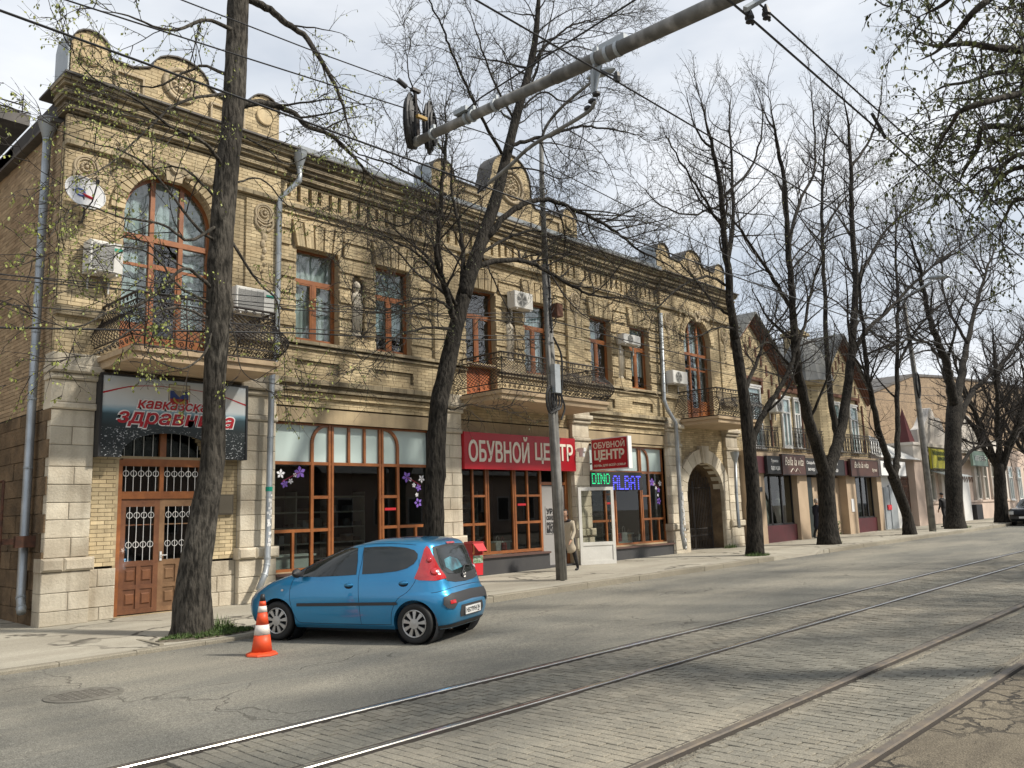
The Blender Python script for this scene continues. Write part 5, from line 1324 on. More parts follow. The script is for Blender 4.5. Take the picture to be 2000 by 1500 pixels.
t = board(51.2, 55.9, 3.55, 4.75, 15.7, 'yellow', lab='yellow banner with dark Cyrillic lettering on the pink building'); letters(t, 'Малахитовая', 51.45, 4.35, 3.9, .28, 15.68, 'olive', bold=.02); letters(t, 'шкатулка', 52.3, 3.98, 2.9, .28, 15.68, 'olive', bold=.02)
t = board(58.8, 62.3, 3.85, 4.85, 15.6, 'greensign', lab='pale green signboard over the entrance of the pink building'); letters(t, 'магазин', 59.3, 4.2, 2.4, .35, 15.58, 'white')
cn = thing('entrance_canopy', 'small rusty lattice canopy below the yellow banner', 'canopy', (53.6, 15.6, 3.2))
w = MB(); w.add([(51.3, 14.9, 3.1), (55.9, 14.9, 3.1), (55.9, 16.1, 3.5), (51.3, 16.1, 3.5)], [(0, 1, 2, 3)]); w.build('canopy_roof', M['zinc'], cn)
w = MB()
for i in range(14): w.tube([(51.4+i*.33, 14.95, 3.1), (51.55+i*.33, 14.95, 2.75), (51.7+i*.33, 14.95, 3.1)], .02, 3)
w.build('canopy_fringe', M['rust'], cn)
b5 = thing('far_building', 'far white and pink building with banded corner stones at the end of the row', 'building', (80, 16.2, gz(80)))
w = MB(); w.box(69.3, 100, 16.6, 26, .3, 5.4); w.build('wall', M['pink'], b5)
for i in range(9):
    w = MB(); w.box(69.2, 69.9 if i % 2 else 69.6, 16.4, 16.62, .5+i*.5, .95+i*.5); w.build('quoin', M['whitep'], b5)
for i in range(8): win_white(b5, 71+i*2.6, 72.1+i*2.6, 1.6, 4.0, 16.58)
fw_ = thing('brick_firewall', 'tall blank brown brick wall rising behind the low pink building', 'building', (85, 24, 0))
w = MB(); w.prism([(56, 0), (130, 0), (130, 13.9), (110, 13.7), (95, 13.2), (76.7, 12.1), (69, 11.5), (58.5, 9.0), (56, 8.2)], 22.0, 34); w.build('wall', M['brick3'], fw_)
P_ = [(56, 8.2), (58.5, 9.0), (69, 11.5), (76.7, 12.1), (95, 13.2), (110, 13.7), (130, 13.9)]
w = MB()
for (a, za), (b, zb) in zip(P_, P_[1:]): w.add([(a, 21.9, za), (b, 21.9, zb), (b, 34, zb), (a, 34, za), (a, 21.9, za+.2), (b, 21.9, zb+.2), (b, 34, zb+.2), (a, 34, za+.2)], [(0, 1, 5, 4), (4, 5, 6, 7), (0, 3, 2, 1)])
w.build('roof_edge', M['roofdark'], fw_)
# left neighbour: only its eaves show above the side wall
b6 = thing('neighbour_house', 'neighbouring house seen past the side wall, dark eaves and a roof rail', 'building', (-6, 24, 0))
q = onY(58, 246, 21.5); q2 = onY(0, 222, 21.5)
w = MB(); w.box(-25, q.x-1.4, 22.6, 32, 0, q.z-.9); w.build('wall', M['brick3'], b6)
w = MB(); w.prism([(21.5, q.z), (21.5, q.z+.28), (27, q.z+1.2), (33, q.z+.2), (33, q.z)], -26, q.x, ax='x'); w.build('eaves', M['roofdark'], b6)
w = MB()
for z in (.45, .62): w.tube([(-25, 21.8, q.z+z), (q.x-.1, 21.8, q.z+z)], .02, 4)
for x in (q.x-.1, q.x-1.6, q.x-3.1): w.tube([(x, 21.8, q.z+.2), (x, 21.8, q.z+.9)], .015, 4)
w.build('roof_rail', M['iron'], b6)
# rusty ornamental gate leaf in the passage at the far left
g3 = thing('ornamental_gate', 'rusty ornamental iron gate leaf standing in the passage left of the corner', 'gate', (3.6, 16.4, gz(4)+.1))
w = MB(); Yg = 16.45
w.tube([(4.38, Yg, .14), (4.38, Yg, 2.62)], .025, 6); w.tube([(2.4, Yg, .14), (2.4, Yg, 2.3)], .025, 6)
w.tube(spline([(4.38, Yg, 2.62), (4.05, Yg, 2.5), (3.85, Yg, 2.2), (3.4, Yg, 2.75), (2.9, Yg, 2.2), (2.4, Yg, 2.5)], 6), .018, 5)
w.tube([(2.4, Yg, 1.95), (4.38, Yg, 1.95)], .016, 4); w.tube([(2.4, Yg, .2), (4.38, Yg, .2)], .02, 4); w.build('gate_frame', M['rust'], g3)
w = MB()
for u in (2.7, 3.1, 3.5, 3.9, 4.15): w.tube([(u, Yg, .2), (u, Yg, 2.2)], .011, 4)
for u in (3.0, 3.45, 3.95):
    for z, s in ((2.08, 1), (1.82, -1)):
        for sg in (-1, 1): w.tube([(u+sg*(.11+.09*(1-i/16)*math.cos(i*.7)), Yg, z+s*.09*(1-i/16)*math.sin(i*.7)) for i in range(14)], .010, 4, False)
w.build('gate_scroll', M['rust'], g3)
w = MB(); w.box(4.40, 4.62, Yg-.03, Yg+.03, 1.52, 1.62); w.box(4.60, 4.94, Yg-.06, Yg+.06, 1.46, 1.66); w.build('hinge', M['rust'], g3)

# houses across the street, behind the viewer: their roofs and shaded fronts show in the shop glass
for k, (a, b, h) in enumerate(((-16, 9, 4.6), (10, 30, 5.2), (31, 52, 4.8))):
    ho = thing('opposite_house', ['low house across the street mirrored in the banner door glass', 'low tiled house across the street mirrored in the shoe shop windows', 'low house across the street mirrored in the farther panes'][k], 'building', ((a+b)/2, -14, 0))
    w = MB(); w.box(a, b, -22, -14, -.3, h); w.build('wall', M['pink'] if k else M['whitep'], ho)
    w = MB()
    n = int((b-a+1)/.35)
    for i in range(n):
        u = a-.5+i*.35; z_ = .05*(i % 2)
        w.add([(u, -13.4, h-.1+z_), (u+.35, -13.4, h-.1+.05-z_), (u+.35, -18, h+2.7+.05-z_), (u, -18, h+2.7+z_)], [(3, 2, 1, 0)])
        w.add([(u, -22.6, h-.1), (u+.35, -22.6, h-.1), (u+.35, -18, h+2.7), (u, -18, h+2.7)], [(0, 1, 2, 3)])
    w.build('roof', M['roofgrey'], ho)
    for i in range(int((b-a)/3)):
        u = a+1+i*3; f = MB(); f.box(u-.1, u+1.2, -13.99, -13.94, 1.2, 3.1); o = f.build('window', M['wht'], ho); f = MB(); f.box(u, u+1.1, -13.93, -13.92, 1.3, 3.0); f.build('pane', M['dark'], o)
# ================================================================= FIXTURES ON THE FACADE
def onX(x, y, X):
    d = ray(x, y); return Vector((0, 0, CAM_H))+d*(X/d.x)
# banner over the first door, arched cut-out along its lower edge
M['skyp'] = None
def banner_mat():
    m = bpy.data.materials.new('printed_banner'); m.use_nodes = True; nt = m.node_tree; N = nt.nodes; L = nt.links.new; b = N['Principled BSDF']; b.inputs['Roughness'].default_value = .35
    g = N.new('ShaderNodeNewGeometry'); sp = N.new('ShaderNodeSeparateXYZ'); L(g.outputs['Position'], sp.inputs[0])
    n = N.new('ShaderNodeTexNoise'); n.inputs['Scale'].default_value = 1.6; n.inputs['Detail'].default_value = 6; mp = N.new('ShaderNodeMapping'); mp.inputs['Scale'].default_value = (1, 1, 5); L(g.outputs['Position'], mp.inputs[0]); L(mp.outputs[0], n.inputs['Vector'])
    ad = N.new('ShaderNodeMath'); ad.operation = 'MULTIPLY_ADD'; L(n.outputs['Fac'], ad.inputs[0]); ad.inputs[1].default_value = .14; L(sp.outputs[2], ad.inputs[2])
    mr = N.new('ShaderNodeMapRange'); mr.inputs[1].default_value = 3.1; mr.inputs[2].default_value = 4.7; L(ad.outputs[0], mr.inputs[0])
    r = N.new('ShaderNodeValToRGB'); e = r.color_ramp.elements; e[0].position = 0; e[0].color = (.015, .018, .02, 1); e[1].position = 1; e[1].color = (.42, .50, .58, 1)
    for p, c in ((.36, (.022, .030, .032)), (.50, (.035, .07, .085)), (.56, (.22, .36, .44)), (.62, (.55, .60, .62)), (.80, (.62, .62, .60))):
        q = e.new(p); q.color = (*c, 1)
    L(mr.outputs[0], r.inputs[0])
    v = N.new('ShaderNodeTexNoise'); v.inputs['Scale'].default_value = 26; v.inputs['Detail'].default_value = 1; mp2 = N.new('ShaderNodeMapping'); mp2.inputs['Scale'].default_value = (1, 1, 2); L(g.outputs['Position'], mp2.inputs[0]); L(mp2.outputs[0], v.inputs['Vector'])
    th = N.new('ShaderNodeMapRange'); th.inputs[1].default_value = .64; th.inputs[2].default_value = .68; L(v.outputs['Fac'], th.inputs[0])
    lim = N.new('ShaderNodeMapRange'); lim.inputs[1].default_value = 3.62; lim.inputs[2].default_value = 3.5; L(sp.outputs[2], lim.inputs[0])
    mu = N.new('ShaderNodeMath'); mu.operation = 'MULTIPLY'; L(th.outputs[0], mu.inputs[0]); L(lim.outputs[0], mu.inputs[1])
    x = N.new('ShaderNodeMix'); x.data_type = 'RGBA'; L(mu.outputs[0], x.inputs[0]); L(r.outputs[0], x.inputs[6]); x.inputs[7].default_value = (.55, .57, .58, 1); L(x.outputs[2], b.inputs['Base Color']); return m
M['banner'] = banner_mat()
bn = thing('banner_sign', 'large printed sign with city view and red Cyrillic lettering under the first balcony', 'sign', (7.17, 15.9, 3.05))
yb = 15.86; u0, u1, z0, z1 = 5.74, 8.6, 3.04, 4.55
poly = [(u0, z0), (6.12, z0)]+[(7.05-.93*math.cos(PI*i/14)*1.0, z0+.48*math.sin(PI*i/14)**.85) for i in range(1, 14)]+[(7.98, z0), (u1, z0), (u1, z1), (u0, z1)]
w = MB(); w.prism(poly, yb, yb+.06); w.build('board', M['banner'], bn)
w = MB()
for p in ((u0-.04, u0, z0, z1+.04), (u1, u1+.04, z0, z1+.04), (u0, u1, z1, z1+.04)): w.box(p[0], p[1], yb-.02, yb+.22, p[2], p[3])
w.build('sign_frame', M['dark'], bn)
M['redlet'] = mat('red_lettering', (.42, .01, .02), .4)
for s, u, z, wd, h in (('кавказская', 6.38, 3.97, 1.55, .16), ('здравница', 6.02, 3.60, 2.32, .30)):
    for m_, bo, dy in (('white', .055, .0), ('redlet', .02, .006)):
        mb = text_mb(s, wd+(.05 if m_ == 'white' else 0), h+(.05 if m_ == 'white' else 0), .004, shear=.22, bold=bo); place(mb, (u-(.025 if m_ == 'white' else 0), yb-.002-dy, z-(.025 if m_ == 'white' else 0))); mb.build('lettering', M[m_], bn)
w = MB()
P_ = spline([(u0, yb, 4.22), (6.3, yb, 4.38), (7.0, yb, 4.42), (7.9, yb, 4.36), (u1, yb, 4.18)], 8)
for i, (a, b) in enumerate(zip(P_, P_[1:])):
    t0, t1 = .035-.025*math.sin(PI*i/len(P_)), .035-.025*math.sin(PI*(i+1)/len(P_))
    w.add([(a.x, yb-.004, a.z-t0/2), (b.x, yb-.004, b.z-t1/2), (b.x, yb-.004, b.z+t1/2), (a.x, yb-.004, a.z+t0/2)], [(0, 1, 2, 3)])
w.build('red_arc', M['redlet'], bn)
# emblem: pale shield, blue over red, gold wreath, grey bird shape above
for nm, c, pts, d in (('shield_outline', (.16, .13, .10), [(6.965, 4.485), (6.965, 4.11), (7.01, 4.075), (7.14, 4.075), (7.18, 4.045), (7.22, 4.075), (7.35, 4.075), (7.395, 4.11), (7.395, 4.485)], .002), ('shield', (.60, .55, .42), [(6.98, 4.47), (6.98, 4.12), (7.02, 4.09), (7.14, 4.09), (7.18, 4.06), (7.22, 4.09), (7.34, 4.09), (7.38, 4.12), (7.38, 4.47)], .004),
                      ('shield_field', (.02, .05, .22), [(6.995, 4.36), (6.995, 4.20), (7.365, 4.20), (7.365, 4.36)], .007), ('shield_field', (.35, .02, .02), [(7.0, 4.205), (7.0, 4.12), (7.18, 4.10), (7.36, 4.12), (7.36, 4.205)], .007),
                      ('bird', (.28, .25, .18), [(7.03, 4.40), (7.1, 4.31), (7.18, 4.24), (7.26, 4.31), (7.33, 4.40), (7.22, 4.355), (7.18, 4.37), (7.14, 4.355)], .010)):
    w = MB(); w.prism(pts[::-1] if nm != 'x' else pts, yb-d, yb-d+.002); w.build(nm, mat(nm+'_print', c, .4), bn)
w = MB(); w.tube([(7.18+.11*math.cos(a*PI/8-PI), yb-.012, 4.22+.10*math.sin(a*PI/8-PI)) for a in range(9)], .02, 5); w.build('wreath', mat('gold_print', (.35, .25, .05), .4), bn)
# red shop sign
rs = thing('shop_sign', 'long flat red sign with big cream Cyrillic letters above the shoe shop door', 'sign', (17.1, 16.0, 2.98))
w = MB(); w.box(14.88, 19.44, 15.96, 16.1, 2.97, 3.95); w.build('board', M['red_sign'], rs)
for s, u, wd in (('ОБУВНОЙ', 15.02, 2.35), ('ЦЕНТР', 17.62, 1.68)):
    mb = text_mb(s, wd, .60, .02, bold=.018)
    if 'Й' in s: mb = text_mb(s, wd, .74, .02, bold=.018)
    place(mb, (u, 15.958, 3.16)); mb.build('lettering', M['cream'], rs)
# projecting red blade sign, its printed faces look along the street
bs_ = thing('blade_sign', 'projecting red box sign with cream Cyrillic lettering and white edge', 'sign', (20.35, 15.4, 3.0))
w = MB(); w.box(20.29, 20.47, 14.62, 16.02, 3.0, 3.97); w.build('sign_box', M['white'], bs_)
w = MB(); w.box(20.278, 20.288, 14.66, 15.99, 3.03, 3.94); w.box(20.472, 20.482, 14.66, 15.99, 3.03, 3.94); w.build('red_face', M['red_sign'], bs_)
for s, y, z, wd, h, bo in (('ОБУВНОЙ', 15.92, 3.66, 1.18, .24, .01), ('ЦЕНТР', 15.90, 3.25, 1.14, .36, .04), ('ОБУВЬ ДЛЯ ВСЕЙ СЕМЬИ', 15.93, 3.09, 1.2, .10, .02)):
    mb = text_mb(s, wd, h, .006, bold=bo); place(mb, (20.277, y, z), ux=(0, -1, 0)); mb.build('lettering', M['cream'], bs_)
w = MB()
for z in (3.2, 3.8): w.box(20.34, 20.42, 16.02, 16.2, z, z+.04)
w.build('wall_bracket', M['dark'], bs_)
# LED board
lb = thing('led_board', 'black LED board with green and blue dotted letters over the right shop window', 'sign', (21.55, 16.1, 2.42))
w = MB(); w.box(20.2, 22.92, 16.02, 16.12, 2.40, 2.98); w.build('board', M['dark'], lb)
M['ledg'] = mat('green_led', (.0, .25, .08), .4, emit=(.02, .75, .28), estr=1.1); M['ledb'] = mat('blue_led', (.03, .03, .4), .4, emit=(.10, .10, 1.0), estr=1.4)
FONT = {'D': ['11110', '10001', '10001', '10001', '10001', '10001', '11110'], 'I': ['111', '010', '010', '010', '010', '010', '111'], 'N': ['10001', '11001', '10101', '10101', '10011', '10001', '10001'], 'O': ['01110', '10001', '10001', '10001', '10001', '10001', '01110'],
        'A': ['01110', '10001', '10001', '11111', '10001', '10001', '10001'], 'L': ['10000', '10000', '10000', '10000', '10000', '10000', '11111'], 'B': ['11110', '10001', '11110', '10001', '10001', '10001', '11110'], 'T': ['11111', '00100', '00100', '00100', '00100', '00100', '00100']}
for word, u, z, px_, pz_, m_ in (('DINO', 20.26, 2.60, .043, .048, 'ledg'), ('ALBAT', 21.32, 2.425, .052, .066, 'ledb')):
    for ch in word:
        rows = FONT[ch]; w = MB()
        for r, row in enumerate(rows):
            for c, v in enumerate(row):
                if v == '1': w.box(u+c*px_, u+c*px_+px_*.8, 16.012, 16.02, z+(6-r)*pz_, z+(6-r)*pz_+pz_*.6)
        w.build('led_letter', M[m_], lb); u += (len(rows[0])+1)*px_
# air conditioners
def ac(u0, u1, z0, z1, y0, y1, label, fan=False, name='air_conditioner', grn=False):
    t = thing(name, label, 'air conditioner', ((u0+u1)/2, y1, z0), group='air conditioners on the upper storey'); w = MB(); c = .02
    w.bevbox(u0, u1, y0, y1, z0, z1, c); w.build('casing', M['white_pl'], t)
    w = MB(); a, b = (u0+.06, u0+(u1-u0)*.70)
    for i in range(13):
        z = z0+.06+(z1-z0-.12)*i/13; w.box(a, b, y0-.012, y0-.002, z, z+(z1-z0)/20)
    for i in range(5):
        u = a+(b-a)*i/4; w.box(u-.006, u+.006, y0-.016, y0-.012, z0+.05, z1-.05)
    if fan:
        cx, cz, r = a+(b-a)/2, (z0+z1)/2, (z1-z0)*.42
        w = MB()
        for q in (.3, .5, .7, .85, 1.): w.tube([(cx+r*q*math.cos(i*PI/10), y0-.012, cz+r*q*math.sin(i*PI/10)) for i in range(21)], .007, 3, False)
        for k in range(5):
            aa = k*2*PI/5; w.add([(cx, y0-.004, cz), (cx+r*.9*math.cos(aa), y0-.004, cz+r*.9*math.sin(aa)), (cx+r*.9*math.cos(aa+.8), y0-.008, cz+r*.9*math.sin(aa+.8))], [(0, 2, 1), (0, 1, 2)])
    w.build('grille', M['grey_pl'], t)
    w = MB()
    for u in (u0+.1, u1-.12):
        w.box(u, u+.03, y0+.02, YF-.1, z0-.035, z0-.003); w.prism([(YF-.16, z0-.03), (YF-.12, z0-.03), (YF-.12, z0-.3), (YF-.16, z0-.3)], u, u+.03, ax='x')
    w.build('bracket', M['white_pl'], t)
    if grn: w = MB(); w.box(u1-.2, u1-.02, y0-.006, y0-.001, z1-.16, z1-.10); w.build('green_stripe', M['green'], t)
    return t
def acq(px0, px1, y, lab, fan=False, depth=.35, Y=15.65, grn=False):
    a = onY(px0[0], px0[1], Y); b = onY(px1[0], px1[1], Y); ac(a.x, b.x, b.z, a.z, Y, Y+depth, lab, fan, grn=grn)
acq((177, 465), (240, 538), 0, 'air conditioner left of the first arched window, green stripe in its corner', grn=True)
acq((462, 556), (536, 618), 0, 'air conditioner standing over the first balcony beside the drainpipe', Y=15.6, grn=True)
acq((1005, 566), (1042, 607), 0, 'round-fan air conditioner between the two windows of the central bay', True, .3, 15.8)
acq((1218, 650), (1252, 676), 0, 'small air conditioner between the right pair of upper windows', True, .3, 15.8)
acq((1314, 722), (1344, 752), 0, 'air conditioner left of the last arched window', True, .3, 15.7)
acq((1515, 780), (1532, 806), 0, 'air conditioner on the gabled brick building beside its white windows', True, .35, 15.7)
# satellite dish
sd = thing('satellite_dish', 'white oval satellite dish with a blue and red emblem near the top left corner', 'satellite dish', (5.22, 15.8, 7.6))
c = Vector((5.20, 15.62, 7.86)); nrm_ = (Vector((0, 0, CAM_H))-c); nrm_ = Vector((.15, -1, .25)).normalized()
ux = nrm_.cross(Vector((0, 0, 1))).normalized()*-1; uz = ux.cross(nrm_)*-1
def dp(x, z, d): return c+ux*x+uz*z+nrm_*d
w = MB(); n = 28; rings = 6
for k in range(rings+1):
    r = k/rings
    for i in range(n): a = 2*PI*i/n; w.v.append(tuple(dp(.37*r*math.cos(a), .33*r*math.sin(a), -.09*(1-r*r))))
for k in range(rings):
    for i in range(n): j = (i+1) % n; w.f.append((k*n+i, k*n+j, (k+1)*n+j, (k+1)*n+i)); w.t.append(0)
w.tube([dp(.37*math.cos(2*PI*i/n), .33*math.sin(2*PI*i/n), 0) for i in range(n+1)], .010, 5, False)
w.build('reflector', M['white'], sd, smooth=True)
w = MB(); w.tube([dp(-.02, -.36, -.02), dp(-.01, -.3, .2), dp(0, -.02, .42)], .014, 5); w.lathe([(.03, -.05), (.035, .03), (.001, .04)], dp(0, 0, .42), 8); w.tube([dp(0, -.05, -.09), dp(0, -.4, -.12), dp(.05, -.45, -.3), (5.25, 16.1, 7.45)], .02, 6); w.build('feed_arm', M['dark'], sd)
M['emb'] = mat('blue_emblem', (.05, .10, .35), .4)
w = MB(); w.tube([dp(-.06+.09*math.cos(i*PI/8), .03+.07*math.sin(i*PI/8), -.075) for i in range(17)], .018, 5, False); w.build('emblem_ring', M['emb'], sd)
w = MB(); w.tube([dp(-.01, 0, -.07), dp(.17, -.05, -.06)], .024, 5); w.build('emblem_bar', M['red_bar'], sd)
# drainpipes
def pipe(P, r, lab, name='drainpipe', funnel=True, smooth=True, scraps=None):
    t = thing(name, lab, 'drainpipe', (P[-1][0], P[-1][1], P[-1][2])); w = MB()
    w.tube(P, r, 14); w.build('pipe', M['pipe'], t, smooth=True)
    w = MB()
    for a, b in zip(P, P[1:]):
        a, b = Vector(a), Vector(b); l = (b-a).length
        for k in range(int(l/1.25)+1):
            p = a+(b-a)*(k*1.25+.02)/l if l > 0 else a
            d = (b-a).normalized(); w.tube([p, p+d*.035], r+.008, 12)
    build_each(w, 'pipe_joint', M['zinc'], t)
    if funnel:
        p = Vector(P[0]); w = MB(); w.lathe([(r, 0), (r+.01, .02), (r+.09, .28), (r+.10, .30), (r+.10, .38), (r+.115, .39), (r+.09, .395)], p-Vector((0, 0, .02)), 16); w.build('rainwater_head', M['zinc'], t, smooth=True)
    return t
pipe([(4.80, 16.62, 9.15), (4.80, 16.62, .62), (4.78, 16.5, .45), (4.76, 16.4, .36)], .075, 'tall drainpipe in the shade beside the left corner of the building')
P2 = [onY(585, 325, 15.75), onY(585, 352, 15.75), onY(546, 388, 16.0), onY(540, 690, 16.0), onY(531, 738, 15.85), onY(522, 1100, 15.85), onY(518, 1120, 15.8), onY(505, 1152, 15.7)]
pipe([tuple(p) for p in P2], .065, 'zinc drainpipe jogging past the first pilaster, paper scraps stuck to its foot')
P3_ = [onY(1290, 612, 16.0), onY(1297, 782, 16.0), onY(1304, 800, 15.9), onY(1320, 826, 15.8), onY(1332, 1040, 15.8), onY(1338, 1072, 15.75)]
pipe([tuple(p) for p in P3_], .07, 'drainpipe by the carriage gate with peeling white paint at its foot', funnel=False)
pipe([tuple(onY(*q)) for q in ((1436, 902, 15.7), (1438, 960, 15.7), (1442, 1015, 15.7), (1444, 1030, 15.6))], .06, 'short bent drainpipe between the gate pier and the ochre pier')
w = MB(); rg = random.Random(8); a = P2[5]
for k in range(46):
    z = rg.uniform(1.25, 2.35); aa = rg.uniform(-2.6, -.3); hh = rg.uniform(.03, .10); q = P2[4].lerp(P2[5], (P2[4].z-z)/(P2[4].z-P2[5].z)); r = .068
    w.add([(q.x+r*math.cos(aa), q.y+r*math.sin(aa), z), (q.x+r*math.cos(aa+.7), q.y+r*math.sin(aa+.7), z+.01), (q.x+r*1.05*math.cos(aa+.7), q.y+r*1.05*math.sin(aa+.7), z+hh), (q.x+r*1.1*math.cos(aa), q.y+r*1.1*math.sin(aa), z+hh)], [(0, 1, 2, 3)], rg.uniform(-1, 1))
w.build('paper_scraps', M['white'], kind='stuff', label='torn white paper notices glued to the drainpipe')
w = MB(); q = P2[4].lerp(P2[5], .62); w.tube([(q.x, q.y, q.z), (q.x, q.y, q.z+.09)], .072, 12); top(w, 'green_band', M['green'], 'green band taped round the drainpipe behind the car bonnet', 'tape')
w = MB()
for k in range(60):
    z = rg.uniform(.35, 2.4); aa = rg.uniform(-3, 0); hh = rg.uniform(.04, .14); q = P3_[3].lerp(P3_[5], (P3_[3].z-z)/(P3_[3].z-P3_[5].z)); r = .074
    w.add([(q.x+r*math.cos(aa), q.y+r*math.sin(aa), z), (q.x+r*math.cos(aa+.6), q.y+r*math.sin(aa+.6), z+.01), (q.x+r*1.05*math.cos(aa+.6), q.y+r*1.05*math.sin(aa+.6), z+hh), (q.x+r*1.1*math.cos(aa), q.y+r*1.1*math.sin(aa), z+hh)], [(0, 1, 2, 3)], rg.uniform(-1, 1))
w.build('paper_scraps', M['white'], kind='stuff', label='white paper scraps on the drainpipe by the gate')
# white glazed entrance door standing open, and the inner leaf with its poster
do = thing('open_door', 'white framed glass door standing wide open beside the pillar', 'door', (19.4, 15.9, gl(19)), rz=rad(-28), local=True)
W_, H_ = 1.15, 2.28
w = MB()
for p in ((0, .09, 0, H_), (W_-.09, W_, 0, H_), (.09, W_-.09, H_-.1, H_), (.09, W_-.09, 0, .12), (.09, W_-.09, .56, .66)): w.box(p[0], p[1], -.03, .03, p[2], p[3])
w.box(.09, W_-.09, -.012, .012, .12, .56); w.build('door_frame', M['white_pl'], do)
w = MB(); w.box(.09, W_-.09, -.006, .006, .66, H_-.1); w.build('pane', glass_mat('clear_glass', (.9, .92, .9), .95, 1.3), do)
w = MB(); w.tube([(W_-.12, -.03, 1.0), (W_-.2, -.09, 1.0), (W_-.2, -.09, 1.42), (W_-.12, -.03, 1.42)], .016, 6); w.build('door_handle', M['dark'], do)
mb = text_mb('одежда', .42, .09, .002); place(mb, (.38, -.008, 1.42)); mb.build('lettering', M['dark'], do)
di = thing('inner_door', 'pale closed door leaf with a black lettered poster behind the street pole', 'door', (18.7, 16.5, gl(19)))
w = MB(); w.box(18.25, 19.32, 16.36, 16.42, gl(18), 2.56); w.build('door_leaf', M['bagg'], di)
w = MB(); w.box(18.42, 18.95, 16.345, 16.36, 1.15, 1.95); w.build('poster', M['bagg'], di)
for k, (s, h) in enumerate((('УРА!', .17), ('СКИДКИ', .15), ('ВЕСНА', .15), ('МОДА', .2))):
    mb = text_mb(s, .48, h, .003, bold=.05); place(mb, (18.45, 16.34, 1.72-k*.19)); mb.build('lettering', M['dark'], di)
# security camera by the red sign, cable on the right window bay
w = MB(); w.box(19.52, 19.64, 15.7, 15.95, 3.55, 3.66); w.box(19.56, 19.6, 15.95, 16.06, 3.6, 3.64); w.box(19.53, 19.63, 15.75, 15.9, 3.40, 3.55); top(w, 'security_camera', M['white'], 'small white security camera between the red sign and the pillar', 'camera')
w = MB(); w.tube(spline([tuple(onY(*q, 16.0)) for q in ((1205, 640), (1208, 690), (1216, 755), (1235, 762), (1275, 765), (1290, 780), (1302, 800))], 5), .016, 5); top(w, 'wall_cable', M['orn'], 'loose pale cable running down the wall beside the gate drainpipe', 'cable')
# lit floodlight box on the gabled house, litter bin
c = onY(925, 1085, 15.55); g = gl(c.x)-.02
lb_ = thing('litter_bin', 'red litter bin with open lid and green label behind the parked car', 'litter bin', (c.x, c.y, g))
w = MB(); w.prism([(c.x-.17, g+.12), (c.x+.17, g+.12), (c.x+.19, g+.62), (c.x-.19, g+.62)], c.y-.15, c.y+.15); w.build('bin_body', M['red_bar'], lb_)
w = MB(); w.box(c.x-.04, c.x+.04, c.y-.04, c.y+.04, g-.02, g+.12); w.build('post', M['dark'], lb_)
w = MB(); w.box(c.x-.17, c.x+.17, c.y-.16, c.y-.152, g+.42, g+.61); w.build('green_label', mat('green_label', (.06, .16, .05), .5, col2=(.4, .45, .4), scale=22), lb_)
w = MB(); w.prism([(c.x-.2, g+.90), (c.x+.2, g+.90), (c.x+.17, g+.95), (c.x-.17, g+.95)], c.y-.18, c.y+.16); w.box(c.x-.2, c.x-.17, c.y-.15, c.y+.15, g+.62, g+.90); w.box(c.x+.17, c.x+.2, c.y-.15, c.y+.15, g+.62, g+.90); w.build('lid', M['bagr'], lb_)
w = MB(); w.add([(c.x-.17, c.y-.18, g+.90), (c.x+.17, c.y-.18, g+.90), (c.x+.17, c.y-.32, g+.72), (c.x-.12, c.y-.32, g+.72)], [(0, 1, 2, 3)]); w.build('flap', M['red_bar'], lb_)
# ================================================================= TRAM ARM, WIRES, POLES
AX = 6.75
arm = thing('tram_bracket_arm', 'long tapered grey steel arm reaching over the street to carry the tram wires', 'tram arm', (AX, 3, 6.6))
w = MB(); zz = lambda y: 6.45+.033*y
w.tube([(AX, y, zz(y)) for y in (-1.6, 2, 3.5, 5.6)], [.09, .085, .08, .074], 18, t=0); w.tube([(AX, 5.6, zz(5.6)), (AX, 8.0, zz(8.0))], [.066, .058], 18)
w.build('arm_tube', M['pole'], arm, smooth=True)
w = MB(); w.lathe([(.064, 7.96), (.068, 7.99), (.068, 8.06), (.04, 8.07)], (AX, 0, zz(8)), 16, 'y'); w.build('end_cap', M['pole'], arm)
for y in (4.72, 4.86, 5.02, 6.55, 6.95, 7.05, 7.7):
    w = MB(); r = .087-.0032*(y); w.tube([(AX, y-.02, zz(y)), (AX, y+.02, zz(y))], r+.012, 18); w.box(AX-.02, AX+.02, y-.03, y+.03, zz(y)+r, zz(y)+r+.06); w.build('clamp', M['zinc'], arm)
w = MB(); w.box(AX-.04, AX+.04, 4.62, 4.95, zz(4.7)+.02, zz(4.7)+.13); w.build('clamp_plate', M['zinc'], arm)
w = MB(); w.box(AX-.10, AX-.0, 6.98, 7.2, zz(7)+.06, zz(7)+.12); w.build('junction_box', M['zinc'], arm)
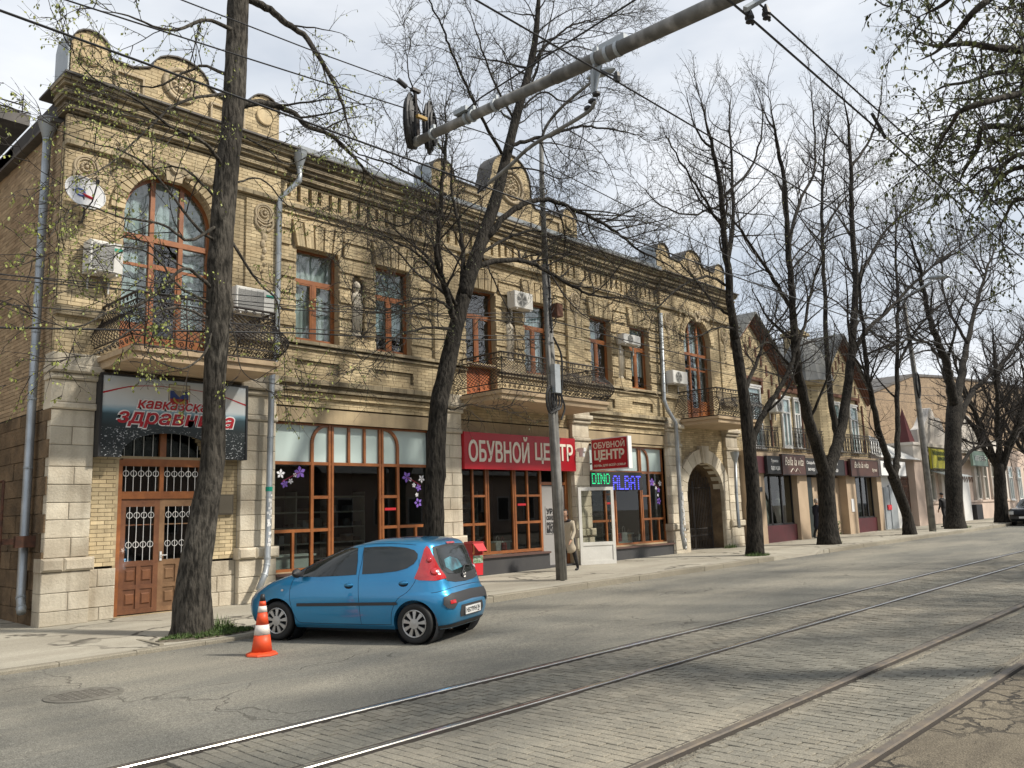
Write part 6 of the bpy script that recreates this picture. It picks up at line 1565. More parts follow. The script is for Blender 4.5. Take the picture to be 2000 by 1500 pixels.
# hanging strut and registration tube with insulators
w = MB()
for sx in (-.05, .05): w.tube([(AX+sx, 5.02, zz(5)-.08), (AX, 5.08, 6.2)], .012, 6)
w.prism([(4.95, zz(5)-.1), (5.10, zz(5)-.1), (5.10, 6.25), (5.04, 6.25)], AX-.01, AX+.01, ax='x')
w.build('hanger', M['zinc'], arm)
w = MB(); w.tube(spline([(AX, 5.06, 6.14), (AX, 5.22, 6.05), (AX, 5.98, 5.96), (AX, 6.35, 5.83), (AX, 6.72, 5.72)], 5), .022, 8); w.build('registration_tube', M['pole'], arm, smooth=True)
w = MB()
for y, z in ((5.10, 6.16), (5.16, 6.10), (5.04, 6.22)): w.lathe([(.018, -.03), (.045, -.01), (.045, .01), (.018, .03)], (AX, y, z), 8)
w.lathe([(.03, -.05), (.04, 0), (.03, .05)], (AX, 4.76, 6.3), 8); w.tube([(AX, 4.76, 6.3), (AX, 4.95, 6.45), (AX, 5.0, 6.5)], .012, 5)
w.tube([(AX, 6.72, 5.72), (AX, 6.9, 5.66), (AX, 6.85, 5.75)], .016, 5)
w.build('insulator', M['dark'], arm)
# coil of cable on the arm's tip
cc = thing('cable_coil', 'hanging black cable coil with a yellow tag at the end of the tram arm', 'cable coil', (AX, 8.1, 6.8))
w = MB(); rg = random.Random(2)
for k in range(30):
    rx, rz = .21+rg.uniform(-.06, .06), .30+rg.uniform(-.08, .06); cx = AX+rg.uniform(-.06, .06)+.0; dy = rg.uniform(-.06, .06); tl = rg.uniform(-.25, .25)
    if k > 19: cx += .30; rx *= .7
    w.tube([(cx+rx*math.cos(a*PI/11)*.8, 8.12+dy+rx*math.cos(a*PI/11)*.6, 7.02+rz*math.sin(a*PI/11)+tl*.1*math.cos(a*PI/11)) for a in range(23)], .020, 5, False)
w.build('cable_loops', M['cable'], cc)
w = MB(); w.tube([(AX, 8.0, zz(8)), (AX-.03, 8.02, 7.42)], .022, 6); w.box(AX-.1, AX+.04, 7.98, 8.04, 7.40, 7.44); w.build('coil_post', M['iron'], cc)
w = MB(); w.box(AX-.1, AX+.06, 7.88, 7.93, 6.98, 7.02); w.build('yellow_tag', mat('tag_yellow', (.35, .22, .05), .6), cc)
def sag(a, b, s, n=16):
    a, b = Vector(a), Vector(b); return [a.lerp(b, i/n)-Vector((0, 0, s*4*(i/n)*(1-i/n))) for i in range(n+1)]
def wire(P, r, lab, grp=None):
    w = MB(); w.tube(P, r, 5); return top(w, 'overhead_wire', M['cable'], lab, 'wire', grp or 'overhead wires above the street')
wire([(-14, 6.85, 5.78), (AX, 6.85, 5.74)]+[(x, 6.85, 5.72+.004*(x-AX)) for x in (20, 45, 100)], .0115, 'contact wire of the far track passing in front of the first parapet')
wire([(-14, 4.78, 6.24), (AX, 4.76, 6.25), (30, 4.76, 6.12), (100, 4.76, 6.3)], .010, 'contact wire running under the middle of the tram arm')
wire([(-14, 3.1, 6.06), (4.5, 3.1, 6.08), (6.48, 3.1, 6.09), (9.25, 3.1, 6.02), (14.7, 3.1, 5.80), (45, 3.1, 5.9), (100, 3.1, 6.4)], .0115, 'lower wire of the near pair crossing the sky at the right')
wire([(-14, 3.1, 6.25), (6.85, 3.1, 6.32), (10, 3.1, 6.26), (16.2, 3.1, 6.2), (45, 3.1, 6.5), (100, 3.1, 6.8)], .010, 'upper wire of the near pair crossing the sky at the right')
wire(sag((-12, 8.0, 5.9), (8.0, 8.0, 7.23), .12)+sag((8.0, 8.0, 7.23), (40, 9.5, 7.9), .5)[1:], .009, 'cable rising past the left parapet toward the tram arm')
w3 = [onY(150, -90, 7.8), onY(355, 0, 7.9), onY(600, 95, 8.0), onY(782, 161, 8.05), Vector((AX-.03, 8.02, 7.42))]
wire(w3, .008, 'thin wire ending in the dark clamp left of the cable coil')
w = MB(); p = onY(785, 162, 8.05); w.tube([p-Vector((.07, 0, -.02)), p+Vector((.07, 0, -.03))], .035, 8); top(w, 'wire_clamp', M['dark'], 'black tension clamp on the wire left of the cable coil', 'clamp')
wire([(AX, 7.06, zz(7)+.12), onY(940, 190, 6.4), onY(1240, 0, 4.0), onY(1400, -100, 2.6)], .010, 'stay cable slanting up from the arm to the upper edge')
# cross piece with hangers at the top edge
cr = thing('wire_hanger', 'grey steel cross piece holding the near pair of wires at the top edge', 'wire hanger', (6.6, 3.1, 6.2))
w = MB(); a, b = onY(1455, 18, 3.1), onY(1500, -8, 3.0); w.tube([a, b], .03, 4); w.build('cross_bar', M['zinc'], cr)
w = MB()
for q in ((1464, 35), (1497, 28)):
    p = onY(*q, 3.1); w.lathe([(.012, .10), (.03, .05), (.045, 0), (.03, -.02), (.04, -.04), (.012, -.05)], p, 8); w.tube([p-Vector((.06, 0, -.03)), p+Vector((.06, 0, -.04))], .014, 5)
w.build('insulator', M['dark'], cr)
w = MB(); a, b = onY(1703, 222, 3.1), onY(1722, 255, 3.1); w.tube([a, b], .02, 6); w.tube([b-Vector((.08, 0, -.03)), b+Vector((.1, 0, -.06))], .02, 5); top(w, 'wire_spacer', M['dark'], 'dark spacer joining the near pair of wires below the top right branches', 'clamp')
# bundle of thin cables strung along the facade
lows = [((0, 536), (560, 584), 13.2), ((0, 545), (560, 596), 13.2), ((0, 594), (560, 640), 13.2), ((0, 640), (600, 651), 13.2), ((0, 535), (560, 605), 13.2)]
pole_top = Vector((15.2, 13.2, 6.55))
names = ['topmost thin cable', 'second thin cable', 'third thin cable', 'thick lowest cable', 'fourth thin cable']
for k, ((a, b, Y)) in enumerate(lows):
    A, B = onY(*a, Y), onY(*b, Y); d = (B-A)/(B.x-A.x)
    e = Vector((15.2, 13.2, [6.4, 6.55, 6.1, 6.0, 6.7][k])); s = A-d*12
    wire([s, A, B]+sag(B, e, .06, 8)[1:], .016 if k == 3 else .009, names[k]+' crossing the facade from the left edge to the street pole', 'cables strung along the facade')
for k, (z0_, P, r) in enumerate(((6.9, (48, 13.4, 7.6), .010), (6.5, (48, 13.4, 7.2), .015), (6.2, (48, 13.4, 6.8), .010), (6.0, (31, 15.5, 5.4), .006), (7.2, (30.0, 16.1, 6.6), .007))):
    wire(sag((15.2, 13.2, z0_), P, .45, 14), r, ['highest', 'thick', 'thin', 'lowest', 'branching'][k]+' cable running right from the street pole past the balconies', 'cables strung along the facade')
# tall street pole with lamp
sp = thing('street_pole', 'tall leaning grey street pole with a red box, grey box and lamp on top', 'pole', (15.37, 13.2, gl(15)))
w = MB(); w.tube([(15.37, 13.2, gl(15)-.02), (15.31, 13.2, 3), (15.26, 13.2, 5.6), (15.21, 13.2, 7.9)], [.135, .125, .115, .10], 16); w.tube([(15.21, 13.2, 7.9), (15.20, 13.2, 10.2), (15.24, 13.2, 11.25)], [.075, .062, .055], 14); w.tube([(15.17, 13.0, gl(15)-.02), (15.12, 13.03, 3), (15.08, 13.1, 5.6), (15.08, 13.12, 7.6)], .055, 10)
w.build('pole_shaft', M['pole'], sp, smooth=True)
w = MB(); P_ = spline([(15.24, 13.2, 11.2), (15.24, 13.0, 11.55), (15.2, 12.4, 11.85), (15.15, 11.4, 12.1)], 5); w.tube(P_, .038, 8); w.build('lamp_arm', M['pole'], sp, smooth=True)
w = MB(); w.lathe([(.03, -.45), (.10, -.35), (.13, 0), (.12, .25), (.05, .38), (.001, .4)], (0, 0, 0), 12, 'y'); w.v = [(15.12+x, 11.1-y, 12.16+z*.62+y*-.08) for x, y, z in w.v]; w.build('lamp_head', M['zinc'], sp, smooth=True)
w = MB(); w.box(15.02, 15.22, 12.86, 13.0, 4.62, 5.32); w.build('grey_box', M['zinc'], sp)
w = MB(); w.box(15.25, 15.46, 12.9, 13.1, 6.55, 6.88); w.build('red_box', M['redtrim'] , sp)
w = MB()
for z in (9.1, 9.3): w.tube([(15.21, 13.2, z), (15.0, 13.1, z+.02), (14.95, 13.1, z+.1)], .018, 5); w.tube([(15.21, 13.2, z), (15.42, 13.1, z+.02)], .02, 5)
for k in range(7): w.tube([(15.22+.085*math.cos(a*PI/6)-.0, 13.2+.125*math.sin(a*PI/6), 5.9+k*.28) for a in range(13)], .012, 4, False)
w.build('strap', M['dark'], sp)
w = MB(); rg = random.Random(12)
for k in range(6): w.tube([(14.95+.05*k+.18*math.sin(a*PI/9)*(1 if k % 2 else .8), 12.98, 4.45-.33*math.cos(a*PI/9)*(1-.06*k)) for a in range(19)], .022, 5, False)
w.build('cable_loop', M['cable'], sp)
w = MB(); w.tube(spline([(15.12, 12.95, 6.0), (15.38, 12.95, 5.6), (15.42, 12.98, 5.0), (15.40, 13.0, 4.6), (15.5, 13.0, 4.3), (15.38, 13.02, 4.0)], 5), .025, 6); w.tube(spline([(15.0, 12.98, 7.9), (15.1, 13.0, 7.2), (15.02, 12.95, 6.7), (15.1, 12.98, 6.1)], 5), .022, 5)
for k in range(8): w.tube(spline([(15.02, 12.98, 6.1+k*.12), (15.1+rg.uniform(-.1, .2), 12.9, 6.3+k*.1), (15.2, 12.95, 6.45+k*.1)], 3), .010, 4)
w.build('cable', M['cable'], sp)
# second lamp pole further along
s2 = thing('street_pole', 'thin grey street pole with a lamp, leaning between the far trees', 'pole', tuple(onY(1822, 1038, 13.06)))
w = MB(); w.tube([onY(1822, 1038, 13.06), onY(1805, 880, 13.06), onY(1788, 740, 13.06), onY(1765, 590, 13.06)], [.16, .14, .12, .09], 10); w.build('pole_shaft', M['pole'], s2, smooth=True)
w = MB(); w.tube(spline([onY(1765, 595, 13.06), onY(1772, 580, 12.5), onY(1822, 548, 11.2)], 4), .05, 6); p = onY(1835, 541, 11); w.lathe([(.05, -.6), (.16, -.4), (.2, 0), (.12, .4), (.001, .5)], (0, 0, 0), 10, 'y'); w.v[-50:] = [(p.x+x, p.y-y*.9, p.z+z*.6-y*.1) for x, y, z in w.v[-50:]]; w.build('lamp_head', M['zinc'], s2)
w = MB(); c = onY(1792, 740, 12.9)
for k in range(4): w.tube([(c.x+.25*math.cos(a*PI/6), c.y, c.z-.3+.6*math.sin(a*PI/6)) for a in range(13)], .04, 4, False)
w.build('cable_loop', M['cable'], s2)
# ================================================================= TREES
class Tree:
    def __init__(s, seed, dens=1., leafy=0., leafsize=.035, droop=0., zig=.28, tw=1.0, ups=.25):
        s.r = random.Random(seed); s.tw_ = MB(); s.br = []; s.lf = MB(); s.dens = dens; s.leafy = leafy; s.ls = leafsize; s.droop = droop; s.zig = zig; s.tk = tw; s.ups = ups; s.cur = None; s.mL = 9; s.term = True
    def perp(s, d):
        a = Vector((s.r.gauss(0, 1), s.r.gauss(0, 1), s.r.gauss(0, 1))); a -= d*a.dot(d); return a.normalized() if a.length > 1e-6 else d.orthogonal().normalized()
    def gen(s, p, d, L, n):
        P = [p.copy()]; st = L/n
        for i in range(n):
            d = (d+s.perp(d)*s.zig*s.r.uniform(.3, 1.)+Vector((0, 0, s.ups*.12-s.droop*(i/n)*.35))).normalized(); p = p+d*st; P.append(p.copy())
        return P
    def leaf(s, p, d):
        k = 1 if s.r.random() < .6 else 2
        for _ in range(k):
            a = s.perp(d); z = Vector((0, 0, -1)); dr = (a*.5+z*.9+d*.2).normalized(); sd = dr.cross(s.perp(dr)).normalized(); l = s.ls*s.r.uniform(.5, 1.3); wd = l*.32
            o = p+a*.01; s.lf.add([o, o+dr*l*.5+sd*wd, o+dr*l, o+dr*l*.5-sd*wd], [(0, 1, 2, 3)], s.r.uniform(-1, 1))
    def twig(s, P, r0, lvl):
        n = len(P); rr = [max(.0022*s.tk, r0*(1-.75*i/(n-1))) for i in range(n)]
        s.tw_.tube(P, rr, 3 if lvl >= 3 else 4, False)
        if s.leafy and lvl >= 2:
            for i in range(1, n):
                if s.r.random() < s.leafy: s.leaf(P[i], (P[i]-P[i-1]).normalized())
                if s.r.random() < s.leafy*.7: s.leaf((P[i]+P[i-1])/2, (P[i]-P[i-1]).normalized())
    def kids(s, P, r0, r1, lvl, t0=.15):
        # children along a polyline
        segl = [(b-a).length for a, b in zip(P, P[1:])]; Lt = sum(segl)
        sp = {1: .42, 2: .24, 3: .15}[lvl]/s.dens; x = Lt*t0+s.r.uniform(0, sp)
        while x < Lt:
            acc = 0
            for (a, b), l in zip(zip(P, P[1:]), segl):
                if acc+l >= x: break
                acc += l
            f = (x-acc)/max(l, 1e-6); p = a.lerp(b, min(1, f)); d = (b-a).normalized(); t = x/Lt
            ang = s.r.uniform(.55, 1.15); q = s.perp(d); q = (q+Vector((0, 0, s.ups*(1-s.droop)))).normalized(); q -= d*q.dot(d); q = q.normalized() if q.length > .05 else s.perp(d)
            dd = (d*math.cos(ang)+q*math.sin(ang)).normalized()
            rem = Lt*(1-t)
            if lvl == 1: L_ = min(s.mL, 3.2 if s.tk > 1.1 else 2.6, .6+.5*rem)*s.r.uniform(.55, 1.15); rc = min((r0+(r1-r0)*t)*.45, .009+.010*L_); n = 7
            elif lvl == 2: L_ = min(1.1, .25+.45*rem)*s.r.uniform(.5, 1.2); rc = .0075; n = 5
            else: L_ = s.r.uniform(.12, .42); rc = .0042; n = 3
            C = s.gen(p, dd, L_, n); s.twig(C, rc*s.tk**.5, lvl+0 if lvl < 3 else 3)
            if lvl < 3 and L_ > .25: s.kids(C, rc, .003, lvl+1, .12)
            x += sp*s.r.uniform(.6, 1.4)
    def limb(s, P, r0, r1, sub=True, m=5, t0=.15, n=8, jit=.0, name='limb'):
        Q = spline(P, m)
        if jit: Q = [q if i == 0 else q+Vector((s.r.uniform(-1, 1), s.r.uniform(-1, 1), s.r.uniform(-1, 1)))*jit for i, q in enumerate(Q)]
        k = len(Q); tipf = lambda i: 1 if r1 > .025 and False else min(1, .28+(k-1-i)/(k*.22)); R = [(r0+(r1-r0)*i/(k-1))*(1+s.r.uniform(-.05, .05))*tipf(i) for i in range(k)]
        mb = MB(); mb.tube(Q, R, n); s.br.append((name, mb))
        if sub:
            s.kids(Q, r0, r1, 1, t0); d = (Q[-1]-Q[-3]).normalized()
            for _ in range(3 if s.term else 0):
                dd = (d+s.perp(d)*s.r.uniform(.15, .6)).normalized(); C = s.gen(Q[-1 if _ < 2 else -4], dd, s.r.uniform(.9, 1.7)*(1.25 if s.ups > .4 else .8), 7); s.twig(C, max(.008, r1*.5), 1); s.kids(C, .014, .005, 2, .05)
        return Q
    def bigs(s, Q, n, r, L0=2.2, L1=4.0, t0=.2, t1=.92):
        m = len(Q); d0 = s.dens; s.dens *= .85
        for k in range(n):
            i = int(m*(t0+(t1-t0)*(k+s.r.uniform(.1, .9))/n)); i = min(max(i, 1), m-2); d = (Q[i+1]-Q[i-1]).normalized(); q = s.perp(d); q.z *= .3; q.y *= .8; q = (q-d*q.dot(d)).normalized()
            a = s.r.uniform(.7, 1.15); dd = d*math.cos(a)+q*math.sin(a); L_ = s.r.uniform(L0, L1)*(1-.35*k/n); z0, u0 = s.zig, s.ups; s.zig, s.ups = .20, 1.5
            P = s.gen(Q[i], dd, L_, 9); s.zig, s.ups = z0, u0; rr = r*(1-.5*k/n)*s.r.uniform(.7, 1.1); mb = MB(); mb.tube(P, [rr*(1-.85*j/9) for j in range(10)], 6); s.br.append(('limb', mb)); s.kids(P, rr, rr*.3, 1, .2)
        s.dens = d0
    def build(s, name, label, base, bark, cat='tree', group='street trees along the pavement', leafm='leaf', twigm='twig'):
        t = thing(name, label, cat, base, group=group)
        for nm, mb in s.br: mb.build(nm, bark, t, smooth=True)
        s.tw_.build('twigs', M[twigm], t, kind='stuff')
        if s.lf.v: s.lf.build('leaves', M[leafm], t, kind='stuff')
        return t
def trunk(T, P, R, n=14, knots=(), flare=True, ymm=5, name='trunk'):
    Q = spline(P, ymm); k = len(Q); m = len(P); RR = []
    for i in range(k):
        f = i/ymm; a = min(int(f), m-2); RR.append(R[a]+(R[a+1]-R[a])*(f-a))
    mb = MB(); mb.tube(Q, RR, n); rg = T.r
    # irregular, fluted surface
    ph = rg.uniform(0, 9)
    for i in range(k):
        c = Q[i]
        for j in range(n):
            v = Vector(mb.v[i*n+j]); d = v-c; s_ = 1+.10*mn.noise((d.normalized().x*1.8+ph, d.normalized().y*1.8, c.z*.9))+.05*mn.noise((d.normalized().x*4, d.normalized().y*4+ph, c.z*3))+.035*mn.noise((math.atan2(d.y, d.x)*5+ph, c.z*4, 0))+.02*mn.noise((math.atan2(d.y, d.x)*11+ph, c.z*9, 3))
            for kz, ka, ks in knots:
                s_ += ks*math.exp(-((c.z-kz)/.16)**2)*max(0, d.normalized().dot(Vector((math.cos(ka), math.sin(ka), 0))))**3
            if flare and i < 4: s_ += .18*(1-i/4)*max(0, math.sin(5*math.atan2(d.y, d.x)+ph))
            mb.v[i*n+j] = tuple(c+d*s_)
    T.br.append((name, mb)); return Q
def px(pts, Y, y1=None):
    """picture polyline -> 3D, receding from plane Y to plane y1 along its length"""
    n = len(pts); return [onY(a, b, Y+((y1 if y1 is not None else Y)-Y)*i/max(1, n-1)) for i, (a, b) in enumerate(pts)]
# --- first tree, large trunk before the first bay
T = Tree(21, 1.0, .34, .050, .45)
P = [onY(375, 1252, 12.95)]+px([(379, 1130), (398, 1000), (415, 900), (420, 740), (428, 560), (437, 400), (457, 200), (464, 20)], 12.95)+px([(470, -170), (482, -420)], 12.9)
trunk(T, P, [.33, .255, .215, .185, .182, .20, .20, .185, .185, .16, .12], 32, knots=[(7.0, 4.0, .35), (5.4, 5.6, .3), (6.2, 3.6, .22), (2.2, 4.8, .2), (4.9, 4.6, .25), (8.3, 3.9, .2)], ymm=16)
def L1(pts, r0, r1, y1, Y=12.9, **k): T.limb(px(pts, Y, y1), r0, r1, jit=.012, **k)
L1([(478, -5), (520, 15), (560, 45), (600, 76), (640, 140), (660, 180), (675, 225), (682, 270)], .075, .018, 12.0)
L1([(452, 215), (500, 200), (541, 208), (576, 222), (601, 248), (642, 262), (683, 298), (720, 340), (757, 365), (815, 372)], .07, .014, 12.2)
L1([(440, 330), (400, 280), (330, 245), (260, 190), (180, 150), (140, 95)], .035, .006, 11.6)
L1([(462, 60), (400, 40), (330, 60), (250, 30), (190, 20)], .04, .006, 12.4)
L1([(450, 150), (390, 130), (300, 170), (230, 150)], .035, .006, 14.2)
L1([(425, 440), (370, 470), (320, 440), (240, 425), (160, 400), (110, 430)], .030, .005, 11.8)
L1([(420, 470), (385, 445), (310, 350), (250, 300), (150, 270), (60, 220)], .028, .005, 12.2)
L1([(410, 560), (360, 525), (290, 585), (210, 610), (140, 640), (70, 612)], .032, .005, 11.9)
L1([(405, 620), (340, 600), (260, 640), (190, 690), (130, 700)], .024, .004, 12.3)
L1([(418, 640), (398, 690), (355, 720), (300, 700), (282, 680)], .022, .006, 12.0)
L1([(452, 470), (500, 545), (540, 590), (548, 660), (575, 720)], .026, .005, 12.1)
L1([(450, 360), (510, 350), (560, 400), (600, 420)], .02, .005, 13.8)
L1([(415, 380), (360, 330), (300, 330), (230, 345)], .025, .005, 13.9)
L1([(458, 260), (520, 290), (560, 320), (620, 300)], .022, .005, 13.8)
L1([(432, 610), (460, 660), (470, 720), (520, 760)], .016, .004, 12.3)
L1([(450, 180), (350, 200), (280, 260), (200, 330), (120, 360)], .028, .005, 12.0)
L1([(405, 590), (350, 560), (300, 500), (220, 480), (90, 500)], .024, .004, 12.1)
T.limb([Vector((6.7, 12.9, 12.5)), Vector((5.6, 12.0, 13.4)), Vector((4.2, 11.6, 13.6)), Vector((3.0, 11.2, 12.9))], .06, .012)
T.limb([Vector((6.7, 12.9, 12.8)), Vector((7.6, 11.8, 14.0)), Vector((9.0, 11.0, 14.4))], .06, .012)
T.build('linden_tree', 'big old tree with thick straight trunk and sparse young leaves before the first balcony', (6.2, 12.95, gl(6)), M['bark'])
# --- second tree, leaning with wide limbs
T = Tree(33, 1.6, .10, .030, .25)
P = [onY(848, 1172, 12.9)]+px([(846, 1090), (847, 1035), (849, 940), (856, 800), (868, 740), (886, 660), (905, 580)], 12.9)
trunk(T, P, [.28, .23, .21, .195, .19, .18, .17, .16], 28, knots=[(4.0, 4.5, .3), (2.6, 5.3, .2)], ymm=12)
P = px([(905, 582), (930, 500), (965, 400), (985, 322), (1010, 222), (1030, 150), (1045, 80), (1052, 0), (1060, -110)], 12.9); T.limb(P, .165, .05, n=14, m=5, t0=.45)
def L2(pts, r0, r1, y1, Y=12.9, **k): T.limb(px(pts, Y, y1), r0, r1, jit=.02, **k)
L2([(892, 640), (880, 600), (866, 550), (853, 500), (858, 430), (863, 370), (866, 325), (872, 270), (868, 215)], .075, .03, 12.2, t0=.1)
L2([(900, 590), (905, 500), (895, 430), (880, 360), (885, 300)], .06, .02, 13.8, t0=.2)
L2([(980, 300), (940, 228), (923, 198), (895, 132), (877, 87), (862, 45), (838, 0), (820, -60)], .042, .012, 12.1)
L2([(982, 325), (994, 291), (1024, 276), (1075, 264), (1120, 249), (1165, 249), (1225, 258), (1275, 275)], .06, .012, 11.8)
L2([(945, 475), (959, 454), (992, 418), (1028, 397), (1070, 391), (1115, 406), (1160, 427), (1205, 454), (1250, 490), (1310, 520), (1370, 570)], .085, .015, 11.5, t0=.25)
L2([(925, 525), (944, 517), (985, 508), (1030, 512), (1070, 530), (1120, 560), (1150, 575), (1200, 582), (1270, 572)], .075, .014, 12.4, t0=.2)
L2([(1000, 510), (1030, 500), (1062, 497)], .03, .012, 13.2)
L2([(1035, 140), (1060, 96), (1090, 69), (1120, 48), (1168, 39), (1250, 22)], .045, .01, 12.0)
L2([(895, 600), (860, 545), (820, 500), (770, 470), (715, 455)], .045, .008, 12.0)
L2([(885, 645), (840, 640), (790, 650), (740, 680), (700, 715)], .035, .006, 12.0)
L2([(890, 610), (850, 585), (800, 585), (740, 610), (690, 600)], .035, .006, 11.6)
L2([(870, 380), (820, 350), (760, 320), (700, 300), (640, 240)], .035, .006, 11.9)
L2([(868, 430), (830, 410), (790, 440), (730, 430), (680, 470)], .035, .006, 13.6)
L2([(868, 300), (830, 240), (800, 150), (790, 60)], .03, .006, 12.5)
L2([(1005, 235), (960, 150), (930, 60), (900, -20)], .035, .008, 13.6)
L2([(940, 490), (970, 560), (1000, 620), (1010, 680)], .022, .005, 12.2)
L2([(930, 500), (980, 470), (1040, 450), (1100, 470), (1180, 500), (1230, 560)], .04, .007, 13.8)
L2([(1015, 215), (1060, 180), (1110, 200), (1180, 170), (1240, 200)], .03, .006, 13.6)
L2([(860, 770), (880, 800), (920, 790), (960, 800)], .02, .005, 12.0)
L2([(985, 330), (1040, 330), (1100, 350), (1150, 330)], .03, .006, 13.4)
T.build('linden_tree', 'dark leaning tree behind the blue car, its wide bare limbs before the central bay', (11.2, 12.9, gl(11)), M['bark2'], leafm='leaf2')
# --- third tree by the carriage gate
T = Tree(44, 1.2, .05, .04, .1, tw=.95, ups=.45, zig=.34)
P = [onY(1475, 1090, 12.95)]+px([(1474, 1020), (1470, 950), (1464, 880), (1456, 800), (1448, 740), (1436, 660)], 12.95); trunk(T, P, [.30, .235, .22, .21, .19, .17, .15], 16, ymm=5)
def L3(pts, r0, r1, y1, Y=12.95, b=2, **k): T.bigs(T.limb(px(pts, Y, y1), r0, r1, jit=.03, **k), b if r0 > .06 else 0, r0*.42)
L3([(1436, 662), (1428, 600), (1418, 500), (1412, 420), (1400, 330), (1385, 260), (1365, 190)], .15, .03, 12.2, t0=.3, n=10)
L3([(1420, 520), (1432, 430), (1430, 330), (1425, 240), (1428, 170)], .08, .02, 13.6)
L3([(1464, 875), (1479, 838), (1503, 788), (1530, 745), (1552, 690), (1575, 620), (1590, 540), (1620, 470)], .12, .03, 12.4, t0=.25, n=10)
L3([(1452, 770), (1480, 700), (1500, 650), (1545, 590), (1560, 500)], .07, .02, 13.6)
L3([(1412, 450), (1370, 380), (1320, 300), (1290, 240)], .05, .012, 12.0)
L3([(1425, 560), (1380, 540), (1330, 560), (1280, 600), (1230, 610)], .05, .01, 12.2)
L3([(1430, 620), (1390, 590), (1345, 530), (1300, 500), (1250, 480)], .045, .01, 13.8)
L3([(1408, 400), (1350, 420), (1290, 400), (1240, 350)], .04, .01, 12.6)
L3([(1445, 640), (1400, 640), (1350, 660), (1300, 640)], .035, .008, 12.0)
L3([(1418, 380), (1470, 320), (1490, 240), (1480, 170)], .05, .012, 12.4)
T.build('linden_tree', 'tall bare tree at the kerb end beside the carriage gate', (24.2, 12.95, gl(24)), M['bark2'], leafm='leaf2')
# --- fourth tree, massive fork
T = Tree(55, 1.15, .02, .04, .0, tw=1.1, ups=.45, zig=.34)
P = [onY(1618, 1068, 13.3)]+px([(1617, 1020), (1614, 960), (1612, 925)], 13.3); trunk(T, P, [.42, .33, .30, .33], 18, ymm=5)
def L4(pts, r0, r1, y1, Y=13.3, b=3, **k): T.bigs(T.limb(px(pts, Y, y1), r0, r1, jit=.03, **k), (b if r0 > .1 else 1) if r0 > .065 else 0, r0*.33, 2.5, 4.8)
L4([(1612, 935), (1598, 880), (1580, 820), (1566, 760), (1556, 700), (1548, 600), (1540, 480), (1530, 350), (1512, 250), (1500, 175)], .24, .03, 12.2, n=12, t0=.35)
L4([(1614, 935), (1628, 890), (1643, 835), (1656, 760), (1665, 660), (1672, 560), (1665, 440), (1662, 330), (1655, 230), (1640, 160)], .25, .03, 12.8, n=12, t0=.35)
L4([(1636, 850), (1622, 780), (1616, 700), (1610, 560), (1605, 420), (1610, 300), (1625, 170)], .14, .03, 14.4, n=10, t0=.3)
L4([(1662, 700), (1690, 650), (1740, 600), (1800, 540), (1860, 490), (1940, 440)], .12, .02, 12.0)
L4([(1668, 560), (1700, 500), (1740, 440), (1800, 400), (1860, 350)], .09, .02, 14.2)
L4([(1550, 610), (1520, 560), (1480, 500), (1440, 440), (1400, 400)], .09, .02, 12.4)
L4([(1540, 480), (1560, 400), (1590, 330), (1590, 240), (1580, 130)], .08, .02, 13.8)
L4([(1660, 330), (1700, 270), (1720, 200), (1725, 130)], .07, .015, 12.4)
L4([(1560, 740), (1530, 700), (1500, 670), (1460, 690)], .06, .015, 12.4)
L4([(1665, 640), (1700, 620), (1750, 660), (1780, 700)], .05, .012, 12.8)
L4([(1606, 460), (1640, 400), (1690, 350), (1730, 330)], .06, .012, 14.4)
T.build('linden_tree', 'massive dark tree forking low into three stems before the brown script signs', (30.5, 13.3, gl(30)), M['bark2'])
# --- fifth: slender pair of stems
T = Tree(66, 1.1, .0, .04, 0, tw=1.2, ups=.5, zig=.34)
P = [onY(1777, 1050, 13.0)]+px([(1772, 1010), (1757, 965), (1744, 930)], 13.0); trunk(T, P, [.30, .22, .21, .23], 12, ymm=4)
def L5(pts, r0, r1, y1, Y=13.0, b=3, **k): T.bigs(T.limb(px(pts, Y, y1), r0, r1, jit=.04, **k), b if r0 > .1 else 0, r0*.35, 2.5, 4.5)
L5([(1745, 935), (1728, 880), (1712, 820), (1697, 745), (1688, 660), (1680, 560), (1690, 450)], .17, .03, 12.2, t0=.35)
L5([(1746, 935), (1752, 890), (1753, 800), (1752, 690), (1753, 580), (1750, 470), (1762, 380)], .15, .03, 13.4, t0=.35)
L5([(1752, 720), (1780, 660), (1830, 600), (1880, 580)], .07, .02, 12.4)
L5([(1700, 760), (1670, 700), (1640, 690)], .05, .015, 12.6)
T.build('linden_tree', 'slender twin-stemmed tree leaning left before the white annex', (38.1, 13.0, gl(38)), M['bark2'])
# --- sixth
T = Tree(77, 1.1, .0, .04, 0, tw=1.4, ups=.45, zig=.34)
P = [onY(1866, 1040, 12.95)]+px([(1865, 1000), (1862, 920), (1862, 830), (1866, 780)], 12.95); trunk(T, P, [.48, .40, .38, .37, .36], 14, ymm=4)
def L6(pts, r0, r1, y1, Y=12.95, b=3, **k): T.bigs(T.limb(px(pts, Y, y1), r0, r1, jit=.05, **k), b if r0 > .1 else 0, r0*.33, 2.5, 5)
L6([(1862, 790), (1852, 730), (1842, 690), (1820, 640), (1806, 580), (1790, 500), (1760, 420)], .26, .03, 12.2, t0=.3, n=10)
L6([(1868, 785), (1880, 720), (1892, 660), (1905, 600), (1930, 520), (1960, 450)], .22, .03, 13.4, t0=.3, n=10)
L6([(1868, 840), (1885, 790), (1910, 755), (1950, 720), (1990, 670), (2040, 620)], .18, .04, 12.2, t0=.3, n=10)
L6([(1842, 700), (1800, 665), (1750, 670), (1700, 700)], .09, .02, 12.3)
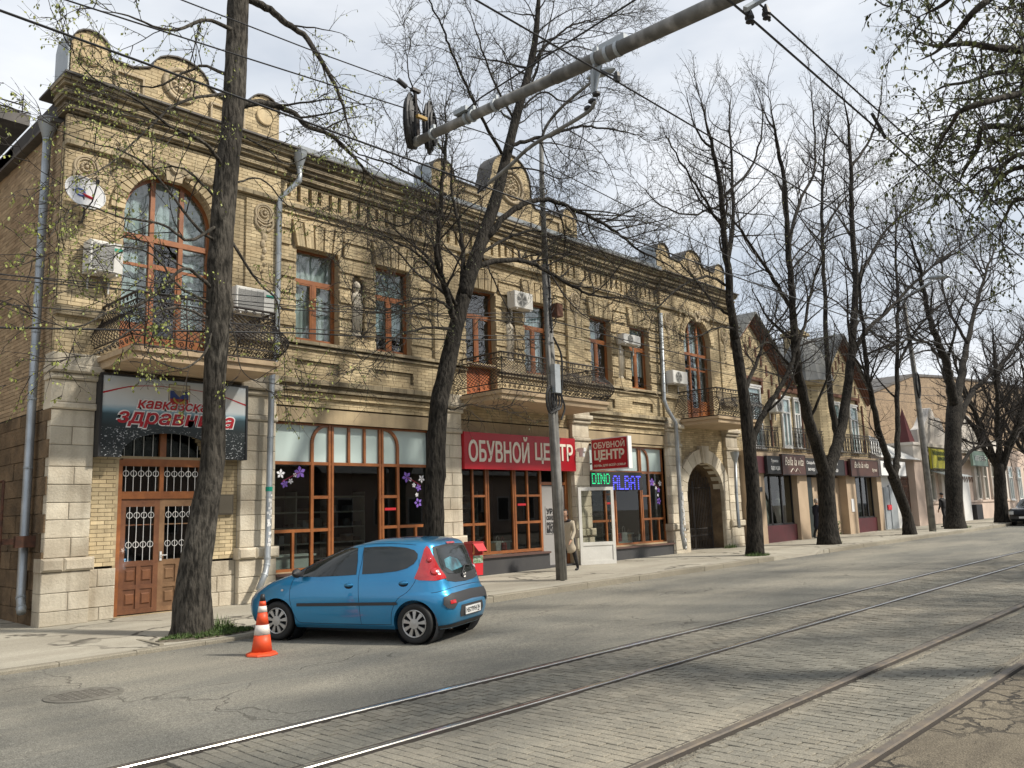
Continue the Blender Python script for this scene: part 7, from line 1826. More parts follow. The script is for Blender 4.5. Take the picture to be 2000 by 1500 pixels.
L6([(1868, 920), (1900, 880), (1940, 870), (1990, 890)], .10, .02, 12.4)
L6([(1890, 670), (1850, 600), (1840, 520), (1850, 450)], .09, .02, 14.0)
T.build('linden_tree', 'stout dark tree beside the walking man, limbs spreading before the pink building', (45, 12.95, gl(45)), M['bark2'])
def simple_tree(seed, x, y, h, r, lab, tw=2.4, dens=1.0, name='linden_tree', spread=1., leafy=0, bark='bark2', up=.6, grp='street trees along the pavement'):
    T = Tree(seed, dens, leafy, .05, 0, tw=tw, ups=up); g = gl(x); R = T.r
    lean = Vector((R.uniform(-.4, .4), R.uniform(-.3, .3), 0)); P = [Vector((x, y, g-.05)), Vector((x, y, g+1))+lean*.2, Vector((x, y, g+h*.28))+lean]
    trunk(T, P, [r*1.3, r, r*.85], 12, ymm=5); n = 7
    for k in range(n):
        a = k*2*PI/n+R.uniform(-.3, .3); b = P[2]-Vector((0, 0, R.uniform(0, .8))); sp_ = h*.33*spread*R.uniform(.6, 1.1)
        T.limb([b, b+Vector((math.cos(a)*sp_*.35, math.sin(a)*sp_*.35, h*.2)), b+Vector((math.cos(a)*sp_*.75, math.sin(a)*sp_*.75, h*.42)), b+Vector((math.cos(a)*sp_, math.sin(a)*sp_, h*.66))], r*.5, .03, jit=.06)
    return T.build(name, lab, (x, y, g), M[bark], group=grp)
simple_tree(88, 53.0, 12.9, 12, .34, 'bare tree at the right edge beside the dark parked car')
simple_tree(91, 62.5, 12.9, 12, .33, 'far bare tree rising behind the stout dark tree', tw=3)
simple_tree(93, 74, 13.0, 12, .35, 'farthest bare tree in the row, fading behind the others', tw=3.4)
# trees on the photographer's side of the street: they throw the soft bands of shade over the rails
T = Tree(101, 1.4, .62, .040, .6, zig=.3, tw=.9, ups=.3); T.mL = 1.05; T.term = False
P = [Vector((11.5, .2, gl(11))), Vector((11.4, .2, 2)), Vector((11.1, .3, 3.6)), Vector((10.8, .4, 4.6))]; trunk(T, P, [.4, .3, .27, .24], 16)
for pts, y0, y1, r0 in (([(2200, 150), (2080, 165), (1960, 190), (1880, 215), (1860, 240), (1835, 280), (1825, 320)], 1.0, 2.3, .04),
                        ([(2200, 60), (2060, 95), (1960, 95), (1890, 85), (1830, 90), (1770, 75)], 1.0, 2.0, .05),
                        ([(2200, -60), (2050, -60), (1930, 0), (1870, 60), (1830, 100), (1790, 120)], .9, 2.2, .05),
                        ([(2200, 250), (2080, 260), (1990, 250), (1920, 250), (1910, 290), (1880, 340), (1865, 390)], 1.0, 2.5, .05),
                        ([(2200, 330), (2080, 330), (1980, 330), (1930, 380), (1900, 420)], 1.0, 2.4, .045),
                        ([(2100, -80), (1980, -60), (1890, -30), (1840, 10), (1790, 35)], .8, 1.7, .04),
                        ([(2200, 400), (2080, 400), (1990, 390), (1965, 420), (1945, 460)], 1.1, 2.4, .035),
                        ([(2200, 200), (2040, 150), (1960, 140), (1890, 160), (1840, 170), (1800, 200)], 1.2, 2.6, .035),
                        ([(2100, 330), (2000, 300), (1950, 330), (1920, 330), (1870, 380)], 1.1, 2.0, .03)):
    T.limb([Vector((10.8, .4, 4.6))]+px(pts, y0, y1), r0, .008, t0=.25)
for a, b, c in ((12.5, -1.5, 8), (14, 1.5, 8.5), (13.5, -.5, 10), (10.5, -1.2, 9.5), (12, 1.5, 10.5)):
    T.limb([Vector((10.9, .35, 4.4)), Vector((11+(a-11)*.4, .3+(b-.3)*.4, 4.4+(c-4.4)*.5)), Vector((a, b, c))], .10, .02)
T.build('overhanging_tree', 'leafy branches hanging in from the top right corner', (11.5, .2, gl(11)), M['bark'], group='trees on the near side of the street', leafm='leaf2')
for sd, x, y, h in ((203, 18.5, -1.0, 12), (207, 27, -1.2, 12)):
    simple_tree(sd, x, y, h, .3, {203: 'second tree on the near pavement, its shade lies across the rails', 207: 'third tree on the near pavement, shading the far rails'}[sd], tw=1.6, dens=1.0, bark='bark', spread=1.25, leafy=.35, grp='trees on the near side of the street')
# grass and weeds round the trunks
def tuft(cx, cy, rx, ry, n, h, seed, lab, sp=0):
    rg = random.Random(seed); w = MB()
    for k in range(n):
        a = rg.uniform(0, 2*PI); q = math.sqrt(rg.random()); x, y = cx+rx*q*math.cos(a), cy+ry*q*math.sin(a); g = gz(x)+hk(x)+.003 if x < 24 else gz(x)+.125
        hh = h*rg.uniform(.35, 1.2)*(1.15-q*.7); b = rg.uniform(0, 2*PI); l = hh*rg.uniform(.2, .7); s = rg.uniform(.003, .008)
        c_, s_ = math.cos(b), math.sin(b); v0 = (x-s_*s, y+c_*s, g); v1 = (x+s_*s, y-c_*s, g); m1 = (x+c_*l*.4+s_*s*.8, y+s_*l*.4-c_*s*.8, g+hh*.6); m0 = (x+c_*l*.4-s_*s*.8, y+s_*l*.4+c_*s*.8, g+hh*.6); tp = (x+c_*l, y+s_*l, g+hh)
        w.add([v0, v1, m1, m0, tp], [(0, 1, 2, 3), (3, 2, 4)], rg.uniform(-1, 1))
        if k % 7 == 0:
            z = g+hh*.4; w.add([(x, y, z), (x+c_*.05+s_*.02, y+s_*.05-c_*.02, z+.015), (x+c_*.09, y+s_*.09, z+.005), (x+c_*.05-s_*.02, y+s_*.05+c_*.02, z+.015)], [(0, 1, 2, 3)], rg.uniform(-.5, 1))
    w.build('grass', M['grass'], kind='stuff', label=lab)
tuft(6.35, 12.72, .72, .33, 2600, .12, 1, 'grass and weeds growing round the big trunk'); tuft(6.62, 12.85, .22, .18, 260, .30, 2, 'tall weeds right of the big trunk')
tuft(24.3, 12.8, .5, .3, 500, .16, 3, 'grass round the tree by the gate'); tuft(31.1, 13.3, .4, .3, 420, .3, 4, 'weeds right of the forked tree'); tuft(28.2, 15.9, .4, .15, 160, .22, 5, 'weeds at the foot of the gate pier')
tuft(45.6, 12.9, .9, .4, 240, .18, 6, 'grass round the stout tree'); tuft(53.5, 12.8, .8, .35, 160, .2, 7, 'grass round the tree at the right edge')
w = MB()   # earth in the tree pit with a low edging bar
for i in range(24):
    a = 2*PI*i/24
w.lathe([(.95, .0), (.8, .02), (.4, .045), (.001, .05)], (0, 0, 0), 24); rg = random.Random(3)
w.v = [(6.35+x*.98+rg.uniform(-.02, .02), 12.72+y*.42, gz(6.3)+hk(6.3)+z-.004) for x, y, z in w.v]; w.build('soil', M['soil'], kind='stuff', label='bare earth of the tree pit')
w = MB(); w.box(5.40, 5.46, 12.32, 13.15, gz(5)+hk(5)-.02, gz(5)+hk(5)+.03); top(w, 'tree_pit_edging', M['kerb'], 'narrow concrete edging strip left of the big tree', 'edging')
# ================================================================= CARS
def paint(name, c, c2):
    m = mat(name, c, .32, .55, col2=c2, scale=1.2, fine=.03, fscale=900, coat=1., coords='obj'); return m
M['blue'] = paint('blue_metallic_paint', (.022, .255, .50), (.02, .23, .47))
M['carblack'] = paint('black_car_paint', (.01, .011, .012), (.008, .009, .01))
M['carglass'] = mat('car_glass_painted_sheen', (.02, .024, .022), .03, spec=.7, coords='obj', fine=0, col2=(.03, .031, .028), scale=2.5, lo=.4, hi=.7)  # opaque dark glass; the paler clouds are soft reflections painted into the colour
M['trim'] = mat('grey_black_trim', (.035, .035, .037), .6, coords='obj')
M['lampred'] = mat('red_lamp', (.42, .008, .012), .12, coat=1, coords='obj', col2=(.52, .02, .02), scale=8)
M['lampwhite'] = mat('clear_lamp', (.5, .52, .52), .12, coat=1, coords='obj')
M['silver'] = mat('silver_hubcap', (.45, .44, .42), .4, .6, coords='obj')
M['seam'] = mat('seam', (.004, .006, .01), .8)
M['plate'] = mat('number_plate', (.72, .72, .70), .4)
def contour_body(lv, px_f, px_r, nu=72):
    mb = MB(); n = nu
    for z, xf, xr, hw in lv:
        xc = (xf+xr)/2; a = (xf-xr)/2
        pf = px_f(z); pr = px_r(z)
        for i in range(n):
            t = 2*PI*i/n; c, s = math.cos(t), math.sin(t); p = pf if c >= 0 else pr
            mb.v.append((xc+a*math.copysign(abs(c)**(2/p), c), hw*math.copysign(abs(s)**(2/p*.75 if False else 2/p), s), z))
    for k in range(len(lv)-1):
        for i in range(n):
            j = (i+1) % n; mb.f.append((k*n+i, k*n+j, (k+1)*n+j, (k+1)*n+i)); mb.t.append(0)
    mb.f.append(tuple(range(n-1, -1, -1))); mb.t.append(0); mb.f.append(tuple((len(lv)-1)*n+i for i in range(n))); mb.t.append(0)
    return mb
def interp(tab, z):
    for a, b in zip(tab, tab[1:]):
        if a[0] <= z <= b[0]:
            f = (z-a[0])/(b[0]-a[0]); return [z]+[a[k]+(b[k]-a[k])*f for k in range(1, len(a))]
    return list(tab[-1])
def smooth_tab(tab, n):
    P = [Vector((r[1], r[2], r[3])) for r in tab]; out = []
    Q = [P[0]*2-P[1]]+P+[P[-1]*2-P[-2]]; Z = [r[0] for r in tab]; Zq = [2*Z[0]-Z[1]]+Z+[2*Z[-1]-Z[-2]]
    for i in range(1, len(Q)-2):
        a, b, c, d = Q[i-1], Q[i], Q[i+1], Q[i+2]
        for k in range(n):
            t = k/n; q = .5*((2*b)+(c-a)*t+(2*a-5*b+4*c-d)*t*t+(3*b-a-3*c+d)*t**3); out.append((Zq[i]+(Zq[i+1]-Zq[i])*t, q.x, q.y, q.z))
    out.append((Z[-1],)+tuple(P[-1])); return out
def cut(mb, cyl):
    me = mb.mesh('tmp', None); o = bpy.data.objects.new('tmp', me); COL.objects.link(o)
    cs = []
    for (x, z, r, y0, y1) in cyl:
        c = MB(); c.lathe([(r, y0), (r, y1)], (x, 0, z), 40, 'y'); cm = c.mesh('tmpc', None); bmx = bmesh.new(); bmx.from_mesh(cm); bmesh.ops.recalc_face_normals(bmx, faces=bmx.faces); bmx.to_mesh(cm); bmx.free()
        co = bpy.data.objects.new('tmpc', cm); COL.objects.link(co); cs.append(co)
        md = o.modifiers.new('b', 'BOOLEAN'); md.operation = 'DIFFERENCE'; md.object = co; md.solver = 'EXACT'
    bmx = bmesh.new(); bmx.from_mesh(me); bmesh.ops.recalc_face_normals(bmx, faces=bmx.faces); bmx.to_mesh(me); bmx.free()
    dg = bpy.context.evaluated_depsgraph_get(); dg.update(); r = bpy.data.meshes.new_from_object(o.evaluated_get(dg))
    for c in cs: bpy.data.objects.remove(c)
    bpy.data.objects.remove(o); return r
def add_mesh(name, me, mt, parent, smooth=True, angle=40):
    me.name = name; me.materials.clear(); me.materials.append(mt)
    o = link(bpy.data.objects.new(name, me)); o.parent = parent; ORG[o.name] = Vector((0, 0, 0))
    if smooth:
        me.polygons.foreach_set('use_smooth', [True]*len(me.polygons))
        try: me.set_sharp_from_angle(angle=rad(angle))
        except Exception: pass
    return o
def patch(bvh, poly, view, off, step=.035, flip=False):
    """project a 2D outline onto the body; view: 'L','R' side, 'B' back, 'F' front, 'C' rear left corner, 'D' rear right corner"""
    pts = [Vector((a, b)) for a, b in poly]; n = len(pts)
    dense = []
    for i in range(n):
        a, b = pts[i], pts[(i+1) % n]; k = max(1, int((b-a).length/step))
        for j in range(k): dense.append(a.lerp(b, j/k))
    nb = len(dense); inner = []
    def inside(p):
        c = False; j = nb-1
        for i in range(nb):
            a, b = dense[i], dense[j]
            if (a.y > p.y) != (b.y > p.y) and p.x < (b.x-a.x)*(p.y-a.y)/(b.y-a.y)+a.x: c = not c
            j = i
        return c
    x0, x1 = min(p.x for p in dense), max(p.x for p in dense); y0, y1 = min(p.y for p in dense), max(p.y for p in dense)
    y = y0+step*.6; r = 0
    while y < y1:
        x = x0+step*(.6 if r % 2 else .1)
        while x < x1:
            p = Vector((x, y))
            if inside(p) and min((p-q).length for q in dense) > step*.45: inner.append(p)
            x += step
        y += step*.87; r += 1
    V, E_, F, *_ = mgeo.delaunay_2d_cdt(dense+inner, [(i, (i+1) % nb) for i in range(nb)], [], 1, 1e-5)
    mb = MB(); dirs = {'L': (0, -1, 0), 'R': (0, 1, 0), 'B': (1, 0, 0), 'F': (-1, 0, 0), 'C': (.707, -.707, 0), 'D': (.707, .707, 0)}; d = Vector(dirs[view])
    for v in V:
        if view in 'LR': o = Vector((v.x, 0, v.y))
        elif view in 'BF': o = Vector((0, v.x, v.y))
        elif view == 'C': o = Vector((v.x*.707, v.x*.707, v.y))
        else: o = Vector((v.x*.707, -v.x*.707, v.y))
        o = o-d*3 if view in 'LRCD' else o-d*5
        h = bvh.ray_cast(o, d)
        if h[0] is None: h = bvh.find_nearest(o+d*3)
        nn = h[1] if h[1].dot(d) < 0 else -h[1]
        mb.v.append(tuple(h[0]+nn*off))
    for f in F:
        a, b, c = (Vector(mb.v[i]) for i in f[:3]); nrm = (b-a).cross(c-a)
        mb.f.append(tuple(f) if nrm.dot(d) < 0 else tuple(f[::-1])); mb.t.append(0)
    return mb
def seam(bvh, pts, view, r=.004, off=.0):
    mb = MB(); P = []
    d = Vector({'L': (0, -1, 0), 'R': (0, 1, 0), 'B': (1, 0, 0)}[view])
    S_ = spline([Vector((a, b, 0)) for a, b in pts], 6)
    for v in S_:
        o = Vector((v.x, 0, v.y)) if view in 'LR' else Vector((0, v.x, v.y)); h = bvh.ray_cast(o-d*3, d)
        if h[0] is not None: P.append(h[0]-d*off)
    mb.tube(P, r, 5); return mb
car = thing('parked_car', 'bright blue metallic five-door hatchback parked nose-in to the kerb', 'car', (8.43, 9.66, gz(8.4)), rz=math.atan2(.927, -.374), local=True)
tab = [(.19, 2.86, -.42, .73), (.25, 2.97, -.48, .785), (.35, 3.02, -.52, .806), (.45, 3.04, -.535, .815), (.55, 3.03, -.53, .818), (.62, 3.0, -.51, .818), (.68, 2.95, -.48, .814), (.74, 2.87, -.45, .808), (.80, 2.74, -.425, .80), (.86, 2.57, -.405, .79),
       (.90, 2.44, -.39, .78), (.94, 2.30, -.375, .77), (1.0, 2.15, -.335, .752), (1.1, 1.93, -.30, .722), (1.2, 1.69, -.262, .69), (1.3, 1.42, -.222, .652), (1.36, 1.22, -.195, .618), (1.40, 1.04, -.14, .575), (1.43, .90, -.02, .51), (1.45, .78, .10, .41), (1.46, .68, .2, .27)]
lv = smooth_tab(tab, 3)
bm_ = contour_body(lv, lambda z: 5.6 if z < .6 else (4.6 if z > .95 else 5.2), lambda z: 6.5 if z < .7 else 6.0, 96)
WB = 2.34
me = cut(bm_, [(0, .28, .325, .45, 1.2), (0, .28, .325, -1.2, -.45), (WB, .28, .335, .45, 1.2), (WB, .28, .335, -1.2, -.45)])
bvh = BVHTree.FromPolygons([Vector(v) for v in bm_.v], [f for f in bm_.f])
add_mesh('car_body', me, M['blue'], car)
def cp(name, poly, view, off, m_, **k):
    return patch(bvh, poly, view, off, **k).build(name, M[m_], car, smooth=True)
fw_poly = [(2.07, .925), (1.6, .925), (1.2, .94), (.96, .955), (.97, 1.15), (1.01, 1.33), (1.15, 1.335), (1.32, 1.29), (1.55, 1.205), (1.75, 1.12), (1.93, 1.03)]
rw_poly = [(.86, .96), (.55, .975), (.3, 1.0), (.14, 1.04), (.04, 1.10), (-.005, 1.17), (.0, 1.235), (.06, 1.29), (.2, 1.325), (.45, 1.345), (.7, 1.345), (.91, 1.335), (.88, 1.15)]
for sd in 'LR':
    cp('front_side_window', fw_poly, sd, .006, 'carglass'); cp('rear_side_window', rw_poly, sd, .006, 'carglass')
    cp('side_moulding', [(1.96, .500), (.28, .535), (.25, .55), (.27, .575), (.3, .578), (1.96, .545)], sd, .014, 'trim')
    for pl in ([(2.06, .92), (2.10, .70), (2.06, .48), (1.97, .30), (1.90, .262)], [(.91, 1.37), (.90, 1.15), (.915, .95), (.90, .7), (.88, .5), (.86, .262)], [(-.03, 1.16), (-.045, 1.0), (.0, .85), (.10, .72), (.25, .62), (.345, .45), (.37, .262)], [(1.9, .262), (1.2, .258), (.37, .262)], [(1.3, 1.36), (.9, 1.385), (.4, 1.385), (.05, 1.36)], [(2.30, .93), (2.55, .83), (2.7, .76)]):
        seam(bvh, pl, sd, .0035).build('door_seam', M['seam'], car)
    s = 1 if sd == 'L' else -1
    for hx, hz in ((1.07, .81), (.17, .84)):
        h = bvh.ray_cast(Vector((hx, s*3, hz)), Vector((0, -s, 0)))[0]
        w = MB(); w.lathe([(.001, -.075), (.022, -.06), (.034, 0), (.022, .06), (.001, .075)], (0, 0, 0), 10, 'x'); w.v = [(h.x+x, h.y+s*.006+y*.55, h.z+z*.85) for x, y, z in w.v]; w.build('door_handle', M['blue'], car, smooth=True)
        cp('handle_cup', [(hx+.075*math.cos(i*PI/6), hz-.012+.042*math.sin(i*PI/6)) for i in range(12)], sd, .002, 'seam')
    # door mirror
    w = MB(); h = Vector((1.93, s*.80, .985)); w.lathe([(.001, -.07), (.05, -.05), (.075, 0), (.06, .05), (.001, .08)], (0, 0, 0), 12, 'y'); w.v = [(h.x+x*.9, h.y+s*.06+y*s*1.1, h.z+z*.95) for x, y, z in w.v]; w.build('door_mirror', M['trim'], car, smooth=True)
    cp('mirror_sail', [(2.09, .92), (1.9, .925), (1.9, 1.04), (1.97, 1.0)], sd, .010, 'trim')
    cp('headlight', [(2.93, .66), (2.78, .76), (2.58, .845), (2.50, .86), (2.62, .76), (2.78, .66)], sd, .006, 'lampwhite')
cp('side_indicator', [(2.24+.025*math.cos(i*PI/5), .73+.016*math.sin(i*PI/5)) for i in range(10)], 'L', .006, 'lampwhite')
lp = [(.485, .875), (.545, .90), (.485, 1.02), (.43, 1.16), (.375, 1.30), (.335, 1.345), (.30, 1.30), (.255, 1.18), (.20, 1.05), (.12, .93), (.10, .885), (.28, .862)]
for v in 'CD':
    cp('tail_light', lp, v, .008, 'lampred', step=.025)
    for cu, cz, r, m_ in ((.33, 1.145, .042, 'lampred'), (.275, .985, .062, 'lampred'), (.235, .975, .035, 'lampwhite')):
        d = Vector((.707, -.707, 0)) if v == 'C' else Vector((.707, .707, 0)); o = Vector((cu*.707, cu*.707 if v == 'C' else -cu*.707, cz)); h = bvh.ray_cast(o-d*3, d)
        w = MB(); w.lathe([(r, -.004), (r*.85, .012), (r*.5, .02), (.001, .022)], (0, 0, 0), 16); w.xf(Matrix.Translation(h[0]+h[1]*.006) @ h[1].to_track_quat('Z', 'Y').to_matrix().to_4x4()); w.build('lamp_lens', M[m_], car, smooth=True)
rg_ = [(-.53, 1.325), (-.58, 1.15), (-.60, .98), (-.585, .90), (-.5, .845), (-.3, .815), (0, .805), (.3, .815), (.5, .845), (.585, .90), (.60, .98), (.58, 1.15), (.53, 1.325), (.3, 1.345), (0, 1.35), (-.3, 1.345)]
cp('tailgate_surround', rg_, 'B', .006, 'trim', step=.05)
gl_ = [(-.48, 1.30), (-.52, 1.12), (-.525, 1.0), (-.45, .945), (-.2, .925), (.2, .925), (.45, .945), (.525, 1.0), (.52, 1.12), (.48, 1.30), (.2, 1.318), (-.2, 1.318)]
cp('rear_window', gl_, 'B', .010, 'carglass', step=.05)
M['cargo'] = mat('turquoise_bundle', (.10, .33, .40), .35, coat=.6, coords='obj', col2=(.03, .06, .07), scale=6)
cp('parcel_shelf', [(-.10, 1.0), (.30, .965), (.42, 1.03), (.40, 1.14), (.2, 1.17), (-.02, 1.12)], 'B', .0115, 'cargo', step=.05)
cp('windscreen', [(-.60, .99), (-.4, .965), (0, .955), (.4, .965), (.60, .99), (.50, 1.33), (.25, 1.36), (-.25, 1.36), (-.5, 1.33)], 'F', .006, 'carglass', step=.06)
cp('bumper_insert', [(-.68, .635), (-.55, .675), (0, .69), (.55, .675), (.68, .635), (.70, .54), (.66, .485), (.56, .47), (.47, .545), (0, .56), (-.47, .545), (-.56, .47), (-.66, .485), (-.70, .54)], 'B', .016, 'trim', step=.045)
cp('rear_fog_light', [(.52, .545), (.62, .54), (.62, .585), (.52, .59)], 'B', .022, 'lampred')
cp('plate_recess', [(-.36, .335), (.36, .335), (.40, .40), (.36, .50), (-.36, .50), (-.40, .40)], 'B', .004, 'trim', step=.05)
cp('lower_bumper', [(-.70, .205), (.70, .205), (.74, .245), (.4, .27), (-.4, .27), (-.74, .245)], 'B', .006, 'trim', step=.06)
cp('brake_light', [(-.13, 1.352), (.13, 1.352), (.13, 1.375), (-.13, 1.375)], 'B', .012, 'lampred')
for pl in ([(-.74, .70), (-.5, .745), (0, .76), (.5, .745), (.74, .70)],): seam(bvh, pl, 'B', .004).build('tailgate_seam', M['seam'], car)
w = MB(); w.box(-.552, -.540, -.27, .25, .355, .467); pl_ = w.build('number_plate', M['plate'], car)
for s, y0_, z, wd, h in (('Н577УН', .23, .378, .345, .068), ('26', -.145, .400, .08, .05), ('RUS', -.15, .368, .06, .018)):
    mb = text_mb(s, wd, h, .002, bold=.015); place(mb, (-.554, y0_, z), ux=(0, -1, 0)); mb.build('lettering', M['seam'], pl_)
w = MB(); w.tube([(-.40, .05, .90), (-.39, -.05, 1.0), (-.37, -.12, 1.03), (-.36, -.32, 1.02)], .012, 5); w.lathe([(.03, -.02), (.025, .02), (.001, .025)], (-.405, .05, .9), 10, 'x'); w.build('rear_wiper', M['trim'], car)
w = MB()   # small chrome rampant beast badge
for q in ([(0, 0), (.02, .02), (.01, .05), (.03, .07), (.0, .09)], [(.01, .05), (-.025, .055), (-.035, .04)], [(.015, .02), (-.02, .015), (-.025, -.005)], [(.02, .02), (.035, -.01)], [(.0, .03), (-.03, .03)]):
    w.tube([(-.425, -y, .862+z) for y, z in q], .006, 4)
w.build('badge', M['silver'], car)
mb = text_mb('107', .05, .02, .002, bold=.02); place(mb, (-.40, -.44, .87), ux=(0, -1, 0)); mb.build('lettering', M['silver'], car)
w = MB(); w.box(-.385, -.38, .42, .53, .86, .872); w.build('name_badge', M['silver'], car)
for x, y, rot in ((0, .715, 0), (0, -.715, PI), (WB, .715, 0), (WB, -.715, PI)):
    s = 1 if y > 0 else -1; R_ = .281; Wd = .085
    w = MB(); w.lathe([(R_-.09, -Wd), (R_-.03, -Wd), (R_, -Wd+.025), (R_, Wd-.03), (R_-.012, Wd-.008), (R_-.035, Wd), (R_-.085, Wd-.004), (R_-.10, Wd-.03), (R_-.10, -Wd)], (0, 0, 0), 40, 'y', cap=False); w.v = [(x+a, y+s*b, .281+c) for a, b, c in w.v]
    if s < 0: w.f = [f[::-1] for f in w.f]
    wh = w.build('wheel', M['black'], car, smooth=True)
    w = MB(); w.lathe([(.001, Wd-.03), (R_-.10, Wd-.03)], (0, 0, 0), 32, 'y'); w.v = [(x+a, y+s*b, .281+c) for a, b, c in w.v]; w.f = w.f if s < 0 else [f[::-1] for f in w.f]; w.build('rim_well', M['seam'], wh)
    w = MB(); ns = 9
    for k in range(ns):
        a0 = 2*PI*k/ns+.2; vs = []
        for yy in (Wd-.028, Wd+.002):
            for rr, da in ((.055, -.20), (.185, -.165), (.185, .165), (.055, .20)): vs.append((x+rr*math.cos(a0+da*(1 if rr < .1 else 1)), y+s*(yy-(.010 if rr > .1 else 0)), .281+rr*math.sin(a0+da)))
        F_ = [(0, 3, 2, 1), (4, 5, 6, 7), (0, 1, 5, 4), (1, 2, 6, 5), (2, 3, 7, 6), (3, 0, 4, 7)]; w.add(vs, F_ if s < 0 else [f[::-1] for f in F_])
    w2 = MB(); w2.lathe([(.075, -.0), (.07, .008), (.001, .012)], (0, 0, 0), 20, 'y'); w2.v = [(x+a, y+s*(b+Wd-.002), .281+c) for a, b, c in w2.v]; w.merge(w2)
    w2 = MB(); w2.lathe([(.178, Wd-.02), (.192, Wd-.004), (.184, Wd+.002), (.174, Wd-.006), (.172, Wd-.02)], (0, 0, 0), 32, 'y', cap=False); w2.v = [(x+a, y+s*b, .281+c) for a, b, c in w2.v]; w.merge(w2)
    w.build('hubcap', M['silver'], wh)
    w = MB(); w.lathe([(.33, .44), (.33, .76 if True else .8)], (0, 0, 0), 32, 'y'); w.f = [f for f in w.f if len(f) == 4]; w.t = w.t[:len(w.f)]; w.v = [(x+a, s*b, .28+c) for a, b, c in w.v]; w.build('wheel_housing', M['seam'], car)
w = MB(); w.box(.4, 1.95, -.6, .6, .14, .2); w.tube([(-.36, -.35, .21), (-.2, -.35, .22)], .022, 8); w.box(-.3, .3, -.5, .5, .19, .26); w.build('underbody', M['seam'], car)
# traffic cone
cn_ = thing('traffic_cone', 'orange traffic cone with two white bands and black tip before the car bonnet', 'traffic cone', (6.02, 10.55, gz(6)), local=True)
M['orange'] = mat('cone_orange', (.75, .085, .02), .5, coords='obj', fine=.04, col2=(.66, .07, .02), scale=6); M['cwhite'] = mat('cone_white_band', (.72, .66, .60), .5, coords='obj')
CS = .88
w = MB(); w.lathe([(.235, 0), (.245, .01), (.24, .03), (.20, .04), (.16, .045)], (0, 0, 0), 8); w.lathe([(.150, .045), (.158, .07), (.115, .235)], (0, 0, 0), 24); w.lathe([(.112, .245), (.075, .47)], (0, 0, 0), 24) if False else None
prof = lambda z: .155-.150*(z-.05)/.72
for z0_, z1_, m_, nm in ((.05, .27, 'orange', 'cone_shell'), (.27, .40, 'cwhite', 'white_band'), (.40, .565, 'orange', 'cone_shell'), (.565, .645, 'cwhite', 'white_band'), (.645, .71, 'orange', 'cone_shell'), (.71, .80, 'dark', 'black_tip')):
    q = MB(); e = .003 if m_ == 'cwhite' else 0; k_ = 1.0
    r0_, r1_ = .165-.165*z0_/.98, .165-.165*z1_/.98
    q.lathe([((r0_+e)*CS, z0_), ((r1_+e)*CS, z1_)]+([(.001, z1_+.005)] if nm == 'black_tip' else []), (0, 0, 0), 28); q.build(nm, M[m_], cn_, smooth=True)
q = MB(); q.lathe([(.215, 0), (.22, .012), (.205, .03), (.17, .042), (.14, .052)], (0, 0, 0), 8); q.build('cone_base', M['orange'], cn_)
# dark saloon at the right edge
c2 = thing('parked_car', 'black car parked by the kerb at the far right edge, headlights toward the viewer', 'car', (54.15, 11.28, gz(52)), rz=PI, local=True)
tab2 = [(.22, 3.3, -.85, .72), (.3, 3.42, -.95, .80), (.5, 3.46, -1.0, .83), (.7, 3.42, -1.0, .83), (.82, 3.36, -.98, .82), (.9, 3.1, -.96, .81), (.95, 2.2, -.9, .80), (1.0, 1.95, -.6, .78), (1.2, 1.6, -.15, .70), (1.36, 1.25, .1, .62), (1.42, 1.1, .3, .5)]
b2_ = contour_body(smooth_tab(tab2, 2), lambda z: 9, lambda z: 9, 64); bv2 = BVHTree.FromPolygons([Vector(v) for v in b2_.v], b2_.f)
me2 = cut(b2_, [(0, .3, .36, .45, 1.2), (0, .3, .36, -1.2, -.45), (2.5, .3, .36, .45, 1.2), (2.5, .3, .36, -1.2, -.45)]); add_mesh('car_body', me2, M['carblack'], c2)
for nm, pl, v, m_ in (('headlight', [(.50, .60), (.74, .60), (.74, .76), (.50, .76)], 'F', 'lampwhite'), ('headlight', [(-.74, .60), (-.50, .60), (-.50, .76), (-.74, .76)], 'F', 'lampwhite'), ('grille', [(-.46, .60), (.46, .60), (.46, .76), (-.46, .76)], 'F', 'seam'), ('bumper', [(-.8, .36), (.8, .36), (.8, .5), (-.8, .5)], 'F', 'trim'), ('number_plate', [(-.26, .39), (.26, .39), (.26, .49), (-.26, .49)], 'F', 'plate'),
                      ('windscreen', [(-.6, 1.0), (.6, 1.0), (.52, 1.34), (-.52, 1.34)], 'F', 'carglass'), ('side_window', [(1.6, 1.0), (.2, 1.0), (.3, 1.32), (1.3, 1.32)], 'L', 'carglass'), ('side_window', [(1.6, 1.0), (.2, 1.0), (.3, 1.32), (1.3, 1.32)], 'R', 'carglass')):
    patch(bv2, pl, v, .02 if nm == 'number_plate' else .008, step=.08).build(nm, M[m_], c2, smooth=True)
for x in (0, 2.5):
    for s in (1, -1):
        w = MB(); w.lathe([(.18, -.09), (.27, -.09), (.30, -.06), (.30, .06), (.27, .09), (.001, .085)], (0, 0, 0), 24, 'y'); w.v = [(x+a, s*.73+s*b, .3+c) for a, b, c in w.v]; w.build('wheel', M['black'], c2, smooth=True)
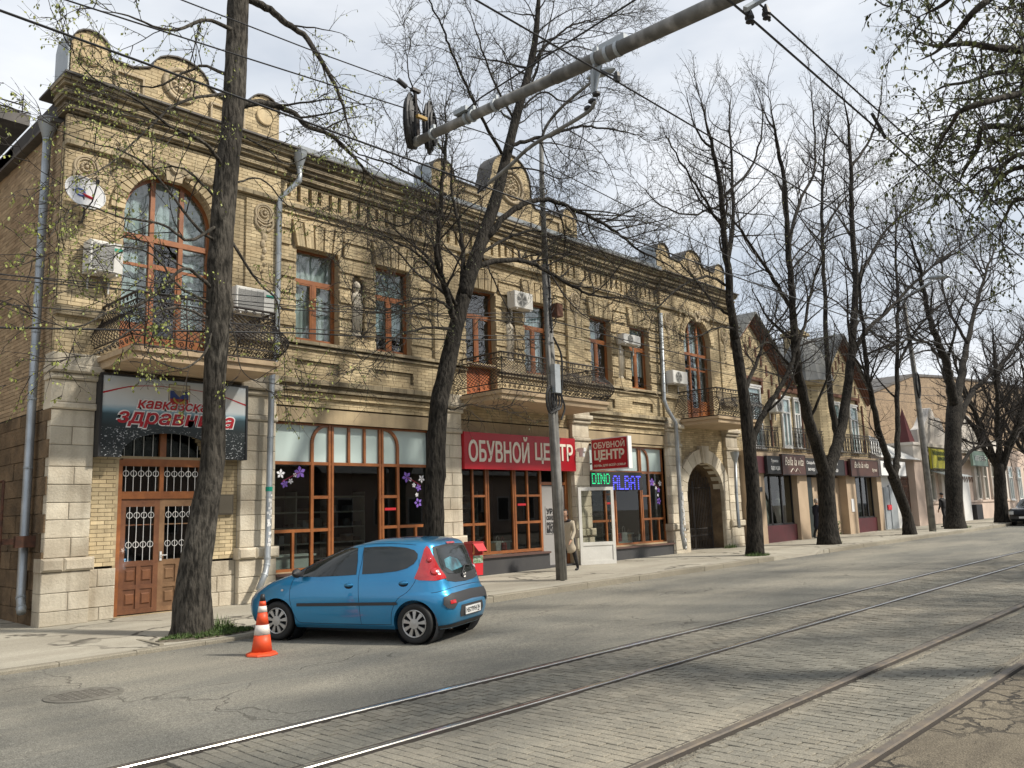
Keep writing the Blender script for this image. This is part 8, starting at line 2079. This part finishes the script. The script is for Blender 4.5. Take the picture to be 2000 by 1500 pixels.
# ================================================================= PEOPLE
def skin(name, verts, edges, radii, mt, parent, sub=2, root=0):
    me = bpy.data.meshes.new(name); me.from_pydata([tuple(v) for v in verts], edges, [])
    o = bpy.data.objects.new(name, me); COL.objects.link(o); o.modifiers.new('s', 'SKIN')
    for i, (v, r) in enumerate(zip(me.skin_vertices[0].data, radii)):
        v.radius = (r, r) if not hasattr(r, '__len__') else r; v.use_root = (i == root)
    sb = o.modifiers.new('d', 'SUBSURF'); sb.levels = sub; sb.render_levels = sub
    dg = bpy.context.evaluated_depsgraph_get(); dg.update(); m2 = bpy.data.meshes.new_from_object(o.evaluated_get(dg)); bpy.data.objects.remove(o)
    return add_mesh(name, m2, mt, parent, angle=180)
for k, c in (('skin', (.42, .25, .17)), ('coat_beige', (.42, .36, .27)), ('cloth_black', (.014, .014, .016)), ('cloth_navy', (.015, .018, .035)), ('hair', (.02, .014, .010)), ('hair_grey', (.30, .27, .23)), ('bluebag', (.10, .25, .38))): M[k] = mat(k, c, .8, coords='obj', fine=.1)
def person(x, y, rz, lab, bend=0., coat='cloth_black', legs='cloth_black', hair='hair', coatlen=.0, h=1.72, stride=.25, cap=False, carry=None):
    g = gl(x); t = thing('person', lab, 'person', (x, y, g), rz=rz, local=True); k = h/1.75   # faces local -y
    B = lambda yy, zz: (0, 0)
    hip = .92*k; sb = math.sin(bend); cb = math.cos(bend)
    def up(a, f=0, sx=0): return (sx, -a*sb-f*cb, hip+a*cb-f*sb)    # along the spine
    V = [(0, 0, hip), up(.18*k), up(.36*k), up(.50*k), up(.58*k), (-.17*k, *up(.49*k)[1:]), (.17*k, *up(.49*k)[1:]), (-.095*k, 0, hip-.04), (.095*k, 0, hip-.04)]
    R = [(.135, .11), (.125, .10), (.15, .11), (.13, .09), (.055, .055), .065, .065, .09, .09]; E_ = [(0, 1), (1, 2), (2, 3), (3, 4), (3, 5), (3, 6), (0, 7), (0, 8)]
    for s, i0, ph in ((-1, 7, 1), (1, 8, -1)):
        kn = (s*.10*k, -stride*.35*ph-.03, .50*k); an = (s*.10*k, -stride*.62*ph+(.10 if ph < 0 else 0), .09); n0 = len(V)
        V += [kn, an, (s*.10*k, an[1]-.02, .035), (s*.11*k, an[1]-.17, .03)]; R += [.062, .042, .038, .032]; E_ += [(i0, n0), (n0, n0+1), (n0+1, n0+2), (n0+2, n0+3)]
    skin('trousers_and_body', V, E_, [r if hasattr(r, '__len__') else r for r in R], M[legs], t)
    # coat: torso shell with sleeves down to the wrists
    V = [up(-.02*k), up(.18*k), up(.36*k), up(.50*k), up(.545*k)]; R = [(.165, .14), (.15, .125), (.175, .135), (.15, .11), (.07, .07)]; E_ = [(0, 1), (1, 2), (2, 3), (3, 4)]
    if coatlen: V += [(0, .01, hip-coatlen*.5), (0, .02, hip-coatlen)]; R += [(.18, .16), (.19, .165)]; E_ += [(0, 5), (5, 6)]
    hands = []
    for s in (-1, 1):
        sh = Vector(up(.47*k, 0, s*.185*k)); fw = .10 if bend < .2 else .20; el = sh+Vector((s*.05, .02-fw*.2, -.27*k)); wr = el+Vector((-s*.01, -fw, -.22*k)); n0 = len(V)
        V += [sh, el, wr]; R += [.068, .052, .042]; E_ += [(3, n0), (n0, n0+1), (n0+1, n0+2)]; hands.append((wr, (wr-el).normalized(), s))
    skin('coat', V, E_, R, M[coat], t)
    for wr, d, s in hands:
        V = [wr-d*.02, wr+d*.045, wr+d*.085]; R = [.024, (.036, .02), (.036, .018)]; E_ = [(0, 1), (1, 2)]
        for i in range(4):
            a = wr+d*.095+Vector(((i-1.5)*.018*.0, (i-1.5)*.018, 0)); n0 = len(V); l = (.035, .045, .043, .032)[i]; cv = Vector((-s*.3, 0, 0))
            V += [a, a+(d+cv*.4).normalized()*l, a+(d+cv*.4).normalized()*l+(d+cv*1.6).normalized()*l*.7]; R += [.009, .0085, .007]; E_ += [(2, n0), (n0, n0+1), (n0+1, n0+2)]
        n0 = len(V); V += [wr+d*.04+Vector((0, -.035, 0)), wr+d*.08+Vector((-s*.01, -.05, 0))]; R += [.011, .008]; E_ += [(0, n0), (n0, n0+1)]
        skin('hand', V, E_, R, M['skin'], t, 1)
    # head
    hb = Vector(up(.60*k)); hc = hb+Vector((0, -.03-.06*sb, .125)); w = MB()
    prof_ = [(-.118, .02), (-.11, .045), (-.085, .06), (-.04, .074), (.0, .080), (.04, .080), (.08, .066), (.105, .042), (.118, .004)]
    n = 20
    for z, r in prof_:
        for i in range(n):
            a = 2*PI*i/n; yy = math.sin(a); fy = 1.18 if yy > 0 else 1.10; e = 0
            if yy < -.85: e = -.012 if -.05 < z < .0 else (.010 if z < -.07 else 0)
            if yy < -.97 and -.045 <= z <= .0: e = -.026
            w.v.append((hc.x+r*math.cos(a), hc.y+r*yy*fy+e, hc.z+z))
    for q in range(len(prof_)-1):
        for i in range(n): w.f.append((q*n+i, q*n+(i+1) % n, (q+1)*n+(i+1) % n, (q+1)*n+i)); w.t.append(0)
    w.tube([hb-Vector((0, 0, .06)), hc-Vector((0, -.01, .09))], .05, 10)
    for s in (-1, 1): w.lathe([(.012, -.006), (.03, 0), (.012, .006)], (hc.x+s*.082, hc.y+.01, hc.z-.01), 8, 'x')
    w.build('head', M['skin'], t, smooth=True)
    w = MB()
    for s in (-1, 1): w.lathe([(.001, -.008), (.011, 0), (.001, .008)], (hc.x+s*.030, hc.y-.080, hc.z+.008), 8, 'y')
    w.box(hc.x-.022, hc.x+.022, hc.y-.086, hc.y-.078, hc.z-.062, hc.z-.055); w.build('eyes_and_mouth', M['hair'], t)
    w = MB(); m_ = hair
    for q, (z, r) in enumerate([(-.07 if not cap else .0, .078), (-.02 if not cap else .02, .088), (.04, .090), (.085, .075), (.115, .045), (.128, .004)]):
        for i in range(n):
            a = 2*PI*i/n; yy = math.sin(a); cut_ = .035 if (yy < -.35 and z < .05) else 0
            w.v.append((hc.x+(r-cut_*.6)*math.cos(a), hc.y+.008+r*yy*1.15+cut_, hc.z+z))
    for q in range(5):
        for i in range(n): w.f.append((q*n+i, q*n+(i+1) % n, (q+1)*n+(i+1) % n, (q+1)*n+i)); w.t.append(0)
    if cap: w.lathe([(.0, .05), (.095, .05), (.095, .062), (.0, .066)], (hc.x, hc.y-.06, hc.z), 14)
    w.build('hair' if not cap else 'cap', M[m_], t, smooth=True)
    if carry:
        wr, d, s = hands[0]; p = wr+d*.12; w = MB(); w.tube([p+Vector((0, -.02, 0)), p+Vector((0, -.03, -.12))], .008, 4); w.tube([p+Vector((0, .02, 0)), p+Vector((0, .03, -.12))], .008, 4)
        w.lathe([(.02, -.12), (.07, -.18), (.10, -.30), (.09, -.40), (.05, -.44), (.001, -.45)], p, 12); b = w
        b.v = [((v[0]-p.x)*.55+p.x, v[1], v[2]) for v in b.v]
        M4 = Matrix.Translation((x, y, g)) @ Matrix.Rotation(rz, 4, 'Z'); b.v = [tuple(M4 @ Vector(v)) for v in b.v]; top(b, 'shopping_bag', M[carry], 'light blue plastic bag in the hand of the man walking away', 'bag', smooth=True)
    return t
person(17.62, 14.8, rad(-75), 'stooping woman in beige coat and dark skirt half hidden behind the street pole', bend=.34, coat='coat_beige', coatlen=.42, h=1.66, stride=.26)
person(46.4, 13.9, rad(160), 'man in black with flat cap walking away beside the stout tree', bend=.05, coat='cloth_black', hair='cloth_black', cap=True, carry='bluebag', h=1.76, stride=.3)
person(35.55, 15.8, rad(60), 'grey-haired person in a long navy coat by the dark shop door', coat='cloth_navy', hair='hair_grey', coatlen=.55, h=1.68, stride=.1)
w = MB(); rg = random.Random(4)
for k in range(160):
    a = rg.uniform(0, 6.28); q = rg.random()*.3; z = gl(37)+rg.uniform(.1, .65); p = Vector((36.1+q*math.cos(a), 15.3+q*math.sin(a), z)); s = rg.uniform(.03, .07)
    w.add([p, p+Vector((s, 0, s*.4)), p+Vector((s*.9, 0, s)), p+Vector((0, s*.5, s*.8))], [(0, 1, 2, 3)], rg.uniform(-1, 1))
w.tube([(36.1, 15.3, gl(37)), (36.1, 15.3, gl(37)+.5)], .02, 4); top(w, 'bush', M['grass'], 'small green bush behind the forked tree by the shop door', 'bush')
